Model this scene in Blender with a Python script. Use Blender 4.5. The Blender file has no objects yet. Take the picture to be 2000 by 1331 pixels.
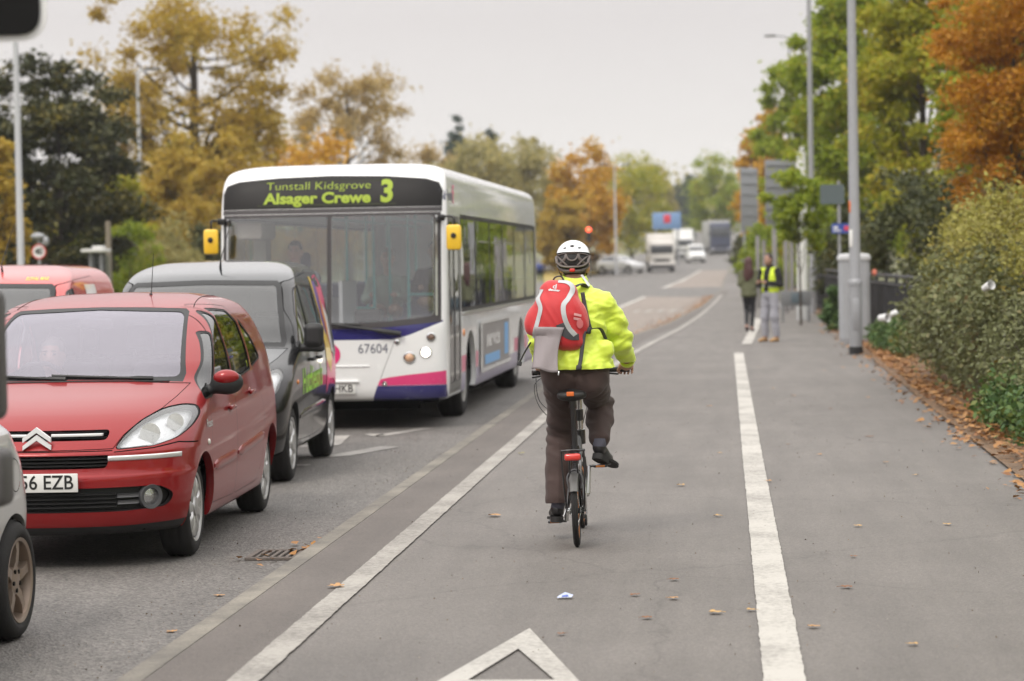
import bpy, bmesh, math, random
import numpy as np
from mathutils import Vector, Matrix, Euler, noise as mnoise
from mathutils.bvhtree import BVHTree
PI = math.pi
rad = math.radians
SC = bpy.context.scene
COL = SC.collection
rnd = random.Random(7)

# ------------------------------------------------------------------ materials
def nd(nt, t, **kw):
    n = nt.nodes.new(t)
    for k, v in kw.items():
        if k.startswith('_'): setattr(n, k[1:], v)
        else: n.inputs[k.replace('__', ' ')].default_value = v
    return n
def hexc(h):
    h = h.lstrip('#'); c = [int(h[i:i+2], 16)/255 for i in (0, 2, 4)]
    return tuple(x/12.92 if x <= .04045 else ((x+.055)/1.055)**2.4 for x in c) + (1,)
def col4(c):
    if isinstance(c, str): return hexc(c)
    if isinstance(c, (int, float)): return (c, c, c, 1)
    return tuple(c)[:3] + (1,)
MATS = {}
def mat(name, c, rough=.5, metal=0, spec=.5, var=.12, scale=8, coat=0, bump=0, bscale=60, trans=0, emit=None, estr=1, rvar=.08, sub=0, sheen=0):
    """procedural principled material: noise varied colour, noise varied roughness, optional fine bump"""
    if name in MATS: return MATS[name]
    m = bpy.data.materials.new(name); m.use_nodes = True
    nt = m.node_tree; b = nt.nodes['Principled BSDF']
    tc = nd(nt, 'ShaderNodeTexCoord')
    n = nd(nt, 'ShaderNodeTexNoise', Scale=scale, Detail=6, Roughness=.65)
    nt.links.new(tc.outputs['Object'], n.inputs['Vector'])
    c = col4(c)
    mx = nd(nt, 'ShaderNodeMix', _data_type='RGBA')
    mx.inputs['A'].default_value = tuple(max(0, x*(1-var)) for x in c[:3])+(1,)
    mx.inputs['B'].default_value = tuple(min(1, x*(1+var)) for x in c[:3])+(1,)
    nt.links.new(n.outputs['Fac'], mx.inputs['Factor'])
    nt.links.new(mx.outputs['Result'], b.inputs['Base Color'])
    mr = nd(nt, 'ShaderNodeMapRange'); mr.inputs['To Min'].default_value = max(0, rough-rvar); mr.inputs['To Max'].default_value = min(1, rough+rvar)
    nt.links.new(n.outputs['Fac'], mr.inputs['Value']); nt.links.new(mr.outputs['Result'], b.inputs['Roughness'])
    b.inputs['Metallic'].default_value = metal
    b.inputs['Specular IOR Level'].default_value = spec
    b.inputs['Coat Weight'].default_value = coat; b.inputs['Coat Roughness'].default_value = .04
    b.inputs['Transmission Weight'].default_value = trans
    b.inputs['Sheen Weight'].default_value = sheen
    if emit is not None:
        b.inputs['Emission Color'].default_value = col4(emit); b.inputs['Emission Strength'].default_value = estr
    if bump:
        n2 = nd(nt, 'ShaderNodeTexNoise', Scale=bscale, Detail=5, Roughness=.6)
        nt.links.new(tc.outputs['Object'], n2.inputs['Vector'])
        bp = nd(nt, 'ShaderNodeBump', Strength=bump, Distance=.02)
        nt.links.new(n2.outputs['Fac'], bp.inputs['Height']); nt.links.new(bp.outputs['Normal'], b.inputs['Normal'])
    MATS[name] = m
    return m
def glass(name, tint=(.6, .65, .65), refl=1.0, base=.05, rough=.01, power=3.0, gcol=None):
    """window glass: tinted see-through plus fresnel-like mirror reflection"""
    if name in MATS: return MATS[name]
    m = bpy.data.materials.new(name); m.use_nodes = True; nt = m.node_tree
    nt.nodes.remove(nt.nodes['Principled BSDF']); out = nt.nodes['Material Output']
    t = nd(nt, 'ShaderNodeBsdfTransparent'); t.inputs['Color'].default_value = col4(tint)
    g = nd(nt, 'ShaderNodeBsdfGlossy'); g.inputs['Roughness'].default_value = rough; g.inputs['Color'].default_value = col4(gcol) if gcol else (refl, refl, refl, 1)
    tc = nd(nt, 'ShaderNodeTexCoord')
    nz = nd(nt, 'ShaderNodeTexNoise', Scale=1.3, Detail=2); nt.links.new(tc.outputs['Object'], nz.inputs['Vector'])
    bp = nd(nt, 'ShaderNodeBump', Strength=.03, Distance=.05); nt.links.new(nz.outputs['Fac'], bp.inputs['Height']); nt.links.new(bp.outputs['Normal'], g.inputs['Normal'])
    lw = nd(nt, 'ShaderNodeLayerWeight', Blend=.5)
    p = nd(nt, 'ShaderNodeMath', _operation='POWER'); nt.links.new(lw.outputs['Facing'], p.inputs[0]); p.inputs[1].default_value = power
    mr = nd(nt, 'ShaderNodeMapRange'); mr.inputs['To Min'].default_value = base; mr.inputs['To Max'].default_value = 1
    nt.links.new(p.outputs[0], mr.inputs['Value'])
    mx = nd(nt, 'ShaderNodeMixShader'); nt.links.new(mr.outputs['Result'], mx.inputs[0]); nt.links.new(t.outputs[0], mx.inputs[1]); nt.links.new(g.outputs[0], mx.inputs[2])
    nt.links.new(mx.outputs[0], out.inputs['Surface'])
    MATS[name] = m
    return m
def leafmat(name, cols, trans=.35, scale=.5, rough=.55):
    """foliage: colour picked per leaf and per clump, some light passing through"""
    if name in MATS: return MATS[name]
    m = bpy.data.materials.new(name); m.use_nodes = True; nt = m.node_tree
    b = nt.nodes['Principled BSDF']; out = nt.nodes['Material Output']
    geo = nd(nt, 'ShaderNodeNewGeometry'); tc = nd(nt, 'ShaderNodeTexCoord')
    nz = nd(nt, 'ShaderNodeTexNoise', Scale=scale, Detail=3); nt.links.new(tc.outputs['Object'], nz.inputs['Vector'])
    cl = nd(nt, 'ShaderNodeMapRange'); cl.inputs['From Min'].default_value = .3; cl.inputs['From Max'].default_value = .7
    nt.links.new(nz.outputs['Fac'], cl.inputs['Value'])
    a = nd(nt, 'ShaderNodeMath', _operation='MULTIPLY'); nt.links.new(geo.outputs['Random Per Island'], a.inputs[0]); a.inputs[1].default_value = .55
    c = nd(nt, 'ShaderNodeMath', _operation='MULTIPLY_ADD'); nt.links.new(cl.outputs['Result'], c.inputs[0]); c.inputs[1].default_value = .45; nt.links.new(a.outputs[0], c.inputs[2])
    r = nd(nt, 'ShaderNodeValToRGB'); el = r.color_ramp.elements
    while len(el) < len(cols): el.new(.5)
    for i, cc in enumerate(cols):
        el[i].position = i/(len(cols)-1); el[i].color = col4(cc)
    nt.links.new(c.outputs[0], r.inputs['Fac']); nt.links.new(r.outputs['Color'], b.inputs['Base Color'])
    b.inputs['Roughness'].default_value = rough; b.inputs['Specular IOR Level'].default_value = .35
    tr = nd(nt, 'ShaderNodeBsdfTranslucent'); nt.links.new(r.outputs['Color'], tr.inputs['Color'])
    mx = nd(nt, 'ShaderNodeMixShader'); mx.inputs[0].default_value = trans
    nt.links.new(b.outputs[0], mx.inputs[1]); nt.links.new(tr.outputs[0], mx.inputs[2]); nt.links.new(mx.outputs[0], out.inputs['Surface'])
    MATS[name] = m
    return m

# ------------------------------------------------------------------ objects
def tag(o, label=None, cat=None, group=None, kind=None):
    if label: o['label'] = label
    if cat: o['category'] = cat
    if group: o['group'] = group
    if kind: o['kind'] = kind
    return o
def thing(name, label, cat, loc=(0, 0, 0), rz=0, group=None, rot=None):
    o = bpy.data.objects.new(name, None); COL.objects.link(o); o.empty_display_size = .2
    o.location = loc; o.rotation_euler = rot if rot else (0, 0, rz)
    return tag(o, label, cat, group)
def mobj(name, V, F, mats, parent=None, mi=None, sharp=35, smooth=True):
    me = bpy.data.meshes.new(name)
    me.from_pydata([tuple(v) for v in V], [], [tuple(f) for f in F])
    if not isinstance(mats, (list, tuple)): mats = [mats]
    for m in mats: me.materials.append(m)
    if mi is not None and len(mats) > 1: me.polygons.foreach_set('material_index', np.array(mi, dtype=np.int32))
    if smooth:
        me.shade_smooth()
        if sharp: me.set_sharp_from_angle(angle=rad(sharp))
    me.validate(); me.update()
    o = bpy.data.objects.new(name, me); COL.objects.link(o)
    if parent: o.parent = parent
    return o
def copy_tree(o, parent=None):
    c = o.copy(); COL.objects.link(c)
    if parent: c.parent = parent
    for ch in o.children: copy_tree(ch, c)
    return c
def basis_z(d):
    d = Vector(d).normalized(); a = Vector((0, 0, 1)) if abs(d.z) < .95 else Vector((0, 1, 0))
    x = a.cross(d).normalized(); y = d.cross(x)
    return x, y, d
class MB:
    def __init__(s): s.v = []; s.f = []; s.m = []
    def add(s, V, F, m=0, M=None):
        o = len(s.v)
        s.v += [tuple(M @ Vector(v)) for v in V] if M is not None else [tuple(v) for v in V]
        s.f += [tuple(i+o for i in f) for f in F]; s.m += [m]*len(F)
        return s
    def box(s, c, d, bev=0, rot=None, m=0, seg=2, M=None):
        bm = bmesh.new(); bmesh.ops.create_cube(bm, size=1)
        for v in bm.verts: v.co = Vector((v.co.x*d[0], v.co.y*d[1], v.co.z*d[2]))
        if bev: bmesh.ops.bevel(bm, geom=bm.edges[:], offset=min(bev, min(d)*.49), segments=seg, affect='EDGES', profile=.5)
        T = Matrix.Translation(c)
        if rot: T = T @ Euler(rot).to_matrix().to_4x4()
        if M is not None: T = M @ T
        bm.verts.index_update()
        V = [T @ v.co for v in bm.verts]; F = [[v.index for v in f.verts] for f in bm.faces]; bm.free()
        return s.add(V, F, m)
    def tube(s, pts, r, n=10, m=0, cap=True, flat=1, M=None):
        pts = [Vector(p) for p in pts]; k = len(pts)
        rs = [r]*k if isinstance(r, (int, float)) else list(r)
        V = []; F = []; px = None
        for i, p in enumerate(pts):
            d = (pts[min(i+1, k-1)]-pts[max(i-1, 0)])
            if d.length < 1e-9: d = Vector((0, 0, 1))
            d.normalize()
            if px is None: x, y, _ = basis_z(d)
            else:
                x = (px - d*px.dot(d)); x = x.normalized() if x.length > 1e-6 else basis_z(d)[0]; y = d.cross(x)
            px = x
            for j in range(n):
                a = 2*PI*j/n; V.append(p + (x*math.cos(a) + y*math.sin(a)*flat)*rs[i])
        for i in range(k-1):
            for j in range(n): F.append((i*n+j, i*n+(j+1) % n, (i+1)*n+(j+1) % n, (i+1)*n+j))
        if cap: F.append(tuple(range(n-1, -1, -1))); F.append(tuple((k-1)*n+j for j in range(n)))
        return s.add(V, F, m, M)
    def lathe(s, prof, n=32, m=0, M=None, axis='z', closed=False, cap=True):
        """prof: (r, h) list turned about an axis"""
        V = []; F = []; k = len(prof)
        for r, h in prof:
            for j in range(n):
                a = 2*PI*j/n; p = (r*math.cos(a), r*math.sin(a), h)
                if axis == 'x': p = (p[2], p[0], p[1])
                if axis == 'y': p = (p[1], p[2], p[0])
                V.append(p)
        for i in range(k-1 if not closed else k):
            i2 = (i+1) % k
            for j in range(n): F.append((i*n+j, i*n+(j+1) % n, i2*n+(j+1) % n, i2*n+j))
        if not closed and cap:
            if prof[0][0] > 1e-6: F.append(tuple(range(n-1, -1, -1)))
            if prof[-1][0] > 1e-6: F.append(tuple((k-1)*n+j for j in range(n)))
        return s.add(V, F, m, M)
    def ell(s, c, r, n=16, m=0, M=None, k=10):
        if isinstance(r, (int, float)): r = (r, r, r)
        V = []; F = []
        for i in range(k+1):
            t = PI*i/k
            for j in range(n):
                a = 2*PI*j/n; V.append((c[0]+r[0]*math.sin(t)*math.cos(a), c[1]+r[1]*math.sin(t)*math.sin(a), c[2]-r[2]*math.cos(t)))
        for i in range(k):
            for j in range(n): F.append((i*n+j, i*n+(j+1) % n, (i+1)*n+(j+1) % n, (i+1)*n+j))
        return s.add(V, F, m, M)
    def prism(s, poly, a, b, axis='z', m=0, M=None):
        """2D outline extruded from a to b; axis z: (x,y), axis y: (x,z), axis x: (y,z)"""
        def P(q, h): return (q[0], q[1], h) if axis == 'z' else ((q[0], h, q[1]) if axis == 'y' else (h, q[0], q[1]))
        n = len(poly)
        V = [P(q, a) for q in poly]+[P(q, b) for q in poly]
        F = [tuple(range(n)), tuple(range(2*n-1, n-1, -1))]+[(i, i+n, (i+1) % n+n, (i+1) % n) for i in range(n)]
        return s.add(V, F, m, M)
    def build(s, name, mats, parent=None, sharp=35, smooth=True):
        o = mobj(name, s.v, s.f, mats, parent, s.m, sharp, smooth)
        bm = bmesh.new(); bm.from_mesh(o.data); bmesh.ops.recalc_face_normals(bm, faces=bm.faces[:]); bm.to_mesh(o.data); bm.free()
        return o
def smooth_path(pts, n=6):
    """catmull-rom through points"""
    P = [Vector(p) for p in pts]; out = []
    for i in range(len(P)-1):
        a, b, c, d = P[max(i-1, 0)], P[i], P[i+1], P[min(i+2, len(P)-1)]
        for k in range(n):
            t = k/n
            out.append(.5*((2*b)+(c-a)*t+(2*a-5*b+4*c-d)*t*t+(3*b-a-3*c+d)*t**3))
    return out+[P[-1]]
def text_mesh(txt, size=1, bold=0, ext=.0, align='CENTER', xs=1):
    cu = bpy.data.curves.new('lettering', 'FONT'); cu.body = txt; cu.size = size; cu.offset = bold; cu.extrude = ext; cu.align_x = align; cu.align_y = 'CENTER'
    cu.resolution_u = 4
    o = bpy.data.objects.new('lettering', cu); COL.objects.link(o)
    bpy.context.view_layer.update()
    me = bpy.data.meshes.new_from_object(o.evaluated_get(bpy.context.evaluated_depsgraph_get()))
    V = [Vector((v.co.x*xs, v.co.y, v.co.z)) for v in me.vertices]; F = [tuple(p.vertices) for p in me.polygons]
    bpy.data.objects.remove(o); bpy.data.curves.remove(cu); bpy.data.meshes.remove(me)
    return V, F
# ------------------------------------------------------------------ implicit (blended) bodies
def surfnet(f, org, h):
    s = f < 0; n = np.array(f.shape)-1
    idx = np.zeros(tuple(n), dtype=np.int8)
    cor = [(i, j, k) for i in (0, 1) for j in (0, 1) for k in (0, 1)]
    def sl(a, c): return a[c[0]:c[0]+n[0], c[1]:c[1]+n[1], c[2]:c[2]+n[2]]
    for c in cor: idx += sl(s, c)
    act = (idx > 0) & (idx < 8); ii = np.argwhere(act)
    num = -np.ones(tuple(n), dtype=np.int64); num[act] = np.arange(len(ii))
    acc = np.zeros((len(ii), 3)); cnt = np.zeros(len(ii))
    for a in cor:
        for ax in range(3):
            if a[ax]: continue
            b = list(a); b[ax] = 1
            fa = sl(f, a)[act]; fb = sl(f, b)[act]; m = (fa < 0) != (fb < 0)
            t = np.where(m, fa/np.where(fa == fb, 1, fa-fb), 0)
            p = np.array(a, float)[None, :]+np.eye(3)[ax][None, :]*t[:, None]
            acc[m] += p[m]; cnt[m] += 1
    V = (ii+acc/cnt[:, None])*h+np.array(org)
    F = []
    for ax in range(3):
        b, c = (ax+1) % 3, (ax+2) % 3
        lo = [slice(None)]*3; hi = [slice(None)]*3
        lo[ax] = slice(0, -1); hi[ax] = slice(1, None)
        m = s[tuple(lo)] != s[tuple(hi)]
        e = np.argwhere(m); fl = s[tuple(lo)][m]
        ok = (e[:, b] > 0) & (e[:, c] > 0) & (e[:, b] < n[b]) & (e[:, c] < n[c]); e = e[ok]; fl = fl[ok]
        q = []
        for db, dc in ((0, 0), (-1, 0), (-1, -1), (0, -1)):
            w = e.copy(); w[:, b] += db; w[:, c] += dc; q.append(num[w[:, 0], w[:, 1], w[:, 2]])
        q = np.stack(q, 1); q[~fl] = q[~fl][:, ::-1]; F.append(q)
    return V, np.concatenate(F)
def sdf(prims, h=.01, k=.03):
    """prims: ('c',a,b,ra,rb[,k]) tapered capsule, ('e',c,(rx,ry,rz)[,rotmat,k]) ellipsoid, ('b',c,half,rot,round) box, negative radius flag 'sub'"""
    lo = np.full(3, 1e9); hi = -lo
    bb = []
    for p in prims:
        if p[0] in ('c',):
            A = np.array(p[1], float); B = np.array(p[2], float); r = max(p[3], p[4])
            l = np.minimum(A, B)-r; u = np.maximum(A, B)+r
        else:
            c = np.array(p[1], float); r = max(p[2])*(1.75 if p[0] == 'b' else 1); l = c-r; u = c+r
        bb.append((l, u)); lo = np.minimum(lo, l); hi = np.maximum(hi, u)
    mg = k+2*h; lo -= mg; hi += mg
    N = np.ceil((hi-lo)/h).astype(int)+1
    f = np.full(tuple(N), 9.0)
    ax = [lo[i]+h*np.arange(N[i]) for i in range(3)]
    for p, (l, u) in zip(prims, bb):
        a = np.maximum(((l-mg-lo)/h).astype(int), 0); b = np.minimum(((u+mg-lo)/h).astype(int)+2, N)
        X, Y, Z = np.meshgrid(*[ax[i][a[i]:b[i]] for i in range(3)], indexing='ij')
        Q = np.stack([X, Y, Z], -1)
        kk = k
        if p[0] == 'c':
            A = np.array(p[1], float); B = np.array(p[2], float); d = B-A
            t = np.clip(((Q-A)@d)/max(d@d, 1e-12), 0, 1)
            D = np.linalg.norm(Q-A-t[..., None]*d, axis=-1)-(p[3]+(p[4]-p[3])*t)
            if len(p) > 5: kk = p[5]
        elif p[0] == 'e':
            q = Q-np.array(p[1], float)
            if len(p) > 3 and p[3] is not None: q = q@np.array(Euler(p[3]).to_matrix())
            r = np.array(p[2], float); k0 = np.linalg.norm(q/r, axis=-1); k1 = np.linalg.norm(q/(r*r), axis=-1)
            D = k0*(k0-1)/np.maximum(k1, 1e-9)
            if len(p) > 4: kk = p[4]
        else:
            q = Q-np.array(p[1], float)
            if p[3] is not None: q = q@np.array(Euler(p[3]).to_matrix())
            rr = p[4]; d = np.abs(q)-(np.array(p[2], float)-rr)
            D = np.linalg.norm(np.maximum(d, 0), axis=-1)+np.minimum(d.max(-1), 0)-rr
            if len(p) > 5: kk = p[5]
        s_ = f[a[0]:b[0], a[1]:b[1], a[2]:b[2]]
        if kk > 0:
            hh = np.maximum(kk-np.abs(s_-D), 0)/kk
            f[a[0]:b[0], a[1]:b[1], a[2]:b[2]] = np.minimum(s_, D)-hh*hh*kk*.25
        else: f[a[0]:b[0], a[1]:b[1], a[2]:b[2]] = np.minimum(s_, D)
    return surfnet(f, lo, h)
def vnormals(V, F):
    n = np.zeros_like(V)
    q = V[F]; fn = np.cross(q[:, 2]-q[:, 0], q[:, 3]-q[:, 1])
    for i in range(4): np.add.at(n, F[:, i], fn)
    return n/np.maximum(np.linalg.norm(n, axis=1), 1e-12)[:, None]
def relax(V, F, it=2, lam=.5):
    for _ in range(it):
        s = np.zeros_like(V); c = np.zeros(len(V))
        for i in range(4):
            for j in (1, 3):
                np.add.at(s, F[:, i], V[F[:, (i+j) % 4]]); np.add.at(c, F[:, i], 1)
        V = V+lam*(s/np.maximum(c, 1)[:, None]-V)
    return V
def blob(name, prims, m, parent, h=.01, k=.03, it=2, disp=None, cut=None, planes=()):
    V, F = sdf(prims, h, k); V = relax(V, F, it)
    if disp:
        n = vnormals(V, F); d = np.array([disp(Vector(v), Vector(nn)) for v, nn in zip(V, n)]); V = V+n*d[:, None]
    if cut is not None:
        keep = np.array([cut(v) for v in V]); F = F[keep[F].all(1)]
    o = mobj(name, V.tolist(), F.tolist(), m, parent, sharp=0)
    if planes:      # clean straight hems: keep the side each normal points to
        bm = bmesh.new(); bm.from_mesh(o.data)
        for co, no in planes: bmesh.ops.bisect_plane(bm, geom=bm.verts[:]+bm.edges[:]+bm.faces[:], plane_co=co, plane_no=no, clear_inner=True)
        bm.to_mesh(o.data); bm.free()
    return o
# ------------------------------------------------------------------ camera, sky, sun
cam = bpy.data.cameras.new('camera'); CAM = bpy.data.objects.new('camera', cam); COL.objects.link(CAM)
CAMH = 1.68; FPX = 4722.0
cam.lens = 85.0; cam.sensor_width = 36.0; cam.clip_start = .05; cam.clip_end = 5000
CAM.location = (0, 0, CAMH)
_yaw, _pitch, _roll = rad(5.0295), rad(1.8321), .018
CAM.rotation_euler = (Matrix.Rotation(_yaw, 3, 'Z') @ Matrix.Rotation(PI/2-_pitch, 3, 'X') @ Matrix.Rotation(-_roll, 3, 'Z')).to_euler()
cam.dof.use_dof = True; cam.dof.focus_distance = 14.2; cam.dof.aperture_fstop = 2.6; cam.dof.aperture_blades = 9
SC.camera = CAM
_Rm = CAM.rotation_euler.to_matrix()
def pxd(px, py): return _Rm @ Vector(((px-1000)/FPX, (665.5-py)/FPX, -1))
def at(px, py, Y):
    """point seen at photo pixel (px,py) on the plane y = Y"""
    d = pxd(px, py); return Vector((0, 0, CAMH)) + d*(Y/d.y)
def gnd(px, py, z=0):
    d = pxd(px, py); return Vector((0, 0, CAMH)) + d*((z-CAMH)/d.z)
SC.render.resolution_x = 1024; SC.render.resolution_y = 681
SC.view_settings.view_transform = 'Standard'; SC.view_settings.look = 'None'; SC.view_settings.exposure = 0.36; SC.view_settings.gamma = 1
SC.render.engine = 'CYCLES'
SC.cycles.use_denoising = True
SC.cycles.max_bounces = 8; SC.cycles.transparent_max_bounces = 24; SC.cycles.glossy_bounces = 4; SC.cycles.diffuse_bounces = 3
SC.cycles.caustics_reflective = False; SC.cycles.caustics_refractive = False; SC.cycles.sample_clamp_indirect = 6

SUN_EL, SUN_AZ = rad(48), rad(205)     # azimuth measured clockwise from +Y
wd = bpy.data.worlds.new('World'); SC.world = wd; wd.use_nodes = True
nt = wd.node_tree; bg = nt.nodes['Background']
sky = nd(nt, 'ShaderNodeTexSky', _sky_type='NISHITA'); sky.sun_disc = False; sky.sun_elevation = SUN_EL; sky.sun_rotation = SUN_AZ
tc = nd(nt, 'ShaderNodeTexCoord'); sp = nd(nt, 'ShaderNodeSeparateXYZ'); nt.links.new(tc.outputs['Generated'], sp.inputs[0])
# overcast cloud deck: brighter overhead than at the horizon (CIE overcast sky), thin streaks
rp = nd(nt, 'ShaderNodeValToRGB'); nt.links.new(sp.outputs['Z'], rp.inputs['Fac'])
e = rp.color_ramp.elements
e[0].position = 0.0; e[0].color = (.36, .35, .343, 1)
e[1].position = 1; e[1].color = (1, .975, .945, 1)
for p, c in ((.04, (.335, .319, .311, 1)), (.10, (.268, .245, .238, 1)), (.2, (.335, .312, .303, 1)), (.5, (.66, .645, .635, 1))):
    q = e.new(p); q.color = c
mp = nd(nt, 'ShaderNodeMapping'); mp.inputs['Scale'].default_value = (1.2, 1.2, 5); nt.links.new(tc.outputs['Generated'], mp.inputs['Vector'])
cn = nd(nt, 'ShaderNodeTexNoise', Scale=2.2, Detail=5, Roughness=.5); nt.links.new(mp.outputs[0], cn.inputs['Vector'])
cm = nd(nt, 'ShaderNodeMapRange'); cm.inputs['To Min'].default_value = 20; cm.inputs['To Max'].default_value = 23.5; nt.links.new(cn.outputs['Fac'], cm.inputs['Value'])
sc_ = nd(nt, 'ShaderNodeVectorMath', _operation='SCALE'); nt.links.new(rp.outputs['Color'], sc_.inputs[0]); nt.links.new(cm.outputs['Result'], sc_.inputs['Scale'])
mx = nd(nt, 'ShaderNodeMix', _data_type='RGBA'); mx.inputs['Factor'].default_value = .9
nt.links.new(sky.outputs['Color'], mx.inputs['A']); nt.links.new(sc_.outputs[0], mx.inputs['B'])
nt.links.new(mx.outputs['Result'], bg.inputs['Color']); bg.inputs['Strength'].default_value = .1
sl = bpy.data.lights.new('sun', 'SUN'); sl.energy = 1.3; sl.angle = rad(14); sl.color = (1, .93, .83)
so = bpy.data.objects.new('sun', sl); COL.objects.link(so); so.location = (0, 0, 60)
_sd = Vector((math.sin(SUN_AZ)*math.cos(SUN_EL), math.cos(SUN_AZ)*math.cos(SUN_EL), math.sin(SUN_EL)))
so.rotation_euler = _sd.to_track_quat('Z', 'Y').to_euler()

# ------------------------------------------------------------------ ground
def gz(y):
    """lie of the land: level near the camera, climbing to a rise in the distance"""
    if y < 60: return 0
    return 4.6e-5*(y-60)**2 if y < 420 else 4.6e-5*360**2+.033*(y-420)*max(.0, 1-(y-420)/3200)
def bend(y): return 0 if y < 110 else 6.5e-5*(y-110)**2
def lerp_tab(t, y):
    if y <= t[0][0]: return t[0][1]
    for (a, b), (c, d) in zip(t, t[1:]):
        if y <= c:
            u = (y-a)/(c-a); u = u*u*(3-2*u)*.5+u*.5
            return b+(d-b)*u
    return t[-1][1]
ROADZ = -.11
def kerb_x(y): return lerp_tab([(40, -2.39), (52, -2.1), (66, -1.35), (90, -.62), (120, -.1), (150, 0)], y)+bend(y)
def edge_x(y): return lerp_tab([(6, 2.1), (25, 2.26), (43, 2.46), (70, 2.7), (150, 3.2)], y)+bend(y)
YS = [-30, -10, 0, 4, 7, 9, 11, 13, 15, 18, 21, 25, 29, 33, 37, 41, 45, 49, 53, 57, 61, 66, 72, 79, 87, 96, 106, 117, 129, 142, 156, 171, 190, 212, 236, 262, 290, 320, 352, 386, 420, 470, 540, 640, 800, 1000]
def strip(name, xf, dz, m, ys=YS, kind='structure', nx=1, parent=None):
    """sheet following the road; xf(y) -> (x_left, x_right)"""
    V = []; F = []
    for y in ys:
        a, b = xf(y)
        for i in range(nx+1): V.append((a+(b-a)*i/nx, y, gz(y)+dz))
    w = nx+1
    for j in range(len(ys)-1):
        for i in range(nx): F.append((j*w+i, j*w+i+1, (j+1)*w+i+1, (j+1)*w+i))
    o = mobj(name, V, F, m, parent)
    return tag(o, kind=kind) if not parent else o
def ground_mat(name, c, c2, speck=(.9, .25), sscale=90, patch=.7, bump=.25, crack=None, stain=None):
    if name in MATS: return MATS[name]
    m = bpy.data.materials.new(name); m.use_nodes = True; nt = m.node_tree; b = nt.nodes['Principled BSDF']
    tc = nd(nt, 'ShaderNodeTexCoord')
    n1 = nd(nt, 'ShaderNodeTexNoise', Scale=patch, Detail=8, Roughness=.7); nt.links.new(tc.outputs['Object'], n1.inputs['Vector'])
    r1 = nd(nt, 'ShaderNodeMapRange'); r1.inputs['From Min'].default_value = .32; r1.inputs['From Max'].default_value = .68; nt.links.new(n1.outputs['Fac'], r1.inputs['Value'])
    mx = nd(nt, 'ShaderNodeMix', _data_type='RGBA'); mx.inputs['A'].default_value = col4(c); mx.inputs['B'].default_value = col4(c2); nt.links.new(r1.outputs['Result'], mx.inputs['Factor'])
    v = nd(nt, 'ShaderNodeTexVoronoi', Scale=sscale); nt.links.new(tc.outputs['Object'], v.inputs['Vector'])
    sv = nd(nt, 'ShaderNodeSeparateColor'); nt.links.new(v.outputs['Color'], sv.inputs[0])
    r2 = nd(nt, 'ShaderNodeMapRange'); r2.inputs['To Min'].default_value = 1-speck[1]; r2.inputs['To Max'].default_value = 1+speck[1]; nt.links.new(sv.outputs['Red'], r2.inputs['Value'])
    v3 = nd(nt, 'ShaderNodeTexNoise', Scale=sscale*.35, Detail=3); nt.links.new(tc.outputs['Object'], v3.inputs['Vector'])
    r3 = nd(nt, 'ShaderNodeMapRange'); r3.inputs['To Min'].default_value = 1-speck[1]*.7; r3.inputs['To Max'].default_value = 1+speck[1]*.7; nt.links.new(v3.outputs['Fac'], r3.inputs['Value'])
    mm = nd(nt, 'ShaderNodeMath', _operation='MULTIPLY'); nt.links.new(r2.outputs[0], mm.inputs[0]); nt.links.new(r3.outputs[0], mm.inputs[1])
    sc = nd(nt, 'ShaderNodeVectorMath', _operation='SCALE'); nt.links.new(mx.outputs['Result'], sc.inputs[0]); nt.links.new(mm.outputs[0], sc.inputs['Scale'])
    last = sc.outputs[0]
    if stain:   # long faint streaks and blotches of wear along the way
        mp = nd(nt, 'ShaderNodeMapping'); mp.inputs['Scale'].default_value = (2.2, .22, 1); nt.links.new(tc.outputs['Object'], mp.inputs['Vector'])
        n4 = nd(nt, 'ShaderNodeTexNoise', Scale=1.6, Detail=6, Roughness=.65); nt.links.new(mp.outputs[0], n4.inputs['Vector'])
        r4 = nd(nt, 'ShaderNodeMapRange'); r4.inputs['From Min'].default_value = .3; r4.inputs['From Max'].default_value = .7; r4.inputs['To Min'].default_value = 1-stain; r4.inputs['To Max'].default_value = 1+stain; nt.links.new(n4.outputs['Fac'], r4.inputs['Value'])
        s2 = nd(nt, 'ShaderNodeVectorMath', _operation='SCALE'); nt.links.new(last, s2.inputs[0]); nt.links.new(r4.outputs[0], s2.inputs['Scale']); last = s2.outputs[0]
    if crack:
        vc = nd(nt, 'ShaderNodeTexVoronoi', _feature='DISTANCE_TO_EDGE', Scale=crack); n5 = nd(nt, 'ShaderNodeTexNoise', Scale=2.5, Detail=5)
        nt.links.new(tc.outputs['Object'], n5.inputs['Vector'])
        ad = nd(nt, 'ShaderNodeMix', _data_type='RGBA'); ad.inputs['Factor'].default_value = .3; nt.links.new(tc.outputs['Object'], ad.inputs['A']); nt.links.new(n5.outputs['Color'], ad.inputs['B'])
        nt.links.new(ad.outputs['Result'], vc.inputs['Vector'])
        rc = nd(nt, 'ShaderNodeMapRange'); rc.inputs['From Max'].default_value = .004; rc.inputs['To Min'].default_value = .78; nt.links.new(vc.outputs['Distance'], rc.inputs['Value'])
        s3 = nd(nt, 'ShaderNodeVectorMath', _operation='SCALE'); nt.links.new(last, s3.inputs[0]); nt.links.new(rc.outputs[0], s3.inputs['Scale']); last = s3.outputs[0]
    nt.links.new(last, b.inputs['Base Color'])
    b.inputs['Roughness'].default_value = .66; b.inputs['Specular IOR Level'].default_value = .5
    bp = nd(nt, 'ShaderNodeBump', Strength=bump, Distance=.012); nt.links.new(v.outputs['Distance'], bp.inputs['Height']); nt.links.new(bp.outputs['Normal'], b.inputs['Normal'])
    MATS[name] = m
    return m
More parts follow.
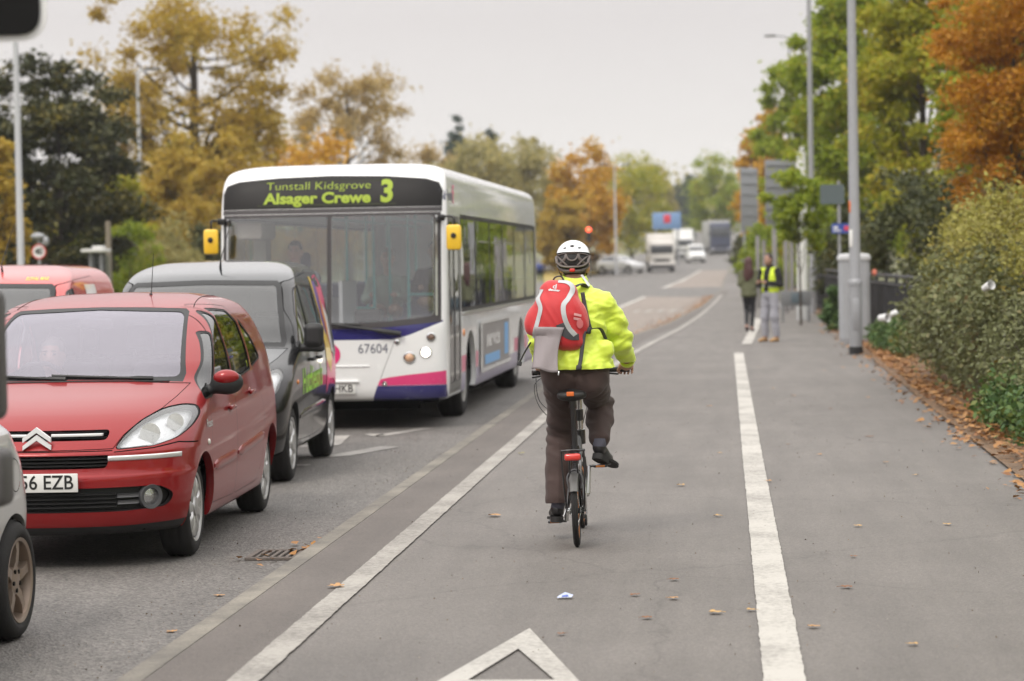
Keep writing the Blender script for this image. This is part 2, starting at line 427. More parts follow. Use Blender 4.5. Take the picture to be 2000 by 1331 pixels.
M_ROAD = ground_mat('asphalt_road', (.104, .096, .089), (.146, .136, .127), speck=(.9, .5), sscale=75, patch=.5, bump=.6, stain=.14)
M_PATH = ground_mat('asphalt_path', (.112, .101, .092), (.148, .134, .123), speck=(.9, .26), sscale=130, patch=.45, bump=.3, stain=.13, crack=.33)
M_PATHB = ground_mat('asphalt_path_strip', (.080, .068, .060), (.114, .098, .087), speck=(.9, .24), sscale=130, patch=.8, bump=.25, stain=.12)
M_BROWN = ground_mat('buff_lane', (.175, .143, .12), (.22, .183, .155), speck=(.9, .2), sscale=60, patch=.6, stain=.15)
M_KERB = ground_mat('kerb_concrete', (.078, .07, .061), (.215, .195, .16), speck=(.9, .15), sscale=120, patch=1.6, stain=.2)
M_SOIL = ground_mat('grass_verge_ground', (.07, .10, .03), (.16, .13, .05), speck=(.9, .4), sscale=14, patch=.12, bump=.6)
M_LITTER = ground_mat('leaf_mould', (.10, .06, .03), (.2, .11, .05), speck=(.9, .5), sscale=40, patch=1.5, bump=.6)
def paint_mat(name, c, under, wear=.45, rough=.6):
    if name in MATS: return MATS[name]
    m = bpy.data.materials.new(name); m.use_nodes = True; nt = m.node_tree; b = nt.nodes['Principled BSDF']
    tc = nd(nt, 'ShaderNodeTexCoord')
    n = nd(nt, 'ShaderNodeTexNoise', Scale=34, Detail=8, Roughness=.75); nt.links.new(tc.outputs['Object'], n.inputs['Vector'])
    n2 = nd(nt, 'ShaderNodeTexNoise', Scale=1.6, Detail=4); nt.links.new(tc.outputs['Object'], n2.inputs['Vector'])
    a = nd(nt, 'ShaderNodeMath', _operation='MULTIPLY_ADD'); nt.links.new(n2.outputs['Fac'], a.inputs[0]); a.inputs[1].default_value = .7; nt.links.new(n.outputs['Fac'], a.inputs[2])
    r = nd(nt, 'ShaderNodeMapRange'); r.inputs['From Min'].default_value = wear+.1; r.inputs['From Max'].default_value = wear+.42; nt.links.new(a.outputs[0], r.inputs['Value'])
    mx = nd(nt, 'ShaderNodeMix', _data_type='RGBA'); mx.inputs['A'].default_value = col4(under); mx.inputs['B'].default_value = col4(c); nt.links.new(r.outputs[0], mx.inputs['Factor'])
    nt.links.new(mx.outputs['Result'], b.inputs['Base Color']); b.inputs['Roughness'].default_value = rough
    bp = nd(nt, 'ShaderNodeBump', Strength=.25, Distance=.006); nt.links.new(n.outputs['Fac'], bp.inputs['Height']); nt.links.new(bp.outputs['Normal'], b.inputs['Normal'])
    MATS[name] = m; return m
M_LINE = paint_mat('white_line_paint', (.44, .42, .385), (.17, .155, .14), .50)
M_LINE2 = paint_mat('worn_line_paint', (.33, .31, .28), (.13, .118, .105), .55)

# terrain: verges and fields, one sheet to the horizon
def terrain():
    V = []; F = []
    xs = [-540, -420, -300, -200, -140, -100, -70, -50, -36, -26, -20, -14, -10, -6, -3, 0, 3, 6, 9, 14, 22, 34, 50, 80, 130, 200, 330, 430, 540]
    ys = [-60, -30, -10, 0, 6]+[10+6*i for i in range(20)]+[140+16*i for i in range(25)]+[560, 640, 760, 900, 1100]
    for y in ys:
        for x in xs:
            off = abs(x-bend(y))
            z = gz(y)-.16
            if x < -14: z += .35*min(1, (-14-x)/20)+max(0, -x-60)*.02
            if x > 3.2+bend(y): z += .15*min(1, (x-3.2-bend(y))/4)+.03*max(0, min(x-10, 200))
            V.append((x, y, z))
    w = len(xs)
    for j in range(len(ys)-1):
        for i in range(w-1): F.append((j*w+i, j*w+i+1, (j+1)*w+i+1, (j+1)*w+i))
    tag(mobj('ground', V, F, M_SOIL), kind='structure')
terrain()
strip('road', lambda y: (-12.5+bend(y)*.9, kerb_x(y)-.13), ROADZ, M_ROAD, nx=6)
strip('pavement', lambda y: (kerb_x(y), edge_x(y)), 0, M_PATH, nx=4)
strip('pavement_edge_strip', lambda y: (kerb_x(y)+.002, kerb_x(y)+.40), .004, M_PATHB, ys=[y for y in YS if y < 120])
def kerb():
    V = []; F = []
    ys = [-10+.915*i for i in range(75)]+[y for y in YS if y > 58.6]
    for y in ys:
        k = kerb_x(y); z = gz(y)
        for dx, dz in ((-.135, ROADZ-.05), (-.128, -.018), (-.112, .003), (.0, .006), (.002, -.05)): V.append((k+dx, y, z+dz))
    for j in range(len(ys)-1):
        for i in range(4): F.append((j*5+i, j*5+i+1, (j+1)*5+i+1, (j+1)*5+i))
    tag(mobj('kerb', V, F, M_KERB, sharp=20), kind='structure')
kerb()
# leaf mould verge along the back of the path
strip('verge', lambda y: (edge_x(y)-.03, edge_x(y)+1.6), .02, M_LITTER, ys=[y for y in YS if y < 160], nx=2)
# painted markings
def ragged_line(name, pts, w, m, dz, jag=.003):
    """flat painted line through (x,y) points with slightly uneven edges"""
    P = [Vector((p[0], p[1], 0)) for p in pts]; V = []; F = []; L = []
    for a, b in zip(P, P[1:]):
        n = max(1, min(400, int((b-a).length/.05)))
        L += [a.lerp(b, i/n) for i in range(n)]
    L.append(P[-1])
    ph = rnd.uniform(0, 9)
    for i, p in enumerate(L):
        d = (L[min(i+1, len(L)-1)]-L[max(i-1, 0)]).normalized(); n = Vector((-d.y, d.x, 0))
        ww = w(p.y) if callable(w) else w
        for s in (1, -1):
            q = p+n*s*(ww/2+rnd.uniform(-jag, jag)+.003*mnoise.noise(Vector((p.y*2.1, s*7+ph, ph)))+.0025*mnoise.noise(Vector((p.y*9, s*5+ph, ph)))); V.append((q.x, q.y, gz(q.y)+dz))
    for i in range(len(L)-1): F.append((2*i, 2*i+1, 2*i+3, 2*i+2))
    return tag(mobj(name, V, F, m), kind='structure')
ragged_line('pavement_line', [(-1.965, 3), (-1.965, 20), (-1.955, 27), (-1.88, 34), (-1.72, 42), (-1.45, 50), (-1.09, 59), (-.72, 73), (-.42, 88), (-.1, 108)], .135, M_LINE2, .009)
ragged_line('pavement_line', [(.215, 3), (.22, 20), (.245, 43.4)], .168, M_LINE, .009)
ragged_line('pavement_line', [(.43, 47.8), (.72, 58.5), (.95, 68)], .2, M_LINE, .009)
def flat_poly(name, loops, z, m, kind='structure'):
    bm = bmesh.new()
    for lp in loops:
        vs = [bm.verts.new((x, y, gz(y)+z)) for x, y in lp]; bm.faces.new(vs)
    me = bpy.data.meshes.new(name); bm.to_mesh(me); bm.free(); me.materials.append(m)
    o = bpy.data.objects.new(name, me); COL.objects.link(o); return tag(o, kind=kind)
# give way triangle painted on the cycle side of the path
ap, bl, br = (-.91, 10.99), (-1.262, 9.1), (-.49, 9.1)
ia, ib, ic = (-.912, 10.40), (-1.05, 9.62), (-.70, 9.62)
flat_poly('cycle_path_triangle', [[ap, bl, ib, ia], [ap, ia, ic, br], [bl, br, ic, ib]], .009, M_LINE)
# faint utility reinstatement bands across the path
# buff coloured lay-by lane and its lines
flat_poly('buff_lane', [[(-2.6, 47), (-2.1, 53.5), (-1.5, 66), (-4.05, 66), (-4.2, 56)], [(-4.05, 66), (-1.5, 66), (-.78, 88), (-3.9, 92)], [(-3.9, 92), (-.78, 88), (-.3, 108), (-3.6, 112)]], ROADZ+.006, M_BROWN)
flat_poly('buff_lane', [[(-3.3, 135), (-.0, 135), (.55, 160), (-2.6, 160)], [(-2.6, 160), (.55, 160), (1.3, 200), (-1.8, 200)]], ROADZ+.006, M_BROWN)
ragged_line('lane_line', [(-4.75, 44), (-4.3, 56), (-4.08, 66), (-3.95, 90), (-3.65, 112)], .22, M_LINE, ROADZ+.012, .01)
ragged_line('lane_line', [(-3.35, 134), (-2.65, 160), (-1.85, 200)], .3, M_LINE, ROADZ+.012, .01)
for i in range(5):
    ragged_line('lane_marking', [(-3.1+.42*i, 82.5), (-3.0+.42*i, 86)], .2, M_LINE2, ROADZ+.012, .04)
for x0 in (-6.9, -9.8):
    for i in range(14): ragged_line('lane_marking', [(x0+bend(10+14*i), 10+14*i), (x0+bend(14+14*i), 14+14*i)], .11, M_LINE2, ROADZ+.006)
# worn arrow and block marks in the near lane behind the van
M_LINE3 = paint_mat('faded_line_paint', (.38, .36, .335), (.14, .134, .128), .52)
ragged_line('lane_arrow', [(-4.6, 21.6), (-3.75, 21.5)], .16, M_LINE3, ROADZ+.006)
ragged_line('lane_arrow', [(-4.5, 23.6), (-3.95, 23.9), (-4.05, 25.2)], .2, M_LINE3, ROADZ+.006)
ragged_line('lane_arrow', [(-3.85, 22.4), (-3.62, 22.6), (-3.3, 23.6)], .22, M_LINE3, ROADZ+.006)
ragged_line('lane_arrow', [(-3.75, 25.4), (-3.62, 25.1), (-3.25, 26.2)], .16, M_LINE3, ROADZ+.006)
# ------------------------------------------------------------------ vehicle bodies
def pchip(t, y, q):
    t = np.asarray(t, float); y = np.asarray(y, float); h = np.diff(t); d = np.diff(y)/h
    m = np.zeros_like(y)
    for i in range(1, len(y)-1):
        if d[i-1]*d[i] > 0:
            w1 = 2*h[i]+h[i-1]; w2 = h[i]+2*h[i-1]; m[i] = (w1+w2)/(w1/d[i-1]+w2/d[i])
    m[0] = d[0]; m[-1] = d[-1]
    k = np.clip(np.searchsorted(t, q)-1, 0, len(h)-1); s = (q-t[k])/h[k]
    return (2*s**3-3*s**2+1)*y[k]+(s**3-2*s**2+s)*h[k]*m[k]+(-2*s**3+3*s**2)*y[k+1]+(s**3-s**2)*h[k]*m[k+1]
def resample(P, n):
    P = np.asarray(P); s = np.r_[0, np.cumsum(np.linalg.norm(np.diff(P, axis=0), axis=1))]
    q = np.linspace(0, s[-1], n); return np.stack([np.interp(q, s, P[:, i]) for i in range(P.shape[1])], 1)
class Shell:
    """vehicle skin as a stack of horizontal outlines.
    rows: (z, y_front, y_rear, half_width, front_corner, rear_corner, n_front, n_rear); front faces -y"""
    def __init__(s, rows, nz=60, nf=22, ns=70, nr=16, barrel=.03, crown=0, zc=None):
        R = np.array(rows, float)
        d = np.abs(np.diff(R[:, 0]))+np.abs(np.diff(R[:, 1]))*.8+np.abs(np.diff(R[:, 3]))*.6+np.abs(np.diff(R[:, 2]))*.3
        t = np.r_[0, np.cumsum(d)]; q = np.unique(np.r_[np.linspace(0, t[-1], nz), t])
        T = np.stack([pchip(t, R[:, i], q) for i in range(8)], 1)
        L0 = R[:, 1].min(); L1 = R[:, 2].max(); ym = (L0+L1)/2; hl = (L1-L0)/2
        V = []; a = np.linspace(0, PI/2, 60)
        for z, yf, yr, W, cf, cr, ef, er in T:
            W = max(W, 1e-3); cf = min(cf, (yr-yf)*.48); cr = min(cr, (yr-yf)*.48)
            f = np.stack([W*np.sin(a)**(2/ef), yf+cf*(1-np.cos(a)**(2/ef))], 1)
            sd = np.stack([np.full(2, W), np.array([yf+cf, yr-cr])], 1)
            r = np.stack([W*np.sin(a)**(2/er), yr-cr*(1-np.cos(a)**(2/er))], 1)[::-1]
            H = np.concatenate([resample(f, nf)[:-1], resample(sd, ns)[:-1], resample(r, nr)])
            H[:, 0] *= 1-barrel*((H[:, 1]-ym)/hl)**2
            zz = np.full(len(H), z)
            if zc: zz = z + np.array([zc(x, y, z) for x, y in H])
            half = np.column_stack([H, zz])
            left = half[1:-1][::-1].copy(); left[:, 0] *= -1
            V.append(np.concatenate([half, left]))
        n = len(V[0]); k = len(V)
        s.V = np.concatenate(V)
        F = [(i*n+j, i*n+(j+1) % n, (i+1)*n+(j+1) % n, (i+1)*n+j) for i in range(k-1) for j in range(n)]
        # cap the top with quads bridging right and left halves
        hn = nf-1+ns-1+nr
        b = (k-1)*n
        for j in range(hn-1):
            r0, r1 = b+j, b+j+1
            l0 = b+(n-j) % n; l1 = b+(n-j-1) % n
            q4 = []
            for i in (r0, r1, l1, l0):
                if i not in q4: q4.append(i)
            if len(q4) >= 3: F.append(tuple(q4))
        s.F = F
        bm = bmesh.new(); vs = [bm.verts.new(v) for v in s.V.tolist()]
        for f in F:
            try: bm.faces.new([vs[i] for i in f])
            except ValueError: pass
        bmesh.ops.recalc_face_normals(bm, faces=bm.faces[:])
        bm.normal_update()
        s.bm = bm
        s.bvh0 = BVHTree.FromBMesh(bm)
        s.tri = bm.copy(); s.tri.verts.ensure_lookup_table(); s.tri.faces.ensure_lookup_table(); s.tri.normal_update()
        s.lay = bm.faces.layers.int.new('part')
        s.names = {'body': 0}
    def lid(s, n): return s.names.setdefault(n, len(s.names))
    def cut(s, name, poly, view, sel=None, only=None):
        """label the skin faces inside the outline; view 'side' (y,z), 'front'/'rear' (x,z), 'top' (x,y)"""
        ax = {'side': (1, 2), 'left': (1, 2), 'front': (0, 2), 'rear': (0, 2), 'top': (0, 1)}[view]
        face = {'side': lambda f: f.normal.x > .12, 'left': lambda f: f.normal.x < -.12, 'front': lambda f: f.normal.y < -.12,
                'rear': lambda f: f.normal.y > .12, 'top': lambda f: f.normal.z > .15}[view]
        P = [Vector(p) for p in poly]; lo = [min(p[i] for p in P)-.01 for i in (0, 1)]; hi = [max(p[i] for p in P)+.01 for i in (0, 1)]
        oid = None if only is None else [s.lid(o) for o in (only if isinstance(only, (list, tuple)) else [only])]
        def cand():
            r = []
            for f in s.bm.faces:
                if not face(f): continue
                if oid is not None and f[s.lay] not in oid: continue
                a = [v.co[ax[0]] for v in f.verts]; b = [v.co[ax[1]] for v in f.verts]
                if max(a) < lo[0] or min(a) > hi[0] or max(b) < lo[1] or min(b) > hi[1]: continue
                if sel and not sel(f.calc_center_median()): continue
                r.append(f)
            return r
        fs = cand()
        for i in range(len(P)):
            a, b = P[i], P[(i+1) % len(P)]; d = b-a
            if d.length < 1e-6: continue
            no = Vector((0, 0, 0)); no[ax[0]] = d.y; no[ax[1]] = -d.x
            co = Vector((0, 0, 0)); co[ax[0]] = a.x; co[ax[1]] = a.y
            # only faces near this edge need the cut
            near = []
            for f in fs:
                if not f.is_valid: continue
                aa = [v.co[ax[0]] for v in f.verts]; bb = [v.co[ax[1]] for v in f.verts]
                if max(aa) < min(a.x, b.x)-.02 or min(aa) > max(a.x, b.x)+.02 or max(bb) < min(a.y, b.y)-.02 or min(bb) > max(a.y, b.y)+.02: continue
                near.append(f)
            if not near: continue
            g = set(near)
            for f in near: g.update(f.edges); g.update(f.verts)
            r = bmesh.ops.bisect_plane(s.bm, geom=list(g), dist=1e-5, plane_co=co, plane_no=no.normalized())
            fs = [f for f in fs if f.is_valid]+[e for e in r['geom'] if isinstance(e, bmesh.types.BMFace)]
            fs = list(dict.fromkeys(fs))
        i_ = s.lid(name)
        s.bm.normal_update()
        for f in fs:
            if not f.is_valid: continue
            c = f.calc_center_median()
            if pip(c[ax[0]], c[ax[1]], P): f[s.lay] = i_
    def panel(s, name, poly, view, gap=.006, gapname='seam', **k):
        """a panel with a dark shut line round it"""
        s.cut(gapname, offset(poly, gap), view, **k); k = dict(k)
        if k.get('only') is not None:
            o = k['only']; k['only'] = (list(o) if isinstance(o, (list, tuple)) else [o])+[gapname]
        s.cut(name, poly, view, **k)
    def normal_at(s, p):
        co, n, i, d = s.bvh0.find_nearest(p)
        f = s.tri.faces[i]; w = []; 
        for v in f.verts: w.append(1/((v.co-co).length+1e-5)**2)
        t = sum(w); nn = Vector((0, 0, 0))
        for v, ww in zip(f.verts, w): nn += v.normal*(ww/t)
        return nn.normalized()
    def part(s, name, m, parent, inset=0, objname=None, flip=False, names=None):
        ids = [s.names[x] for x in (names or [name]) if x in s.names]
        fs = [f for f in s.bm.faces if f[s.lay] in ids]
        if not fs: return None
        vs = {}; V = []; N = []; F = []
        for f in fs:
            q = []
            for v in f.verts:
                if v not in vs:
                    n = s.normal_at(v.co); vs[v] = len(V); V.append(v.co-n*inset); N.append(n)
                q.append(vs[v])
            F.append(q[::-1] if flip else q)
        o = mobj(objname or name, V, F, m, parent, sharp=0)
        try:
            if len(o.data.vertices) == len(N): o.data.normals_split_custom_set_from_vertices([tuple(-n if flip else n) for n in N])
        except Exception as ex: print('normals', ex)
        return o
    def ray(s, p, d):
        h = s.bvh0.ray_cast(Vector(p), Vector(d)); return h[0]
    def drape(s, V, d, off=.003):
        """project points along d onto the skin"""
        d = Vector(d).normalized(); out = []
        for v in V:
            h = s.bvh0.ray_cast(Vector(v)-d*4, d)
            out.append((h[0]-d*off if h[0] is not None else Vector(v)))
        return out
    def reveal(s, poly, view, depth, n=1):
        """inward rim round an opening"""
        d = {'side': Vector((-1, 0, 0)), 'left': Vector((1, 0, 0)), 'front': Vector((0, 1, 0)), 'rear': Vector((0, -1, 0)), 'top': Vector((0, 0, -1))}[view]
        ax = {'side': (1, 2), 'left': (1, 2), 'front': (0, 2), 'rear': (0, 2), 'top': (0, 1)}[view]
        P = []
        for p in poly:
            v = Vector((0, 0, 0)); v[ax[0]] = p[0]; v[ax[1]] = p[1]; P.append(v)
        A = s.drape(P, d, 0); V = []; F = []; k = len(A)
        for a in A: V += [a, a+d*depth]
        for i in range(k): F.append((2*i, 2*i+1, 2*((i+1) % k)+1, 2*((i+1) % k)))
        return V, F
def pip(x, y, P):
    r = False; j = len(P)-1
    for i in range(len(P)):
        if (P[i].y > y) != (P[j].y > y) and x < (P[j].x-P[i].x)*(y-P[i].y)/(P[j].y-P[i].y)+P[i].x: r = not r
        j = i
    return r
def offset(poly, d):
    P = [Vector(p) for p in poly]; n = len(P)
    A = sum(P[i].x*P[(i+1) % n].y-P[(i+1) % n].x*P[i].y for i in range(n)); sg = 1 if A > 0 else -1
    out = []
    for i in range(n):
        a, b, c = P[i-1], P[i], P[(i+1) % n]; e1 = (b-a).normalized(); e2 = (c-b).normalized()
        n1 = Vector((e1.y, -e1.x))*sg; n2 = Vector((e2.y, -e2.x))*sg; m = n1+n2
        m = m.normalized() if m.length > 1e-6 else n1
        out.append(tuple(b+m*d/max(.5, m.dot(n1))))
    return out
def rounded(poly, r=.04, k=4):
    """round the corners of an outline"""
    P = [Vector(p) for p in poly]; n = len(P); out = []
    for i in range(n):
        a, b, c = P[i-1], P[i], P[(i+1) % n]; rr = r[i] if isinstance(r, (list, tuple)) else r
        l = min(rr, (a-b).length*.45, (c-b).length*.45)
        p0 = b+(a-b).normalized()*l; p1 = b+(c-b).normalized()*l
        for j in range(k+1):
            t = j/k; out.append(tuple((1-t)**2*p0+2*t*(1-t)*b+t*t*p1))
    return out
def circle(cx, cy, r, n=28, a0=0, a1=2*PI, ry=None):
    full = abs(a1-a0-2*PI) < 1e-6
    return [(cx+r*math.cos(a0+(a1-a0)*i/(n if full else n-1)), cy+(ry or r)*math.sin(a0+(a1-a0)*i/(n if full else n-1))) for i in range(n)]
def mirx(poly): return [(-x, y) for x, y in poly][::-1]

# shared vehicle materials
M_TYRE = mat('tyre_rubber', (.022, .021, .021), .85, spec=.3, bump=.2, bscale=90)
M_BLACKP = mat('black_plastic', (.018, .018, .019), .5, spec=.4, bump=.06, bscale=200)
M_GREYP = mat('grey_plastic', (.07, .07, .075), .55, bump=.06, bscale=200)
M_DARK = mat('dark_cavity', (.008, .008, .008), .9, spec=.1)
M_CHROME = mat('chrome', (.78, .78, .78), .12, metal=1, var=.04)
M_SILVERP = mat('silver_wheel_paint', (.52, .52, .52), .35, metal=.7, var=.1)
M_ALU = mat('aluminium', (.6, .6, .6), .3, metal=1)
M_PLATE = mat('number_plate_white', (.72, .72, .70), .45, var=.04)
M_LETTER = mat('plate_black', (.012, .012, .012), .5)
M_WHITE = mat('white_gloss_paint', (.74, .745, .74), .3, coat=.5, var=.03)
M_INTERIOR = mat('cabin_trim', (.03, .03, .033), .8)
M_SEAT = mat('grey_seat_cloth', (.10, .10, .115), .9, bump=.2, bscale=80)
M_LENS = glass('clear_lens', (.93, .94, .95), 1, .10, .015, 3)
M_AMBER = mat('amber_lens', (.75, .23, .03), .25, coat=1)
M_REDL = mat('red_lens', (.6, .03, .02), .25, coat=1)
def make_wheel(parent, x, y, R, w, rimR, style='cover', rim_m=None, side=1, n=40, seed=0, name='wheel', yaw=0, ns=9):
    """tyre (wheel) with a rim or wheel cover as its sub-part; outer face towards +x*side"""
    rm = rim_m or M_SILVERP
    M = Matrix.Translation((x, y, R))
    if yaw: M = M @ Matrix.Rotation(yaw, 4, 'Z')
    if side < 0: M = M @ Matrix.Rotation(PI, 4, 'Z')
    h = w/2
    tb = MB()
    prof = [(rimR-.012, h*.55), (rimR+.004, h*.93), (rimR+.02, h*1.0), (R-.055, h*1.03), (R-.022, h*.93), (R-.007, h*.74), (R, h*.45), (R, -h*.45), (R-.007, -h*.74), (R-.022, -h*.93), (R-.055, -h*1.03), (rimR+.01, -h), (rimR-.012, -h*.6)]
    prof2 = []
    for i, (r, q) in enumerate(prof): prof2.append((r, q))
    tb.lathe(prof2, n, M=M, axis='x', cap=False)
    # tread grooves as dark raised ribs between blocks
    for gx in (-.26, .0, .26):
        tb.lathe([(R+.002, (gx-.09)*w), (R+.0045, (gx-.07)*w), (R+.0045, (gx+.07)*w), (R+.002, (gx+.09)*w)], n, M=M, axis='x', cap=False)
    t = tb.build(name, M_TYRE, parent, sharp=50)
    rb = MB()
    hx = h*.62
    rb.lathe([(rimR+.004, h*.9), (rimR+.002, h*.97), (rimR-.014, h*.9), (rimR-.024, hx*.55), (rimR-.03, -h*.5)], n, M=M, axis='x', cap=False)  # rim lip + barrel
    if style == 'cover':
        # dished plastic cover with ns tear-shaped petals over a dark back
        rb.lathe([(rimR-.02, h*.2), (0, h*.2)], n, M=M, axis='x', m=1)
        rb.lathe([(rimR-.03, h*.86), (rimR-.045, h*.84), (rimR-.05, h*.7)], n, M=M, axis='x', cap=False)
        for i in range(ns):
            a = 2*PI*i/ns+seed; V = []; F = []
            for k, (r, ww, hh) in enumerate([(.03, .018, .80), (.07, .030, .90), (rimR*.55, .034, .98), (rimR*.78, .048, .95), (rimR-.028, .062, .86)]):
                for s_, dz in ((-1, -.012), (-.6, 0), (.6, 0), (1, -.012)):
                    px_, py_ = r, ww*s_
                    V.append((h*hh+dz, px_*math.cos(a)-py_*math.sin(a), px_*math.sin(a)+py_*math.cos(a)))
            for k in range(4):
                for j in range(3): F.append((k*4+j, k*4+j+1, (k+1)*4+j+1, (k+1)*4+j))
            rb.add(V, F, 0, M)
        rb.lathe([(.062, h*.84), (.058, h*1.0), (.03, h*1.06), (0, h*1.06)], 20, M=M, axis='x')
        ro = rb.build('wheel_cover', [rm, M_DARK], t)
    else:
        rb.lathe([(rimR-.02, -h*.2), (0, -h*.2)], n, M=M, axis='x', m=1)
        for i in range(ns):
            a = 2*PI*i/ns+seed; V = []; F = []
            for k, (r, ww, hh) in enumerate([(.045, .034, .62), (.09, .026, .78), (rimR*.7, .021, .82), (rimR-.01, .033, .78)]):
                for s_, dz in ((-1, -.045), (-.95, 0), (.95, 0), (1, -.045)):
                    px_, py_ = r, ww*s_
                    V.append((h*hh+dz, px_*math.cos(a)-py_*math.sin(a), px_*math.sin(a)+py_*math.cos(a)))
            for k in range(3):
                for j in range(3): F.append((k*4+j, k*4+j+1, (k+1)*4+j+1, (k+1)*4+j))
            rb.add(V, F, 0, M)
        rb.lathe([(.075, h*.4), (.07, h*.7), (.03, h*.78), (0, h*.78)], 20, M=M, axis='x')
        for i in range(5):
            a = 2*PI*i/5+.6+seed
            rb.lathe([(.011, h*.6), (.011, h*.8), (0, h*.8)], 8, m=1, axis='x', M=M @ Matrix.Translation((0, .05*math.cos(a), .05*math.sin(a))))
        ro = rb.build('alloy_rim', [rm, M_DARK], t)
    return t
def plate(parent, c, w, h, txt, rot=(0, 0, 0), size=None, right=True, m=None, yellow=False):
    """registration plate with raised characters, facing -y before rotation"""
    T = Matrix.Translation(c) @ Euler(rot).to_matrix().to_4x4()
    b = MB(); b.box((0, 0, 0), (w, .012, h), .004, M=T)
    p = b.build('number_plate', m or M_PLATE, parent)
    V, F = text_mesh(txt, size or h*.95, .0012, 0, 'RIGHT' if right else 'CENTER', .92)
    sx = w/2-.025 if right else 0
    M = T @ Matrix.Translation((sx, -.0085, 0)) @ Matrix.Rotation(PI/2, 4, 'X')
    q = MB(); q.add(V, F, 0, M); q.build('lettering', M_LETTER, p, smooth=False)
    return p
def make_seat(parent, c, w=.5, m=None, head=True, name='seat'):
    """car seat: cushion, back and headrest in one padded mesh, facing -y"""
    b = MB(); x, y, z = c
    b.box((x, y, z+.08), (w, .5, .16), .05); b.box((x, y+.26, z+.42), (w, .14, .62), .06, rot=(-.2, 0, 0))
    if head: b.box((x, y+.38, z+.86), (w*.5, .09, .2), .05, rot=(-.15, 0, 0)); b.tube([(x-.06, y+.35, z+.68), (x-.06, y+.37, z+.8)], .008, 6); b.tube([(x+.06, y+.35, z+.68), (x+.06, y+.37, z+.8)], .008, 6)
    return b.build(name, m or M_SEAT, parent)
# ------------------------------------------------------------------ helpers for car fittings
def arches(sh, parent, wheels, r, zc, body_m, depth=.05):
    for yc in wheels:
        for view, sg in (('side', 1), ('left', -1)):
            P = circle(yc, zc, r, 36)
            sh.cut('hole', P, view, sel=lambda c, sg=sg: c.x*sg > .4)
            b = MB(); V, F = sh.reveal(circle(yc, zc, r-.001, 40, -.35, PI+.35), view, depth)
            b.add(V, F[:-1]); 
            b.build('wheel_arch', body_m, parent)
            w = MB(); w.lathe([(r+.012, sg*.30), (r+.012, sg*(.60)), ], 28, axis='x', M=Matrix.Translation((0, yc, zc)))
            w.f = [f for f in w.f if len(f) == 4 and min(w.v[i][2] for i in f) > zc-.12]; w.m = [0]*len(w.f)
            w.add([(sg*.30, yc+(r+.02)*math.cos(a), zc+(r+.02)*math.sin(a)) for a in [-.3+(PI+.6)*i/23 for i in range(24)]], [tuple(range(24))])
            w.build('wheel_well', M_DARK, parent)
def front_bar(sh, x0, x1, z, h, proud=.008, n=24, zf=None):
    """rounded bar following the nose of a car"""
    V = []; F = []
    for i in range(n):
        x = x0+(x1-x0)*i/(n-1); zz = z if zf is None else zf(x)
        q = sh.ray((x, -3, zz), (0, 1, 0)) or Vector((x, .3, zz))
        for dy, dz in ((.03, -h/2), (-proud*.6, -h/2), (-proud, -h*.25), (-proud, h*.25), (-proud*.6, h/2), (.03, h/2)): V.append((q.x, q.y+dy, zz+dz))
    for i in range(n-1):
        for j in range(6): F.append((i*6+j, i*6+(j+1) % 6, (i+1)*6+(j+1) % 6, (i+1)*6+j))
    F.append(tuple(range(6))); F.append(tuple((n-1)*6+j for j in range(6)))
    return V, F
def side_bar(sh, y0, y1, z0, z1, h, proud=.012, n=20, sg=1):
    V = []; F = []
    for i in range(n):
        y = y0+(y1-y0)*i/(n-1); z = z0+(z1-z0)*i/(n-1); e = min(1, i/2, (n-1-i)/2)*.6+.4
        q = sh.ray((3*sg, y, z), (-sg, 0, 0)) or Vector((.85*sg, y, z))
        for dx, dz in ((-.02, -h/2), (proud*.5*e, -h/2*e), (proud*e, -h*.2*e), (proud*e, h*.25*e), (proud*.4*e, h/2*e), (-.02, h/2)): V.append((q.x+dx*sg, y, z+dz))
    for i in range(n-1):
        for j in range(6): F.append((i*6+j, i*6+(j+1) % 6, (i+1)*6+(j+1) % 6, (i+1)*6+j))
    F.append(tuple(range(6))); F.append(tuple((n-1)*6+j for j in range(6)))
    return V, F
def wiper(sh, parent, p0, p1, name='wiper', r=.011):
    """wiper blade and arm lying on the windscreen; p0 pivot, p1 tip as (x,z) seen from the front"""
    b = MB(); n = 14
    P = sh.drape([Vector((p0[0]+(p1[0]-p0[0])*i/(n-1), 0, p0[1]+(p1[1]-p0[1])*i/(n-1))) for i in range(n)], (0, 1, 0), .022)
    b.tube(P, [r*1.5]*3+[r*.9]*(n-3), 6)
    q = P[5:]; b.tube([p+Vector((0, .012, -.004)) for p in q], r*.7, 6)
    return b.build(name, M_BLACKP, parent)
def carpaint(name, c, rough=.28, metal=.25, var=.05, coat=1, spec=.5):
    return mat(name, c, rough, metal=metal, coat=coat, spec=spec, var=var, scale=40, rvar=.03)
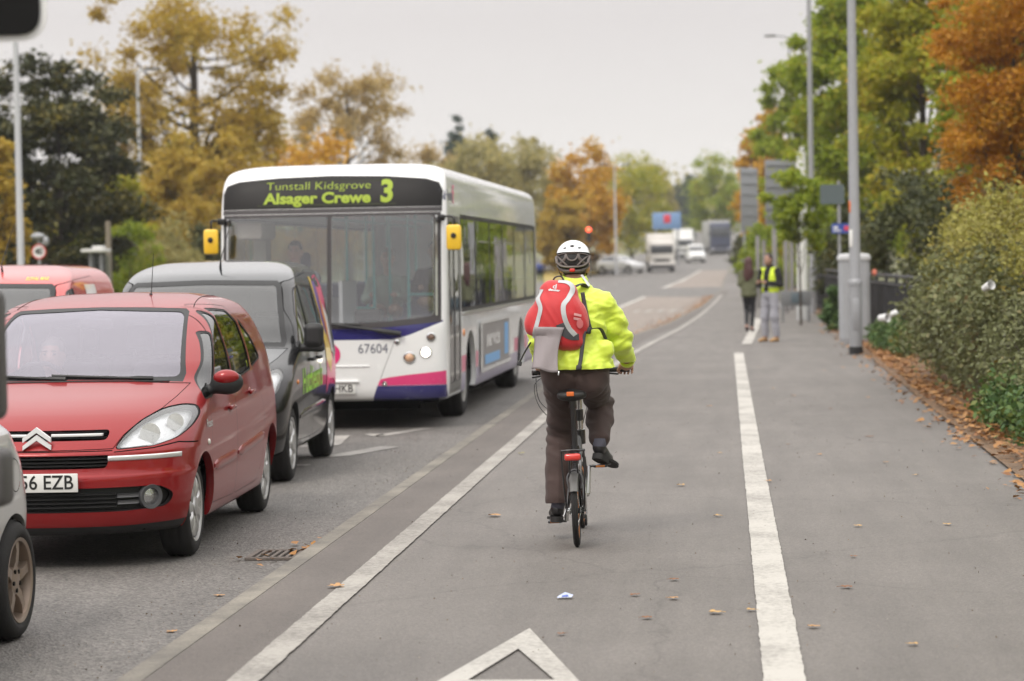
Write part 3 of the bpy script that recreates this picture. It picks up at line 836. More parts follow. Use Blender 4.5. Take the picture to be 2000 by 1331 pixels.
def driver(name, label, x, y, z, parent_rot, top, skin, hair, group=None, arms='wheel', cat='person', scale=1, h=.014, look=0):
    """seated upper body: continuous head, torso, arms and legs with clothing over it; faces -y"""
    t = thing(name, label, cat, (x, y, z), group=group)
    t.rotation_euler = (0, 0, parent_rot)
    sk = mat('skin_'+skin, {'pale': (.50, .31, .24), 'tan': (.36, .21, .15)}[skin], .55, var=.08, scale=20)
    P = [('e', (0, 0, .66), (.075, .095, .12)), ('e', (0, -.03, .61), (.05, .06, .07)), ('c', (0, .02, .42), (0, 0, .58), .055, .05),
         ('e', (0, -.098, .645), (.014, .02, .022)), ('e', (.078, 0, .65), (.012, .022, .032)), ('e', (-.078, 0, .65), (.012, .022, .032))]
    hands = [(-.13, -.42, .22), (.13, -.42, .22)]
    P += [('e', (0, .04, .22), (.15, .10, .24)), ('c', (-.09, 0, .02), (-.12, -.42, .05), .085, .06), ('c', (.09, 0, .02), (.12, -.42, .05), .085, .06)]
    J = [('e', (0, .04, .2), (.18, .125, .26)), ('e', (0, .03, .36), (.20, .105, .11))]
    for s in (-1, 1):
        sh_, el, ha = (s*.2, .03, .38), (s*.25, -.14, .17), hands[(s+1)//2]
        P += [('c', sh_, el, .045, .04), ('c', el, ha, .038, .028), ('e', (ha[0], ha[1]-.03, ha[2]), (.032, .045, .03))]
        for i in range(4): P.append(('c', (ha[0]-.02+.013*i, ha[1]-.06, ha[2]+.012), (ha[0]-.02+.013*i, ha[1]-.085, ha[2]-.015-.004*i), .009, .008, .008))
        P.append(('c', (ha[0]-s*.02, ha[1]-.03, ha[2]), (ha[0]-s*.038, ha[1]-.065, ha[2]+.01), .01, .009, .008))
        J += [('c', sh_, el, .065, .056), ('c', el, (ha[0]+(el[0]-ha[0])*.2, ha[1]+(el[1]-ha[1])*.2, ha[2]+(el[2]-ha[2])*.2), .055, .042)]
    b = blob('body', P, sk, t, h, .03, 2)
    blob('jacket', J, top, t, h, .04, 2)
    blob('hair', [('e', (0, .018, .70), (.083, .098, .095)), ('e', (0, .06, .64), (.07, .06, .09))], hair, t, h, .02, 1, cut=lambda v: v[1] > -.055+.0*v[2] or v[2] > .72)
    f = MB()
    for s in (-1, 1): f.ell((s*.03, -.088, .675), (.012, .008, .007), 8, 0, None, 6); f.box((s*.03, -.093, .695), (.03, .008, .006), .002, m=1)
    f.box((0, -.092, .585), (.042, .008, .009), .003, m=2)
    f.build('face', [mat('eye_dark', (.05, .04, .035), .3), mat('brow_brown', (.06, .035, .02), .9), mat('lip_red', (.32, .12, .10), .5)], t)
    return t

# ------------------------------------------------------------------ red car
M_RED = carpaint('red_metallic_paint', (.25, .008, .010), .36, .25, coat=.7, spec=.2)
def red_car():
    T = thing('parked_car', 'glossy red family car with chevron badge and white 6 EZB number plate', 'car', (-4.09, 14.02, ROADZ), rad(1.5))
    T.name = 'car'; T.scale = (1, .96, 1)
    e = (2.3, 2.6)
    rows = [(.205, .11, 4.14, .79, .62, .45), (.23, .07, 4.17, .82, .64, .45), (.32, .025, 4.22, .85, .66, .45), (.45, .0, 4.25, .866, .68, .45), (.56, .0, 4.265, .874, .70, .45), (.575, .012, 4.265, .874, .70, .45), (.66, .025, 4.262, .876, .72, .45), (.70, .035, 4.26, .876, .72, .45),
            (.715, .05, 4.258, .875, .72, .45), (.76, .085, 4.253, .874, .74, .45), (.84, .17, 4.24, .87, .78, .45), (.92, .30, 4.225, .863, .80, .45), (.99, .50, 4.20, .853, .76, .45), (1.045, .72, 4.175, .846, .66, .45),
            (1.09, .89, 4.14, .84, .52, .42), (1.2, 1.10, 4.06, .822, .40, .4), (1.35, 1.40, 3.92, .782, .36, .4), (1.48, 1.69, 3.72, .735, .36, .4), (1.545, 1.89, 3.52, .69, .36, .4), (1.595, 2.15, 3.25, .58, .34, .35), (1.625, 2.4, 3.0, .40, .24, .25), (1.634, 2.55, 2.85, .12, .1, .1)]
    sh = Shell([r+e for r in rows], nz=92, nf=40, ns=74, nr=18, barrel=.035)
    # doors
    fd = rounded([(1.10, .30), (1.99, .285), (2.02, 1.0), (1.965, 1.555), (1.89, 1.53), (1.71, 1.395), (1.51, 1.24), (1.275, .985), (1.12, .95)], .05)
    rd = rounded([(2.015, .285), (2.93, .29), (3.14, .42), (3.235, .62), (3.20, .82), (2.93, 1.06), (2.80, 1.45), (2.52, 1.53), (1.985, 1.555), (2.045, 1.0)], .05)
    for v in ('side', 'left'):
        sh.panel('front_door' if v == 'side' else 'front_door_l', fd, v, .0035); sh.panel('rear_door' if v == 'side' else 'rear_door_l', rd, v, .0035)
    win = {'quarter_window': [(1.04, .972), (1.25, .985), (1.365, 1.10), (1.49, 1.215), (1.70, 1.37), (1.635, 1.375), (1.34, 1.195), (1.14, 1.075)], 'front_window': [(1.30, .99), (2.0, 1.03), (1.955, 1.505), (1.91, 1.492), (1.74, 1.37), (1.545, 1.225), (1.42, 1.10)],
           'rear_window': [(2.065, 1.04), (2.81, 1.09), (2.735, 1.41), (2.5, 1.495), (2.01, 1.517)], 'rear_quarter_window': [(2.885, 1.10), (3.3, 1.15), (3.12, 1.29), (2.82, 1.43)]}
    for n, p in win.items():
        for v in ('side', 'left'):
            sh.cut('window_seal', rounded(offset(p, .012), .05), v); sh.cut(n if v == 'side' else n+'_l', rounded(p, .04), v)
    ws = [(-.695, 1.078), (-.4, 1.098), (0, 1.105), (.4, 1.098), (.695, 1.078), (.70, 1.13), (.59, 1.508), (.56, 1.528), (.3, 1.54), (0, 1.545), (-.3, 1.54), (-.56, 1.528), (-.59, 1.508), (-.70, 1.13)]
    sh.cut('screen_surround', ws, 'front', sel=lambda c: c.y > .8)
    wg = rounded([(-.675, 1.11), (0, 1.13), (.675, 1.11), (.567, 1.508), (0, 1.53), (-.567, 1.508)], [.05, .02, .05, .05, .02, .05])
    sh.cut('windscreen', wg, 'front', sel=lambda c: c.y > .8)
    bon = [(-.44, .727), (0, .722), (.44, .727), (.485, .80), (.56, .878), (.655, .942), (.70, 1.0), (.735, 1.066), (.4, 1.088), (0, 1.095), (-.4, 1.088), (-.735, 1.066), (-.70, 1.0), (-.655, .942), (-.56, .878), (-.485, .80)]
    sh.panel('bonnet', bon, 'front', .0045, only='body')
    hl = rounded([(.452, .722), (.497, .80), (.572, .882), (.67, .94), (.755, .953), (.815, .94), (.838, .895), (.825, .83), (.775, .772), (.66, .735)], .03, 3)
    for s in (1, -1):
        p = hl if s == 1 else mirx(hl)
        sh.cut('seam', offset(p, .006), 'front', sel=lambda c: c.y < .9); sh.cut('headlight' if s == 1 else 'headlight_l', p, 'front', sel=lambda c: c.y < .9)
    # bumper shut line and lower slots
    for s in (1, -1):
        L = [(.45, .708), (.66, .722), (.78, .745), (.86, .73), (.86, .722), (.78, .737), (.66, .715), (.45, .702)]
        sh.cut('seam', L if s == 1 else mirx(L), 'front', only='body')
    sh.cut('seam', [(-.44, .711), (.44, .711), (.44, .717), (-.44, .717)], 'front', only='body')
    g1 = rounded([(-.40, .775), (.40, .775), (.41, .835), (-.41, .835)], .028); g2 = rounded([(-.41, .612), (.41, .612), (.43, .69), (-.43, .69)], .025)
    g3 = rounded([(-.73, .365), (-.5, .352), (.5, .352), (.73, .365), (.77, .44), (.70, .497), (-.70, .497), (-.77, .44)], .05)
    sh.cut('grille_recess', g1, 'front', only='bonnet'); sh.cut('grille_recess', g2, 'front', only='body'); sh.cut('lower_intake', g3, 'front', only='body')
    # chin spoiler and crease in the bumper
    sh.cut('chin', [(-.9, .1), (.9, .1), (.9, .275), (.5, .262), (-.5, .262), (-.9, .275)], 'front', only='body', sel=lambda c: c.y < .62)
    wheels = (.86, 3.61); zc = .305
    arches(sh, T, wheels, .345, zc, M_RED)
    # fuel the parts
    body = sh.part('body', M_RED, T)
    fdo = sh.part('front_door', M_RED, T, objname='door'); rdo = sh.part('rear_door', M_RED, T, objname='door')
    sh.part('front_door_l', M_RED, T, objname='door'); sh.part('rear_door_l', M_RED, T, objname='door')
    sh.part('seam', M_DARK, T, .006, objname='panel_gap')
    sh.part('window_seal', M_BLACKP, T, .003)
    G = glass('side_glass', (.11, .15, .135), .8, .06, .01, 2.6)
    for n in win:
        sh.part(n, G, T, .007, objname='window'); sh.part(n+'_l', G, T, .007, objname='window')
    sh.part('screen_surround', M_BLACKP, T, .001)
    GW = glass('windscreen_glass', (.66, .65, .70), .80, .18, .02, 2.5, gcol=(.74, .71, .79))
    sh.part('windscreen', GW, T, .004)
    bo = sh.part('bonnet', M_RED, T)
    sh.part('chin', M_BLACKP, T, .006, objname='chin_spoiler')
    sh.part('grille_recess', M_DARK, T, .045); sh.part('lower_intake', M_BLACKP, T, .04)
    b = MB()
    for p in (g1, g2): V, F = sh.reveal(p, 'front', .05); b.add(V, F)
    b.build('grille_rim', M_RED, T)
    b = MB(); V, F = sh.reveal(g3, 'front', .05); b.add(V, F); b.build('intake_rim', M_BLACKP, T)
    # inner lining keeps the cabin dark
    sh.part('lining', M_INTERIOR, T, .03, flip=True, names=['body', 'front_door', 'rear_door', 'front_door_l', 'rear_door_l', 'seam', 'screen_surround', 'window_seal'], objname='interior_lining')
    # grille: slats and bright chevron badge on a chrome bar
    g = MB()
    for z in (.63, .65, .672): V, F = front_bar(sh, -.42, .42, z, .009, -.012); g.add(V, F)
    for z in (.79, .822): V, F = front_bar(sh, -.39, .39, z, .007, -.015); g.add(V, F)
    for z in (.385, .41, .435, .46): V, F = front_bar(sh, -.46, .46, z, .009, -.010); g.add(V, F)
    g.build('grille_slats', M_BLACKP, T)
    c = MB(); V, F = front_bar(sh, -.37, -.07, .806, .017, .004); c.add(V, F); V, F = front_bar(sh, .07, .37, .806, .017, .004); c.add(V, F); c.build('chrome_bar', mat('badge_bright', .7), T)
    bd = MB()
    for z0 in (.803, .757):
        O = [(-.085, z0-.03), (-.085, z0-.004), (0, z0+.06), (.085, z0-.004), (.085, z0-.03), (0, z0+.028)]
        bd.prism(O, -.012, .012, 'y', M=Matrix.Translation((0, .06, 0)))
    bd.build('chevron_badge', mat('badge_bright', (.74, .74, .75), .3, metal=.3), T)
    # trim strips
    w = MB()
    for s in (1, -1): V, F = front_bar(sh, s*.42, s*.80, .668, .030, .010, 26); w.add(V, F)
    w.build('bumper_strip', mat('bright_trim', (.72, .72, .72), .22, metal=.6), T)
    # fog lamps in grey bezels
    for s in (1, -1):
        q = sh.ray((s*.655, -3, .428), (0, 1, 0)); n = sh.normal_at(q); R = n.to_track_quat('Z', 'Y').to_matrix().to_4x4(); M = Matrix.Translation(q-n*.03) @ R
        z = MB(); z.lathe([(.078, 0), (.074, .030), (.052, .026), (.046, .002)], 28, M=M); z.build('fog_lamp_bezel', M_GREYP, T)
        z = MB(); z.lathe([(.045, .004), (.036, .006), (.02, .012), (0, .014)], 24, M=M); fl = z.build('fog_lamp', M_CHROME, T)
        z = MB(); z.lathe([(.046, .016), (.03, .024), (0, .027)], 24, M=M); z.build('lens', M_LENS, fl)
        z = MB()
        for zz in (.405, .445): V, F = front_bar(sh, s*.47, s*.585, zz, .022, -.012, 8); z.add(V, F)
        z.build('intake_blank', M_GREYP, T)
    # headlights: reflector bowls behind a clear lens
    M_REFL = mat('headlamp_reflector', (.66, .67, .68), .3, metal=.45, var=.25, scale=30, bump=.3, bscale=35)
    for s, nm in ((1, 'headlight'), (-1, 'headlight_l')):
        hb = sh.part(nm, M_REFL, T, .05, objname='headlight')
        sh.part(nm, M_LENS, hb, .002, objname='lens')
        z = MB(); p = hl if s == 1 else mirx(hl); V, F = sh.reveal(p, 'front', .07); z.add(V, F); z.build('headlight_rim', M_GREYP, hb)
        z = MB()
        for x, zz, r in ((.62, .80, .062), (.735, .855, .052)):
            q = sh.ray((s*x, -3, zz), (0, 1, 0)); M = Matrix.Translation(q+Vector((0, .045, 0))) @ Euler((PI/2, 0, s*.35)).to_matrix().to_4x4()
            z.lathe([(r, .018), (r*.9, .0), (r*.6, -.025), (.012, -.035), (.012, .005), (0, .01)], 24, M=M)
        z.build('reflector_bowl', mat('bowl_silver', (.75, .76, .78), .3, metal=.5, var=.3, scale=45), hb)
    # plate, wipers, cowl
    plate(T, (.0, -.018, .535), .52, .111, 'OV56 EZB', right=True, size=.118)
    cw = MB(); V, F = front_bar(sh, -.62, .62, 1.095, .014, .006, 24, lambda x: 1.094-.03*x*x); cw.add(V, F); cw.build('scuttle_panel', M_BLACKP, T)
    vb = MB()
    for i in range(6):
        x = -.30+.1*i; q = sh.ray((x, -3, 1.118), (0, 1, 0)); vb.box((x, q.y-.004, q.z), (.085, .012, .016), .003, rot=(-.6, 0, 0))
    vb.build('scuttle_grille', M_DARK, T)
    wiper(sh, T, (.52, 1.105), (-.12, 1.132)); wiper(sh, T, (-.02, 1.11), (-.60, 1.135)); 
    # mirrors
    for s in (1, -1):
        mb = MB()
        q = Vector((s*.80, 1.22, 1.03))
        blob_p = [('e', (s*.945, 1.245, 1.06), (.105, .062, .078), (0, 0, s*.12)), ('c', (s*.80, 1.235, 1.0), (s*.93, 1.245, 1.045), .028, .035), ('e', (s*.80, 1.24, 1.0), (.02, .085, .065))]
        mo = blob('door_mirror', blob_p, M_BLACKP, T, .008, .03, 2)
        blob('mirror_cap', [('e', (s*.945, 1.222, 1.092), (.084, .050, .052), (0, 0, s*.12))], M_RED, mo, .007, 0, 1)
        gl = MB(); gl.prism(rounded([(s*.945-.085, 1.005), (s*.945+.085, 1.005), (s*.945+.085, 1.115), (s*.945-.085, 1.115)], .035), 1.298, 1.306, 'y'); gl.build('mirror_glass', M_CHROME, mo)
    # side details
    for s, dn in ((1, 'side'), (-1, 'left')):
        r = MB(); V, F = side_bar(sh, 1.16, 1.975, .535, .555, .062, .016, 20, s); r.add(V, F); V, F = side_bar(sh, 2.035, 3.18, .556, .60, .062, .016, 20, s); r.add(V, F)
        r.build('rubbing_strip', M_RED, T)
        for y, z in ((1.80, .865), (2.66, .925)):
            q = sh.ray((s*3, y, z), (-s, 0, 0)); hd = MB(); hd.box((q.x+s*.018, y, z+.005), (.022, .19, .032), .011); hd.ell((q.x-s*.006, y, z), (.012, .075, .036)); hd.build('door_handle', M_RED, T)
        q = sh.ray((s*3, .985, .70), (-s, 0, 0)); iv = MB(); iv.ell((q.x, .985, .70), (.012, .026, .02)); iv.build('side_repeater', mat('clear_repeater', (.7, .68, .62), .2, coat=1), T)
    # small script emblem on the wing above the repeater
    V, F = text_mesh('Picasso', .075, .002, 0, 'CENTER', .9)
    V = [Vector((3, 1.035+v.x, .815+v.y)) for v in V]; V = sh.drape(V, (-1, 0, 0), .004)
    e = MB(); e.add(V, F); e.build('emblem', M_CHROME, T, smooth=False)
    # roof aerial, roof ditch lines
    a = MB(); a.tube([(.24, 2.35, 1.60), (.25, 2.42, 1.90)], [.0035, .0016], 6); a.lathe([(.016, 0), (.012, .02), (.006, .03)], 12, M=Matrix.Translation((.24, 2.35, 1.60))); a.build('aerial', M_BLACKP, T)
    rl = MB()
    for s in (1, -1):
        P = [Vector((s*x, y, 2)) for x, y in ((.60, 2.0), (.585, 2.15), (.57, 2.5), (.56, 2.9), (.55, 3.3))]
        rl.tube(sh.drape(smooth_path(P, 5), (0, 0, -1), .0), .003, 6)
    rl.build('roof_seam', M_DARK, T)
    # interior
    db = MB(); db.box((0, 1.28, .98), (1.34, .62, .2), .08); db.box((-.36, 1.45, 1.04), (.4, .3, .12), .05); db.build('dashboard', M_INTERIOR, T)
    st = MB(); st.tube([(-.36+.185*math.cos(a), 1.66-.07*math.sin(a), 1.02+.17*math.sin(a)) for a in [2*PI*i/28 for i in range(29)]], .016, 8); st.tube([(-.52, 1.66, 1.02), (-.2, 1.66, 1.02)], .015, 6); st.tube([(-.36, 1.66, 1.02), (-.36, 1.5, .9)], .03, 8); st.build('steering_wheel', M_BLACKP, T)
    for x, y in ((-.36, 2.0), (.36, 2.0), (-.45, 2.85), (0, 2.85), (.45, 2.85)): make_seat(T, (x, y, .45), .48)
    fl = MB(); fl.box((0, 2.3, .33), (1.5, 2.6, .05)); fl.build('cabin_floor', M_INTERIOR, T)
    ub = MB(); ub.box((0, 2.2, .25), (1.2, 3.9, .05)); ub.box((0, 2.23, .24), (1.58, 1.9, .05)); ub.build('underbody', M_DARK, T)
    im = MB(); im.box((.0, 1.72, 1.44), (.22, .03, .07), .02); im.build('rear_view_mirror', M_BLACKP, T)
    for y in wheels:
        for s in (1, -1): make_wheel(T, s*.705, y, .305, .195, .215, 'cover', M_SILVERP, s, seed=.3 if y < 2 else .1)
    return T
RC = red_car()
# ------------------------------------------------------------------ driver of the red car
M_GREYH = mat('hair_grey', (.30, .27, .24), .8); M_DARKH = mat('hair_dark', (.025, .018, .014), .6)
driver('person', 'driver in a dark red top dimly seen behind the red car windscreen', -4.52, 15.98, ROADZ+.56, rad(2), mat('cardigan_red', (.20, .05, .06), .9), 'pale', M_GREYH)

# ------------------------------------------------------------------ small vans
def small_van(label, loc, rz, paint, livery=None, group=None, sy=.95):
    T = thing('van', label, 'van', loc, rz, group); T.scale = (1, sy, 1)
    e = (2.4, 3.0)
    rows = [(.23, .12, 4.02, .80, .55, .3), (.27, .05, 4.06, .84, .6, .3), (.45, .0, 4.1, .87, .62, .3), (.60, .0, 4.12, .885, .64, .3), (.72, .03, 4.12, .892, .66, .3), (.84, .12, 4.12, .893, .68, .3), (.94, .30, 4.12, .89, .66, .3), (1.02, .55, 4.12, .883, .62, .3), (1.08, .76, 4.11, .875, .54, .3),
            (1.14, .93, 4.11, .862, .46, .3), (1.3, 1.13, 4.10, .835, .38, .3), (1.5, 1.40, 4.07, .79, .36, .3), (1.66, 1.64, 4.04, .75, .36, .3), (1.745, 1.84, 4.0, .71, .36, .3), (1.805, 2.1, 3.93, .63, .34, .3), (1.845, 2.4, 3.8, .48, .28, .25), (1.862, 2.7, 3.5, .16, .15, .15)]
    sh = Shell([r+e for r in rows], nz=70, nf=34, ns=60, nr=14, barrel=.03)
    fd = rounded([(1.16, .32), (2.12, .30), (2.14, 1.1), (2.06, 1.70), (1.78, 1.66), (1.45, 1.42), (1.2, 1.05)], .05)
    sd = rounded([(2.15, .30), (2.86, .32), (2.98, .62), (3.02, 1.1), (2.98, 1.74), (2.09, 1.70), (2.17, 1.1)], .05)
    for v, q in (('side', ''), ('left', '_l')):
        sh.panel('door'+q, fd, v, .005); sh.panel('slide'+q, sd, v, .005)
    win = {'front_window': [(1.34, 1.10), (2.06, 1.14), (2.0, 1.62), (1.80, 1.59), (1.52, 1.38)], 'rear_window': [(2.24, 1.15), (2.92, 1.17), (2.9, 1.60), (2.18, 1.62)], 'rear_quarter': [(3.1, 1.17), (3.72, 1.2), (3.66, 1.58), (3.08, 1.60)]}
    for n, p in win.items():
        if livery is None and n != 'front_window': continue
        for v, q in (('side', ''), ('left', '_l')):
            sh.cut('window_seal', rounded(offset(p, .018), .05), v); sh.cut(n+q, rounded(p, .05), v)
    ws = [(-.77, 1.115), (0, 1.15), (.77, 1.115), (.775, 1.17), (.66, 1.64), (.62, 1.675), (0, 1.69), (-.62, 1.675), (-.66, 1.64), (-.775, 1.17)]
    sh.cut('screen_surround', ws, 'front', sel=lambda c: c.y > .7)
    sh.cut('windscreen', rounded(offset(ws, -.038), .05), 'front', sel=lambda c: c.y > .7)
    bon = [(-.5, .80), (0, .79), (.5, .80), (.60, .90), (.74, 1.03), (.79, 1.10), (0, 1.14), (-.79, 1.10), (-.74, 1.03), (-.60, .90)]
    sh.panel('bonnet', bon, 'front', .005, only='body')
    hl = rounded([(.50, .70), (.56, .80), (.66, .90), (.78, .96), (.83, .90), (.80, .76), (.70, .70)], .03, 3)
    for s in (1, -1): sh.cut('headlight' if s > 0 else 'headlight_l', hl if s > 0 else mirx(hl), 'front', sel=lambda c: c.y < .9)
    sh.cut('grille', rounded([(-.46, .64), (.46, .64), (.46, .74), (-.46, .74)], .03), 'front', only='body')
    sh.cut('grille', rounded([(-.6, .33), (.6, .33), (.66, .50), (-.66, .50)], .05), 'front', only='body')
    if livery: sh.cut('roof_skin', [(-.70, 1.72), (.70, 1.72), (.70, 2.6), (-.70, 2.6)], 'top', only='body', sel=lambda c: c.z > 1.66)
    if livery: sh.cut('roof_skin', [(-.8, 1.66), (.8, 1.66), (.8, 1.95), (-.8, 1.95)], 'front', only='body')
    arches(sh, T, (.86, 3.56), .35, .315, M_BLACKP)
    sh.part('roof_skin', M_SHEENTOP if livery else paint, T, objname='roof')
    sh.part('body', paint, T)
    for n in ('door', 'door_l'): sh.part(n, paint, T, objname='door')
    for n in ('slide', 'slide_l'): sh.part(n, paint, T, objname='sliding_door')
    sh.part('bonnet', M_SHEENTOP if livery else paint, T); sh.part('seam', M_DARK, T, .006, objname='panel_gap'); sh.part('window_seal', M_BLACKP, T, .003)
    sh.part('screen_surround', M_BLACKP, T, .001); sh.part('grille', M_DARK, T, .03)
    G = glass('side_glass', (.32, .40, .38), 1, .09, .01, 2.6)
    for n in win:
        for q in ('', '_l'): sh.part(n+q, G, T, .006, objname='window')
    sh.part('windscreen', glass('van_windscreen_glass', (.45, .48, .5), .75, .11, .02, 2.8), T, .004)
    for n in ('headlight', 'headlight_l'):
        h = sh.part(n, mat('headlamp_reflector', .6), T, .04, objname='headlight'); sh.part(n, M_LENS, h, .002, objname='lens')
    sh.part('lining', M_INTERIOR, T, .03, flip=True, names=['body', 'roof_skin', 'door', 'door_l', 'slide', 'slide_l', 'seam', 'screen_surround', 'window_seal'], objname='interior_lining')
    g = MB()
    for z in (.37, .41, .45): V, F = front_bar(sh, -.55, .55, z, .012, -.01); g.add(V, F)
    for z in (.67, .70): V, F = front_bar(sh, -.44, .44, z, .012, .0); g.add(V, F)
    g.build('grille_slats', M_BLACKP, T)
    for s in (1, -1):
        m = blob('door_mirror', [('b', (s*.99, 1.33, 1.205), (.085, .055, .105), None, .055), ('c', (s*.85, 1.34, 1.10), (s*1.05, 1.33, 1.09), .034, .03), ('e', (s*.855, 1.36, 1.10), (.02, .09, .07))], M_BLACKP, T, .009, .02, 2)
        gl = MB(); gl.prism(rounded([(s*.99-.07, 1.12), (s*.99+.07, 1.12), (s*.99+.07, 1.28), (s*.99-.07, 1.28)], .03), 1.378, 1.386, 'y'); gl.build('mirror_glass', M_CHROME, m)
        for y in (1.95, 2.42):
            q = sh.ray((s*3, y, .98), (-s, 0, 0)); hd = MB(); hd.box((q.x+s*.02, y, .98), (.024, .19, .034), .011); hd.build('door_handle', M_BLACKP if livery else paint, T)
        r = MB(); V, F = side_bar(sh, 1.22, 2.95, .52, .55, .09, .014, 16, s); r.add(V, F); r.build('rubbing_strip', paint, T)
        iv = MB(); q = sh.ray((s*3, 1.02, .82), (-s, 0, 0)); iv.ell((q.x, 1.02, .82), (.012, .035, .022)); iv.build('side_repeater', M_AMBER, T)
    wiper(sh, T, (.55, 1.14), (-.1, 1.17), r=.014)
    db = MB(); db.box((0, 1.30, 1.02), (1.5, .6, .2), .08); db.build('dashboard', M_INTERIOR, T)
    for x in (-.4, .4): make_seat(T, (x, 2.1, .62), .5)
    bk = MB(); bk.box((0, 2.62, 1.0), (1.4, .04, 1.35)); bk.build('bulkhead', M_INTERIOR, T)
    ub = MB(); ub.box((0, 2.05, .27), (1.2, 3.8, .06)); ub.box((0, 2.2, .27), (1.56, 1.9, .05)); ub.build('underbody', M_DARK, T)
    a = MB(); a.tube([(.08, 2.05, 1.80), (.10, 1.95, 1.86), (.17, 2.2, 2.25)], [.012, .005, .002], 6); a.build('aerial', M_BLACKP, T)
    for y in (.86, 3.56):
        for s in (1, -1): make_wheel(T, s*.755, y, .315, .2, .215, 'cover', M_SILVERP, s, seed=.5, ns=7)
    return T, sh
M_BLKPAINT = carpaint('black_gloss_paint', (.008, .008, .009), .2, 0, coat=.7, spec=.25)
M_SHEENTOP = carpaint('pale_silver_paint', (.022, .025, .03), .16, .3)  # black van's roof and bonnet: reflected sky put into a lighter paint colour
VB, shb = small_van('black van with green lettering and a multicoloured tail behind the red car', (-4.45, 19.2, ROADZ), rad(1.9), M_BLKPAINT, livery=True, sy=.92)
def decal(sh, parent, name, poly, m, d=(-1, 0, 0), off=.003, n=14):
    """vinyl shape laid on a side panel: (y,z) outline"""
    bm = bmesh.new(); vs = [bm.verts.new((2.5*(-d[0]), y, z)) for y, z in poly]; bm.faces.new(vs)
    bmesh.ops.triangulate(bm, faces=bm.faces[:]); bmesh.ops.subdivide_edges(bm, edges=bm.edges[:], cuts=4, use_grid_fill=True)
    bm.verts.index_update(); V = sh.drape([v.co for v in bm.verts], d, off); F = [[v.index for v in f.verts] for f in bm.faces]; bm.free()
    return mobj(name, V, F, m, parent)
def decal_text(sh, parent, name, txt, y, z, size, m, d=(-1, 0, 0), bold=.0, xs=1, shear=0, off=.004):
    V, F = text_mesh(txt, size, bold, 0, 'CENTER', xs)
    V = [Vector((2.5*-d[0], y+v.x, z+v.y+shear*v.x)) for v in V]
    o = mobj(name, sh.drape(V, d, off), F, m, parent, smooth=False); return o
M_LIME = mat('lime_vinyl', (.30, .62, .04), .4, var=.05)
decal_text(shb, VB, 'lettering', "Hutchieson's", 1.98, .81, .30, M_LIME, bold=.008, xs=.86, shear=.02)
for i, t in enumerate(('mobile', 'car & van', 'hire')): decal_text(shb, VB, 'lettering', t, 2.55, 1.56-.16*i, .15, M_LIME, bold=.004, off=-.012)
for i, (c, pts) in enumerate(((('pink', (.75, .06, .18)), [(3.0, .62), (3.25, .75), (3.62, .74), (3.98, .62), (4.0, 1.2), (3.8, 1.6), (3.55, 1.72), (3.3, 1.7), (3.12, 1.2)]), (('yellow', (.8, .55, .06)), [(3.02, .95), (3.4, .8), (3.5, .95), (3.34, 1.3), (3.1, 1.7), (2.96, 1.7), (3.1, 1.35)]), (('violet', (.13, .05, .38)), [(3.14, 1.3), (3.3, 1.15), (3.42, 1.3), (3.3, 1.66), (3.1, 1.66)]), (('white', (.7, .68, .66)), [(3.5, 1.0), (3.8, .95), (3.7, 1.3), (3.5, 1.45), (3.4, 1.3)]), (('black', (.015, .015, .02)), [(3.62, .9), (3.9, 1.0), (3.8, 1.5), (3.68, 1.4)]), (('orange', (.7, .2, .03)), [(3.24, 1.35), (3.4, 1.05), (3.47, 1.2), (3.36, 1.6)]))):
    decal(shb, VB, 'livery_stripe', pts, mat('vinyl_'+c[0], c[1], .35, coat=.5, var=.05), off=.003+.0015*i)
M_POST = carpaint('post_red_paint', (.50, .035, .03), .3, 0)
VR, shr = small_van('red post van with small yellow lettering over its windscreen, left of the black van', (-6.8, 20.3, ROADZ), rad(1.5), M_POST, None, sy=.97)
V, F = text_mesh('ROYAL MAIL', .040, .001, 0, 'CENTER', .9); V = [Vector((v.x+.47, -1, v.y+1.725)) for v in V]
e = MB(); e.add(shr.drape(V, (0, 1, 0), .005), F); e.build('lettering', mat('yellow_vinyl', (.75, .5, .05), .4), VR, smooth=False)
decal(shr, VR, 'white_panel', [(2.5, 1.42), (2.95, 1.42), (2.95, 1.66), (2.5, 1.66)], mat('vinyl_white', (.7, .68, .66), .35))

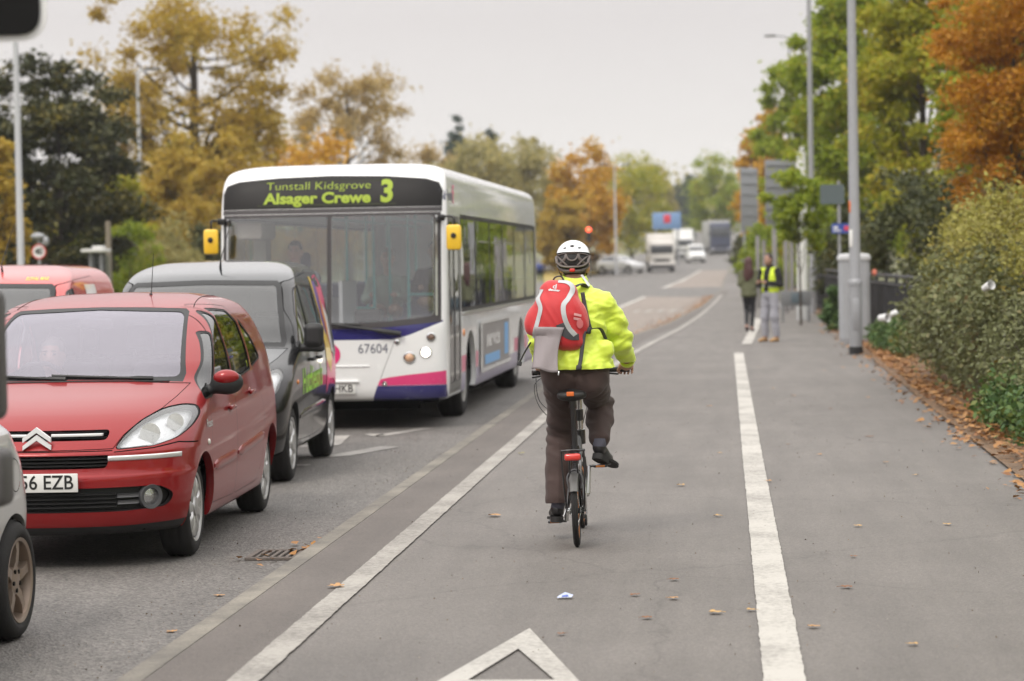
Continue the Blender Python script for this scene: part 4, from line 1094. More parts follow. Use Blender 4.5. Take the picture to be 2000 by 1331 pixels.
# ------------------------------------------------------------------ silver hatchback at the left edge
def silver_car():
    P = carpaint('silver_metallic_paint', (.50, .505, .51), .34, .25)
    T = thing('car', 'silver hatchback cut by the left frame edge with a bronze alloy wheel', 'car', (-4.275, 8.35, ROADZ), rad(0))
    rows = [(.22, .1, 3.72, .74, .5, .5), (.3, .04, 3.78, .79, .55, .52), (.45, 0, 3.82, .815, .6, .55), (.60, .02, 3.83, .83, .62, .55), (.72, .08, 3.80, .832, .64, .56), (.84, .2, 3.77, .828, .62, .58), (.93, .5, 3.73, .815, .58, .60), (1.0, .8, 3.69, .80, .5, .6),
            (1.06, 1.0, 3.64, .75, .42, .6), (1.25, 1.3, 3.50, .67, .36, .5), (1.4, 1.6, 3.36, .60, .34, .45), (1.47, 1.85, 3.2, .5, .3, .4), (1.51, 2.1, 2.95, .36, .22, .25), (1.52, 2.3, 2.7, .12, .1, .1)]
    sh = Shell([r+(2.3, 2.2) for r in rows], nz=64, nf=24, ns=54, nr=30, barrel=.03)
    fd = rounded([(1.1, .32), (2.42, .32), (2.5, 1.0), (2.42, 1.36), (1.85, 1.32), (1.2, .98)], .05)
    for v, q in (('side', ''), ('left', '_l')):
        sh.panel('door'+q, fd, v, .004)
        for n, p in (('w1', [(1.3, 1.0), (2.42, 1.03), (2.36, 1.32), (1.86, 1.29)]), ('w2', [(2.56, 1.04), (3.12, 1.08), (2.92, 1.28), (2.48, 1.32)])):
            sh.cut('window_seal', rounded(offset(p, .016), .04), v); sh.cut(n+q, rounded(p, .04), v)
    sh.cut('seam', circle(3.16, .80, .083, 24), 'side'); sh.cut('fuel_flap', circle(3.16, .80, .078, 24), 'side')
    sh.cut('screen_surround', [(-.7, 1.03), (.7, 1.03), (.55, 1.40), (-.55, 1.40)], 'front', sel=lambda c: c.y > .7)
    sh.cut('seam', [(-.9, .625), (.9, .625), (.9, .631), (-.9, .631)], 'rear', only='body')
    for s in (1, -1):
        L = [(.60, .68), (.84, .70), (.84, .93), (.68, 1.0)]; sh.cut('tail_light', L if s > 0 else mirx(L), 'rear', only='body', sel=lambda c: c.y > 3.5)
    arches(sh, T, (.72, 3.13), .325, .29, P)
    sh.part('body', P, T)
    for n in ('door', 'door_l'): sh.part(n, P, T, objname='door')
    sh.part('seam', M_DARK, T, .005, objname='panel_gap'); sh.part('window_seal', M_BLACKP, T, .003); sh.part('fuel_flap', P, T); sh.part('screen_surround', glass('van_windscreen_glass'), T, objname='windscreen'); sh.part('tail_light', M_REDL, T)
    for n in ('w1', 'w2', 'w1_l', 'w2_l'): sh.part(n, MATS['side_glass'], T, .005, objname='window')
    sh.part('lining', M_INTERIOR, T, .03, flip=True, names=['body', 'door', 'door_l', 'window_seal'], objname='interior_lining')
    ub = MB(); ub.box((0, 1.9, .25), (1.2, 3.4, .05)); ub.build('underbody', M_DARK, T)
    for x in (-.36, .36): make_seat(T, (x, 1.9, .4), .46)
    BR = mat('bronze_wheel_paint', (.30, .235, .19), .35, metal=.6)
    for y in (.72, 3.13):
        for s in (1, -1): make_wheel(T, s*.75, y, .29, .19, .205, 'alloy', BR, s, seed=.25, ns=5)
silver_car()
# ------------------------------------------------------------------ single-deck bus
def bus():
    T = thing('bus', 'white single-deck bus with blue and pink front and a lit route 3 display', 'bus', (-4.27, 26.0, ROADZ), rad(-.6))
    W = mat('bus_white_paint', (.83, .84, .84), .25, coat=.8, var=.03)
    NB = mat('bus_navy_paint', (.030, .028, .155), .25, coat=.8, var=.05); PK = mat('bus_pink_paint', (.74, .050, .20), .25, coat=.8, var=.04)
    LV = mat('bus_faded_lilac', (.36, .33, .44), .4, coat=.4, var=.1)
    L = 11.6
    e = (4.2, 4.0)
    rows = [(.315, .16, L-.1, 1.21, .32, .2), (.34, .09, L-.04, 1.235, .32, .2), (.45, .045, L, 1.248, .32, .2), (.8, .01, L, 1.255, .32, .2), (1.1, .0, L, 1.258, .32, .2), (1.25, .02, L, 1.258, .32, .2), (1.8, .08, L, 1.258, .32, .2), (2.35, .15, L, 1.256, .32, .2), (2.5, .18, L, 1.254, .32, .22),
            (2.62, .22, L, 1.25, .32, .24), (2.74, .28, L-.02, 1.235, .32, .26), (2.82, .36, L-.06, 1.20, .32, .28), (2.875, .48, L-.12, 1.12, .40, .3), (2.91, .66, L-.22, .96, .36, .3), (2.932, .95, L-.4, .62, .3, .3), (2.94, 1.2, L-.6, .2, .15, .15)]
    sh = Shell([r+e for r in rows], nz=76, nf=34, ns=90, nr=12, barrel=.0)
    dp = [(-1.215, 2.425), (1.215, 2.425), (1.22, 2.60), (1.18, 2.69), (1.04, 2.735), (.6, 2.77), (0, 2.785), (-.6, 2.77), (-1.04, 2.735), (-1.18, 2.69), (-1.22, 2.60)]
    sh.cut('destination_panel', dp, 'front', sel=lambda c: c.y < .55)
    sh.cut('panel_frame', [(-1.215, 2.37), (1.215, 2.37), (1.215, 2.422), (-1.215, 2.422)], 'front', sel=lambda c: c.y < .55)
    sh.cut('screen_surround', [(-1.205, 1.17), (-.6, 1.115), (0, 1.105), (.6, 1.115), (1.205, 1.17), (1.205, 2.366), (-1.205, 2.366)], 'front', sel=lambda c: c.y < .55)
    wl = rounded([(-1.16, 1.235), (-.6, 1.18), (-.035, 1.165), (-.035, 2.335), (-1.16, 2.335)], [.06, .01, .02, .02, .05]); wr = rounded([(.015, 1.165), (.6, 1.18), (1.13, 1.235), (1.13, 2.335), (.015, 2.335)], [.02, .01, .06, .05, .02])
    sh.cut('windscreen_l', wl, 'front', sel=lambda c: c.y < .55); sh.cut('windscreen', wr, 'front', sel=lambda c: c.y < .55)
    for s in (1, -1):
        m_ = (lambda p: p) if s > 0 else mirx
        sh.cut('corner_pillar', m_([(1.145, 1.24), (1.168, 1.24), (1.168, 2.33), (1.145, 2.33)]), 'front', sel=lambda c: c.y < .55)
        sh.cut('navy', m_([(0, .985), (.68, .985), (.86, 1.03), (1.22, 1.17), (1.22, 1.19), (.6, 1.115), (0, 1.105)]), 'front', only='body')
        sh.cut('pink', m_([(.50, .485), (1.24, .485), (1.24, .635), (.85, .60), (.64, .575), (.535, .555)]), 'front', only='body', sel=lambda c: c.y < .62)
        sh.cut('navy', m_([(.43, .30), (1.24, .30), (1.24, .483), (.50, .483)]), 'front', only='body', sel=lambda c: c.y < .62)
        sh.cut('seam', m_([(.705, .98), (.711, .98), (.54, .56), (.534, .56)]), 'front', only='body')
    # side: doors (kerb side), glazing, skirt bands
    dr = rounded([(.40, .36), (1.46, .36), (1.46, 2.33), (.40, 2.33)], .04)
    sh.cut('door_frame', dr, 'side')
    for a, b in ((.46, .90), (.96, 1.40)): sh.cut('door_glass', rounded([(a, .48), (b, .48), (b, 2.26), (a, 2.26)], .04), 'side')
    ys = [1.58, 3.1, 4.7, 6.3, 7.9, 9.5, 11.1]
    for v, q in (('side', ''), ('left', '_l')):
        sh.cut('glazing_band', rounded([(1.52 if v == 'side' else .55, 1.24), (11.25, 1.24), (11.25, 2.36), (1.52 if v == 'side' else .55, 2.36)], .06), v, sel=lambda c: abs(c.x) > 1)
        yy = ys if v == 'side' else [.7]+ys[0:]
        for a, b in zip(yy, yy[1:]): sh.cut('side_window'+q, rounded([(a+.03, 1.29), (b-.03, 1.29), (b-.03, 2.31), (a+.03, 2.31)], .05), v, sel=lambda c: abs(c.x) > 1)
        for y0, y1 in ((1.5, 1.95), (2.95, 3.2), (7.7, 8.3), (9.3, 9.7)): sh.cut('side_pink', [(y0, .55), (y1, .55), (y1, .74), (y0, .74)], v, only='body')
        sh.cut('side_lilac', [(1.5, .3), (L, .3), (L, .54), (1.5, .54)], v, only='body')
    arches(sh, T, (2.42, 8.75), .54, .47, W, .06)
    sh.part('body', W, T); sh.part('destination_panel', mat('destination_glass', (.010, .009, .009), .5, spec=.25), T); sh.part('panel_frame', mat('bus_dark_grey', (.045, .04, .042), .45), T)
    sh.part('screen_surround', mat('bus_dark_grey', .04), T, .001); sh.part('corner_pillar', M_ALU, T, objname='pillar_trim')
    GB = glass('bus_screen_glass', (.97, .99, .99), .85, .18, .03, 2.0)
    for n in ('windscreen', 'windscreen_l'): sh.part(n, GB, T, .005, objname='windscreen')
    sh.part('navy', NB, T, objname='navy_panel'); sh.part('pink', PK, T, objname='pink_panel'); sh.part('seam', mat('bus_dark_grey', .04), T, .004, objname='panel_gap')
    d = sh.part('door_frame', mat('door_grey', (.12, .12, .115), .4), T, objname='door'); sh.part('door_glass', glass('door_glass', (.3, .33, .33), .8, .1), d, .006, objname='pane')
    sh.part('glazing_band', M_BLACKP, T, .002)
    SG = glass('bus_side_glass', (.68, .76, .73), .9, .08, .01, 2.6)
    for n in ('side_window', 'side_window_l'):
        if n not in sh.names: continue
        # one pane per window
        fs = [f for f in sh.bm.faces if f[sh.lay] == sh.names[n]]
        for k in range(len(ys)):
            a = ([.7]+ys)[k]; b = ([.7]+ys)[k+1]; nm = '%s_%d' % (n, k); i_ = sh.lid(nm); hit = 0
            for f in fs:
                if a < f.calc_center_median().y < b: f[sh.lay] = i_; hit = 1
            if hit: sh.part(nm, SG, T, .006, objname='window')
    sh.part('side_pink', mat('faded_pink', (.62, .20, .28), .4), T, objname='pink_band'); sh.part('side_lilac', LV, T, objname='skirt_band')
    sh.part('lining', mat('bus_lining', (.7, .7, .7), .8), T, .03, flip=True, names=['body', 'navy', 'side_lilac', 'destination_panel', 'screen_surround'], objname='interior_lining')
    # grey bar along the window foot and roof gutter
    b = MB(); V, F = side_bar(sh, 1.52, 11.3, 1.215, 1.215, .045, .012, 40); b.add(V, F); b.build('waist_rail', M_ALU, T)
    for y in (4.0, 5.6, 7.2):
        b = MB(); V, F = side_bar(sh, y-.55, y+.55, 2.06, 2.06, .02, .003, 8); b.add(V, F); b.build('vent_frame', M_ALU, T)
    # destination display
    M_LED = mat('led_green', (.24, .32, .02), .6, emit=(.42, .55, .02), estr=.14, var=.02)
    def front_decal(V, off): return sh.drape([Vector((v[0], -2, v[1])) for v in V], (0, 1, 0), off)
    g = MB(); V = [(-.81+1.53*i/12, 2.455+.275*j) for i in range(13) for j in (0, 1)]; g.add(front_decal(V, .003), [(2*i, 2*i+2, 2*i+3, 2*i+1) for i in range(12)])
    dd = g.build('display_screen', mat('display_screen', (.030, .034, .018), .6, spec=.2), T)
    for txt, x, z, s, bold, xs in (('Tunstall Kidsgrove', -.72, 2.672, .122, -.0012, 1.27), ('Alsager Crewe', -.735, 2.535, .162, .006, 1.20), ('3', .545, 2.592, .335, .012, .92)):
        V, F = text_mesh(txt, s, bold, 0, 'LEFT', xs)
        V = [(x+v.x, z+v.y) for v in V]
        o = mobj('led_lettering', front_decal(V, .006), F, M_LED, dd, smooth=False)
    def mark(txt, x, z, s, m, bold=.002, xs=1, name='lettering', al='CENTER'):
        V, F = text_mesh(txt, s, bold, 0, al, xs); return mobj(name, front_decal([(x+v.x, z+v.y) for v in V], .004), F, m, T, smooth=False)
    mark('67604', .465, .885, .145, mat('fleet_number_grey', (.16, .165, .21), .5), .0, .92)
    c = MB(); P = circle(-.02, .83, .125, 32); c.add(front_decal([(-.02, .83)]+P, .004), [(0, 1+i, 1+(i+1) % 32) for i in range(32)]); em = c.build('round_emblem', PK, T)
    V, F = text_mesh('f', .24, .012, 0, 'CENTER', 1.1); mobj('lettering', front_decal([(-.02+v.x, .85+v.y) for v in V], .007), F, W, em, smooth=False)
    plate(T, (.0, .035, .455), .52, .111, 'MX09 HKB', right=True, size=.118)
    b = MB(); b.box((0, .02, .535), (.6, .03, .022), .008); b.build('plate_hood', W, T)
    b = MB(); V, F = front_bar(sh, -.42, .42, .70, .018, .010, 16); b.add(V, F); b.build('front_handle', W, T)
    # side branding and advert
    V, F = text_mesh('f', .30, .004, 0, 'CENTER', 1.3); V = [Vector((4, .95+v.x*2.2, 2.56+v.y)) for v in V]; mobj('side_emblem', sh.drape(V, (-1, 0, 0), .004), F, mat('faded_pink', .5), T, smooth=False)
    V, F = text_mesh('First', .16, .004, 0, 'CENTER', 1.3); V = [Vector((4, .60+v.x*1.6, 2.55+v.y)) for v in V]; mobj('lettering', sh.drape(V, (-1, 0, 0), .004), F, mat('fleet_number_grey', .2), T, smooth=False)
    def side_panel(y0, y1, z0, z1, m, off, name, par):
        n = 10; V = [Vector((4, y0+(y1-y0)*i/n, z)) for i in range(n+1) for z in (z0, z1)]
        return mobj(name, sh.drape(V, (-1, 0, 0), off), [(2*i, 2*i+2, 2*i+3, 2*i+1) for i in range(n)], m, par)
    ad = side_panel(3.35, 6.95, .50, 1.06, W, .012, 'advert_frame', T)
    for a, b_, z0, z1 in ((3.3, 7.0, .46, .505), (3.3, 7.0, 1.055, 1.10), (3.3, 3.42, .505, 1.055), (6.88, 7.0, .505, 1.055)): side_panel(a, b_, z0, z1, W, .03, 'frame_edge', ad)
    side_panel(3.45, 6.85, .515, 1.045, mat('advert_grey', (.27, .255, .25), .5), .016, 'advert_sheet', ad)
    bl = mat('advert_blue', (.20, .42, .72), .5); side_panel(3.8, 5.6, .54, .66, bl, .019, 'advert_patch', ad); side_panel(6.2, 6.7, .58, 1.0, bl, .019, 'advert_patch', ad)
    V, F = text_mesh('service', .30, .012, 0, 'CENTER', 1.9); V = [Vector((4, 4.75+v.x, .85+v.y)) for v in V]; mobj('lettering', sh.drape(V, (-1, 0, 0), .022), F, W, ad, smooth=False)
    # lamps
    M_LIT = mat('lit_headlamp', (.9, .88, .82), .3, emit=(1, .93, .8), estr=5)
    def lamp(x, z, r, m, name, depth=.03):
        q = sh.ray((x, -3, z), (0, 1, 0)); n = sh.normal_at(q); R = n.to_track_quat('Z', 'Y').to_matrix().to_4x4(); M = Matrix.Translation(q) @ R
        b = MB(); b.lathe([(r+.016, -.02), (r+.016, .008), (r+.004, .012), (r, .002)], 24, M=M); f = b.build(name, M_CHROME, T)
        b = MB(); b.lathe([(r, .0), (r*.8, .012), (r*.4, .018), (0, .02)], 24, M=M); b.build('lens', m, f)
    for s in (1, -1):
        lamp(s*1.035, .84, .047, M_LIT, 'headlight'); lamp(s*.86, .785, .050, mat('indicator_glass', (.62, .38, .24), .25, coat=1, var=.3, scale=30), 'indicator'); lamp(s*1.095, 1.005, .035, mat('brown_lens', (.17, .10, .07), .25, coat=1), 'marker_lamp')
        lamp(s*1.0, 2.84, .028, mat('roof_lamp', (.8, .8, .76), .3, emit=(1, 1, .9), estr=.5), 'roof_lamp')
        lamp(s*.58, .505, .012, M_CHROME, 'towing_cap'); lamp(s*.73, .955, .012, mat('bus_dark_grey', .04), 'panel_lock')
    q = sh.ray((4, 1.66, 1.0), (-1, 0, 0)); b = MB(); b.lathe([(.045, 0), (.04, .015), (0, .02)], 18, axis='x', M=Matrix.Translation((q.x-.002, 1.72, 1.0))); b.build('side_repeater', M_AMBER, T)
    # wiper arms
    b = MB(); P = sh.drape([Vector((.78+(.02-.78)*i/10, -2, 1.05+.115*i/10)) for i in range(11)], (0, 1, 0), .05); b.tube(P, [.028]*4+[.016]*7, 8)
    P = sh.drape([Vector((.35+(-.5-.35)*i/10, -2, 1.155+.012*math.sin(i*.3))) for i in range(11)], (0, 1, 0), .045); b.tube(P, .013, 6); b.build('wiper', M_BLACKP, T)
    b = MB(); P = sh.drape([Vector((-.25+(-1.0+.25)*i/10, -2, 1.05+.13*i/10)) for i in range(11)], (0, 1, 0), .05); b.tube(P, [.028]*4+[.016]*7, 8); b.build('wiper', M_BLACKP, T)
    # mirrors
    YL = mat('mirror_yellow', (.82, .52, .03), .4, coat=.3)
    for s, x, z in ((1, 1.375, 2.08), (-1, -1.29, 2.08)):
        b = MB(); b.tube(smooth_path([(s*1.18, .22, 2.30), (s*1.27, .06, 2.31), (x, .0, 2.29), (x, .01, 2.16)], 5), .012, 8); b.box((s*1.22, .2, 2.30), (.07, .12, .07), .02)
        mo = b.build('mirror_arm', M_BLACKP, T)
        b = MB(); b.box((x, -.02, z), (.165, .07, .275), .032); b.build('mirror_housing', YL, mo)
        b = MB(); b.lathe([(.03, -.062), (.026, -.072), (0, -.075)], 16, axis='y', M=Matrix.Translation((x, 0, z+.02))); b.box((x, .018, z), (.14, .01, .24), .005); b.build('mirror_knob', M_BLACKP, mo)
    # interior
    FLOOR = .42
    b = MB(); b.box((0, 5.9, FLOOR-.05), (2.3, 11, .06)); b.build('floor', mat('bus_floor', (.2, .2, .2), .8), T)
    b = MB(); b.box((-.35, .42, 1.02), (1.3, .4, .22), .06); b.box((-.6, .55, 1.10), (.5, .35, .14), .05); b.box((.4, .35, .98), (1.3, .25, .18), .05); b.build('dashboard', M_INTERIOR, T)
    TE = mat('teal_handrail', (.13, .50, .50), .35, var=.05)
    def pole(pts, r=.019): b = MB(); b.tube(pts, r, 10); return b.build('handrail', TE, T)
    for x, y in ((.22, 1.75), (.62, 1.75), (1.0, 1.55), (.22, 3.0), (.9, 2.9), (-.35, 3.3), (.32, 4.6), (-.32, 4.6), (.32, 6.4), (-.32, 6.4)): pole([(x, y, FLOOR), (x, y, 2.55)])
    pole([(-.2, 1.75, 1.30), (.22, 1.75, 1.30)]); pole([(.62, 1.75, 1.45), (1.0, 1.55, 1.45)]); pole([(.22, 1.75, 1.05), (-.3, 1.75, 1.0)])
    pole([(.35, 2, 2.35), (.35, 10, 2.35)]); pole([(-.35, 2, 2.35), (-.35, 10, 2.35)]); pole([(.62, 1.75, 1.0), (1.0, 1.55, 1.0)])
    # driver's cab screen
    b = MB(); b.box((-.55, 1.62, .98), (1.15, .04, .9)); b.box((.02, 1.1, 1.05), (.04, 1.0, 1.15)); b.build('cab_partition', mat('cab_grey', (.42, .43, .45), .6), T)
    b = MB(); b.box((-1.0, 1.35, 1.7), (.14, .3, 1.2)); b.box((-.95, .75, 2.2), (.3, .8, .2), .04); b.build('cab_cabinet', mat('cab_cream', (.42, .4, .36), .6), T)
    b = MB(); b.tube([(-.62+.23*math.cos(a), .86-.09*math.sin(a), 1.34+.20*math.sin(a)) for a in [2*PI*i/28 for i in range(29)]], .016, 8); b.build('steering_wheel', M_BLACKP, T)
    b = MB(); b.box((.35, .50, 1.24), (.3, .25, .14), .03); b.box((.88, .5, 1.15), (.16, .12, .16), .03); b.build('ticket_machine', M_BLACKP, T)
    lv = mat('bus_seat_cloth', (.09, .09, .16), .9, var=.3, scale=30)
    for y in (3.4, 4.3, 5.2, 6.1, 7.0, 8.4, 9.4, 10.4):
        for x in (-.95, -.55, .55, .95): make_seat(T, (x, y, FLOOR+.42), .42, lv, False)
    make_seat(T, (-.6, 1.15, 1.0), .5, lv)
    b = MB()
    b.box((0, 6, 2.62), (.5, 9, .05), .02); b.build('ceiling_panel', mat('bus_ceiling', (.5, .5, .48), .7), T)
    ub = MB(); ub.box((0, 6, .36), (1.7, 10.8, .08)); ub.box((0, 5.6, .33), (2.3, 4.8, .06)); ub.box((0, .95, .33), (2.3, 1.5, .08)); ub.box((0, 1.6, .24), (1.5, .1, .2)); ub.box((0, 5.6, .28), (2.1, 5.0, .16)); ub.build('underbody', M_DARK, T)
    RW = mat('worn_wheel_silver', (.30, .295, .28), .5, metal=.5)
    for y in (2.42, 8.75):
        for s in (1, -1): make_wheel(T, s*1.02, y, .47, .29, .30, 'alloy', RW, s, ns=8)
    return T
BUS = bus()
def inbus(x, y, z): # bus-local point to world
    a = rad(-.6); return (-4.27+x*math.cos(a)-y*math.sin(a), 26+x*math.sin(a)+y*math.cos(a), ROADZ+z)
driver('person', 'bus driver in a pale blue shirt behind the left half of the bus windscreen', *inbus(-.58, 1.12, 1.30), rad(-.6), mat('shirt_pale_blue', (.5, .55, .62), .9), 'pale', M_DARKH)
driver('person', 'bus passenger in a pale green top behind the middle of the bus windscreen', *inbus(.18, 3.1, 1.22), rad(-.6), mat('top_pale_green', (.42, .50, .44), .9), 'pale', M_GREYH)
driver('person', 'bus passenger in a dark suit jacket at the right of the bus windscreen', *inbus(.78, 3.0, 1.30), rad(-.6), mat('suit_charcoal', (.045, .035, .04), .9), 'tan', M_DARKH)
# ------------------------------------------------------------------ folding bicycle
BX, BY = -.885, 14.22
M_FRAME = mat('black_frame_paint', (.02, .02, .022), .3, coat=.6)
M_STEEL = mat('polished_steel', (.62, .63, .62), .2, metal=1)
M_GUARD = mat('mudguard_grey', (.10, .098, .095), .45, metal=.3)
M_RIMO = mat('orange_rim_band', (.70, .24, .05), .4)
def bicycle():
    T = thing('bicycle', 'black small-wheeled folding bicycle ridden by the cyclist in yellow', 'bicycle', (BX, BY, 0), 0, rot=(0, rad(-1.6), rad(1.5)))
    R = .212
    def bwheel(y, x=0, turn=0):
        M = Matrix.Translation((x, y, R)) @ Matrix.Rotation(turn, 4, 'Z')
        b = MB(); b.lathe([(R-.034+.0175*(1-math.cos(a))*1.0 if False else (R-.0185)+.0185*math.cos(a), .0185*math.sin(a)) for a in [2*PI*i/14 for i in range(14)]], 48, axis='x', M=M, closed=True)
        for gx in (-.006, .006): b.lathe([(R-.0015, gx-.0022), (R+.0012, gx-.001), (R+.0012, gx+.001), (R-.0015, gx+.0022)], 48, axis='x', M=M)
        w = b.build('wheel', M_TYRE, T, sharp=60)
        b = MB(); b.lathe([(R-.034, -.012), (R-.052, -.010), (R-.056, 0), (R-.052, .010), (R-.034, .012)], 40, axis='x', M=M); b.f = [f for f in b.f if len(f) == 4]; b.m = [0]*len(b.f)
        b.build('rim', M_RIMO, w)
        b = MB(); b.lathe([(.012, -.05), (.022, -.035), (.016, -.02), (.016, .02), (.022, .035), (.012, .05)], 16, axis='x', M=M)
        for i in range(28):
            a = 2*PI*i/28; s = 1 if i % 2 else -1; a2 = a+(.5 if i % 4 < 2 else -.5)
            b.tube([M @ Vector((s*.028, .02*math.cos(a2), .02*math.sin(a2))), M @ Vector((0, (R-.053)*math.cos(a), (R-.053)*math.sin(a)))], .0011, 4, cap=False)
        b.build('spokes', M_STEEL, w)
    bwheel(0); bwheel(1.02, .0, rad(-3))
    def tubep(name, segs, m):
        b = MB()
        for pts, r in segs: b.tube(pts, r, 12)
        return b.build(name, m, T)
    BBz = (0, .40, .275)
    tubep('frame', [(smooth_path([(0, .36, .42), (0, .55, .37), (0, .80, .46), (0, .915, .58)], 6), .021), ([(0, .345, .30), (0, .30, .56)], .019), ([(0, .40, .275), (0, .33, .44)], .018),
        (smooth_path([(.03, .36, .29), (.045, .2, .25), (.052, 0, R)], 5), .010), (smooth_path([(-.03, .36, .29), (-.045, .2, .25), (-.052, 0, R)], 5), .010),
        (smooth_path([(.012, .33, .43), (.035, .18, .38), (.05, 0, R)], 5), .0075), (smooth_path([(-.012, .33, .43), (-.035, .18, .38), (-.05, 0, R)], 5), .0075),
        ([(0, .90, .48), (0, .93, .62)], .023), ([(-.048, .40, .275), (.048, .40, .275)], .020)], M_FRAME)
    tubep('fork', [([(.0, .93, .50), (.03, .95, .45), (.045, 1.02, R)], .011), ([(.0, .93, .50), (-.03, .95, .45), (-.045, 1.02, R)], .011)], M_FRAME)
    tubep('seat_post', [([(0, .305, .52), (0, .225, .87)], .0175)], M_FRAME)
    tubep('seat_clamp', [([(0, .305, .52), (0, .300, .575)], .026), ([(0, .30, .55), (.06, .30, .545)], .008), ([(0, .235, .81), (0, .225, .865)], .024)], M_FRAME)
    b = MB()
    # saddle: broad back, narrow nose
    sd = blob('saddle', [('e', (0, .15, .888), (.078, .07, .026)), ('e', (-.035, .14, .888), (.05, .055, .026)), ('e', (.035, .14, .888), (.05, .055, .026)), ('c', (0, .17, .89), (0, .40, .885), .035, .018)], mat('saddle_black', (.018, .017, .017), .5), T, .006, .03, 2)
    tg = MB(); tg.box((-.005, .074, .899), (.044, .012, .026), .004); tg.build('orange_tag', mat('orange_tag', (.72, .16, .03), .5), sd)
    # rear mudguard, carrier, lamp
    b = MB(); V = []; F = []
    for i in range(15):
        a = rad(35)+rad(150)*i/14
        for x, rr in ((-.026, R+.004), (-.02, R+.017), (0, R+.022), (.02, R+.017), (.026, R+.004)): V.append((x, -rr*math.cos(a)*1.0, R+rr*math.sin(a)))
    for i in range(14):
        for j in range(4): F.append((i*5+j, i*5+j+1, (i+1)*5+j+1, (i+1)*5+j))
    b.add(V, F); b.build('mudguard', M_GUARD, T)
    tubep('carrier', [(smooth_path([(-.052, .0, R), (-.060, -.07, .36), (-.066, -.1, .555), (-.05, -.115, .576), (0, -.12, .58), (.05, -.115, .576), (.066, -.1, .555), (.060, -.07, .36), (.052, 0, R)], 5), .0055), (smooth_path([(-.055, -.10, .575), (-.05, .1, .56), (-.02, .29, .54)], 4), .005), (smooth_path([(.055, -.10, .575), (.05, .1, .56), (.02, .29, .54)], 4), .005), ([(0, -.12, .578), (0, .1, .56)], .004), ([(-.02, -.10, .54), (-.024, -.03, .44)], .006), ([(.02, -.10, .54), (.024, -.03, .44)], .006),
        ([(-.052, -.02, R), (-.03, -.13, .34)], .003), ([(.052, -.02, R), (.03, -.13, .34)], .003)], M_FRAME)
    b = MB(); b.box((0, -.135, .540), (.096, .03, .042), .018, seg=3); rl = b.build('rear_lamp', M_REDL, T)
    b = MB(); b.box((0, -.113, .540), (.10, .02, .046), .012); b.build('lamp_holder', M_FRAME, rl)
    # brake caliper, shock, chain, crank, cables
    tubep('brake', [(smooth_path([(-.034, .01, R+.13), (-.042, .03, R+.2), (0, .04, R+.24), (.042, .03, R+.2), (.034, .01, R+.13)], 4), .0065)], M_GREYP)
    tubep('suspension_block', [([(0, .20, .42), (0, .31, .44)], .03), ([(0, .15, .43), (0, .21, .425)], .022)], M_FRAME)
    b = MB(); b.lathe([(.012, .045), (.085, .046), (.09, .05), (.085, .054), (.012, .055)], 40, axis='x', M=Matrix.Translation(BBz)); b.lathe([(.01, .048), (.04, .048), (.042, .051), (.01, .054)], 24, axis='x', M=Matrix.Translation((0, 0, R)))
    b.build('chainring', M_STEEL, T)
    tubep('chain', [(smooth_path([(.05, 0, R+.042), (.05, .2, .30), (.05, .40, .367)], 3), .004), (smooth_path([(.05, 0, R-.042), (.05, .1, .145), (.05, .2, .16), (.05, .40, .185)], 3), .004)], M_FRAME)
    b = MB(); b.box((.055, .06, .15), (.018, .05, .07), .008); b.build('chain_tensioner', M_FRAME, T)
    for s, dy, dz in ((-1, .015, -.165), (1, .03, .162)):
        c = MB(); c.tube([(s*.062, .40, .275), (s*.075, .40+dy, .275+dz)], [.016, .012], 10); cr = c.build('crank', M_ALU, T)
        c = MB(); c.tube([(s*.075, .40+dy, .275+dz), (s*.185, .40+dy, .275+dz)], .008, 8); c.box((s*.145, .40+dy, .275+dz), (.085, .075, .018), .006); c.build('pedal', M_FRAME, cr)
        c = MB(); c.box((s*.145, .40+dy-.041, .275+dz), (.055, .006, .013), .002); c.build('pedal_reflector', M_AMBER, cr)
    # stem, handlebar, grips, levers
    tubep('stem', [([(.012, .93, .60), (.012, .865, .985)], .021)], M_STEEL); tubep('stem_hinge', [([(.012, .94, .54), (.012, .927, .63)], .033), ([(.012, .915, .69), (.012, .90, .76)], .027)], M_FRAME)
    tubep('handlebar', [(smooth_path([(-.262, .815, 1.0), (-.2, .835, 1.0), (-.06, .865, .99), (0, .868, .99), (.06, .865, .99), (.2, .835, 1.0), (.335, .80, 1.0)], 4), .011)], M_FRAME)
    for s in (1, -1):
        tubep('grip', [([(s*.20, .838, 1.0), (s*(.34 if s > 0 else .265), .798 if s > 0 else .815, 1.0)], .0165)], M_BLACKP)
        tubep('brake_lever', [(smooth_path([(s*.15, .86, .995), (s*.19, .89, .98), (s*.27, .87, .97)], 4), .007)], M_FRAME)
    tubep('cable', [(smooth_path([(-.16, .87, .99), (-.24, .95, 1.02), (-.235, .93, .82), (-.10, .96, .70), (-.02, .93, .6)], 6), .0025), (smooth_path([(-.15, .87, .99), (-.26, .93, .92), (-.22, .9, .76), (-.05, .95, .62)], 6), .0025), (smooth_path([(.14, .87, .99), (.10, 1.0, .9), (.03, .97, .66)], 5), .0025)], M_FRAME)
    tubep('kickstand', [([(-.05, .15, .24), (-.075, .06, .17)], .006)], M_ALU)
    return T
bicycle()
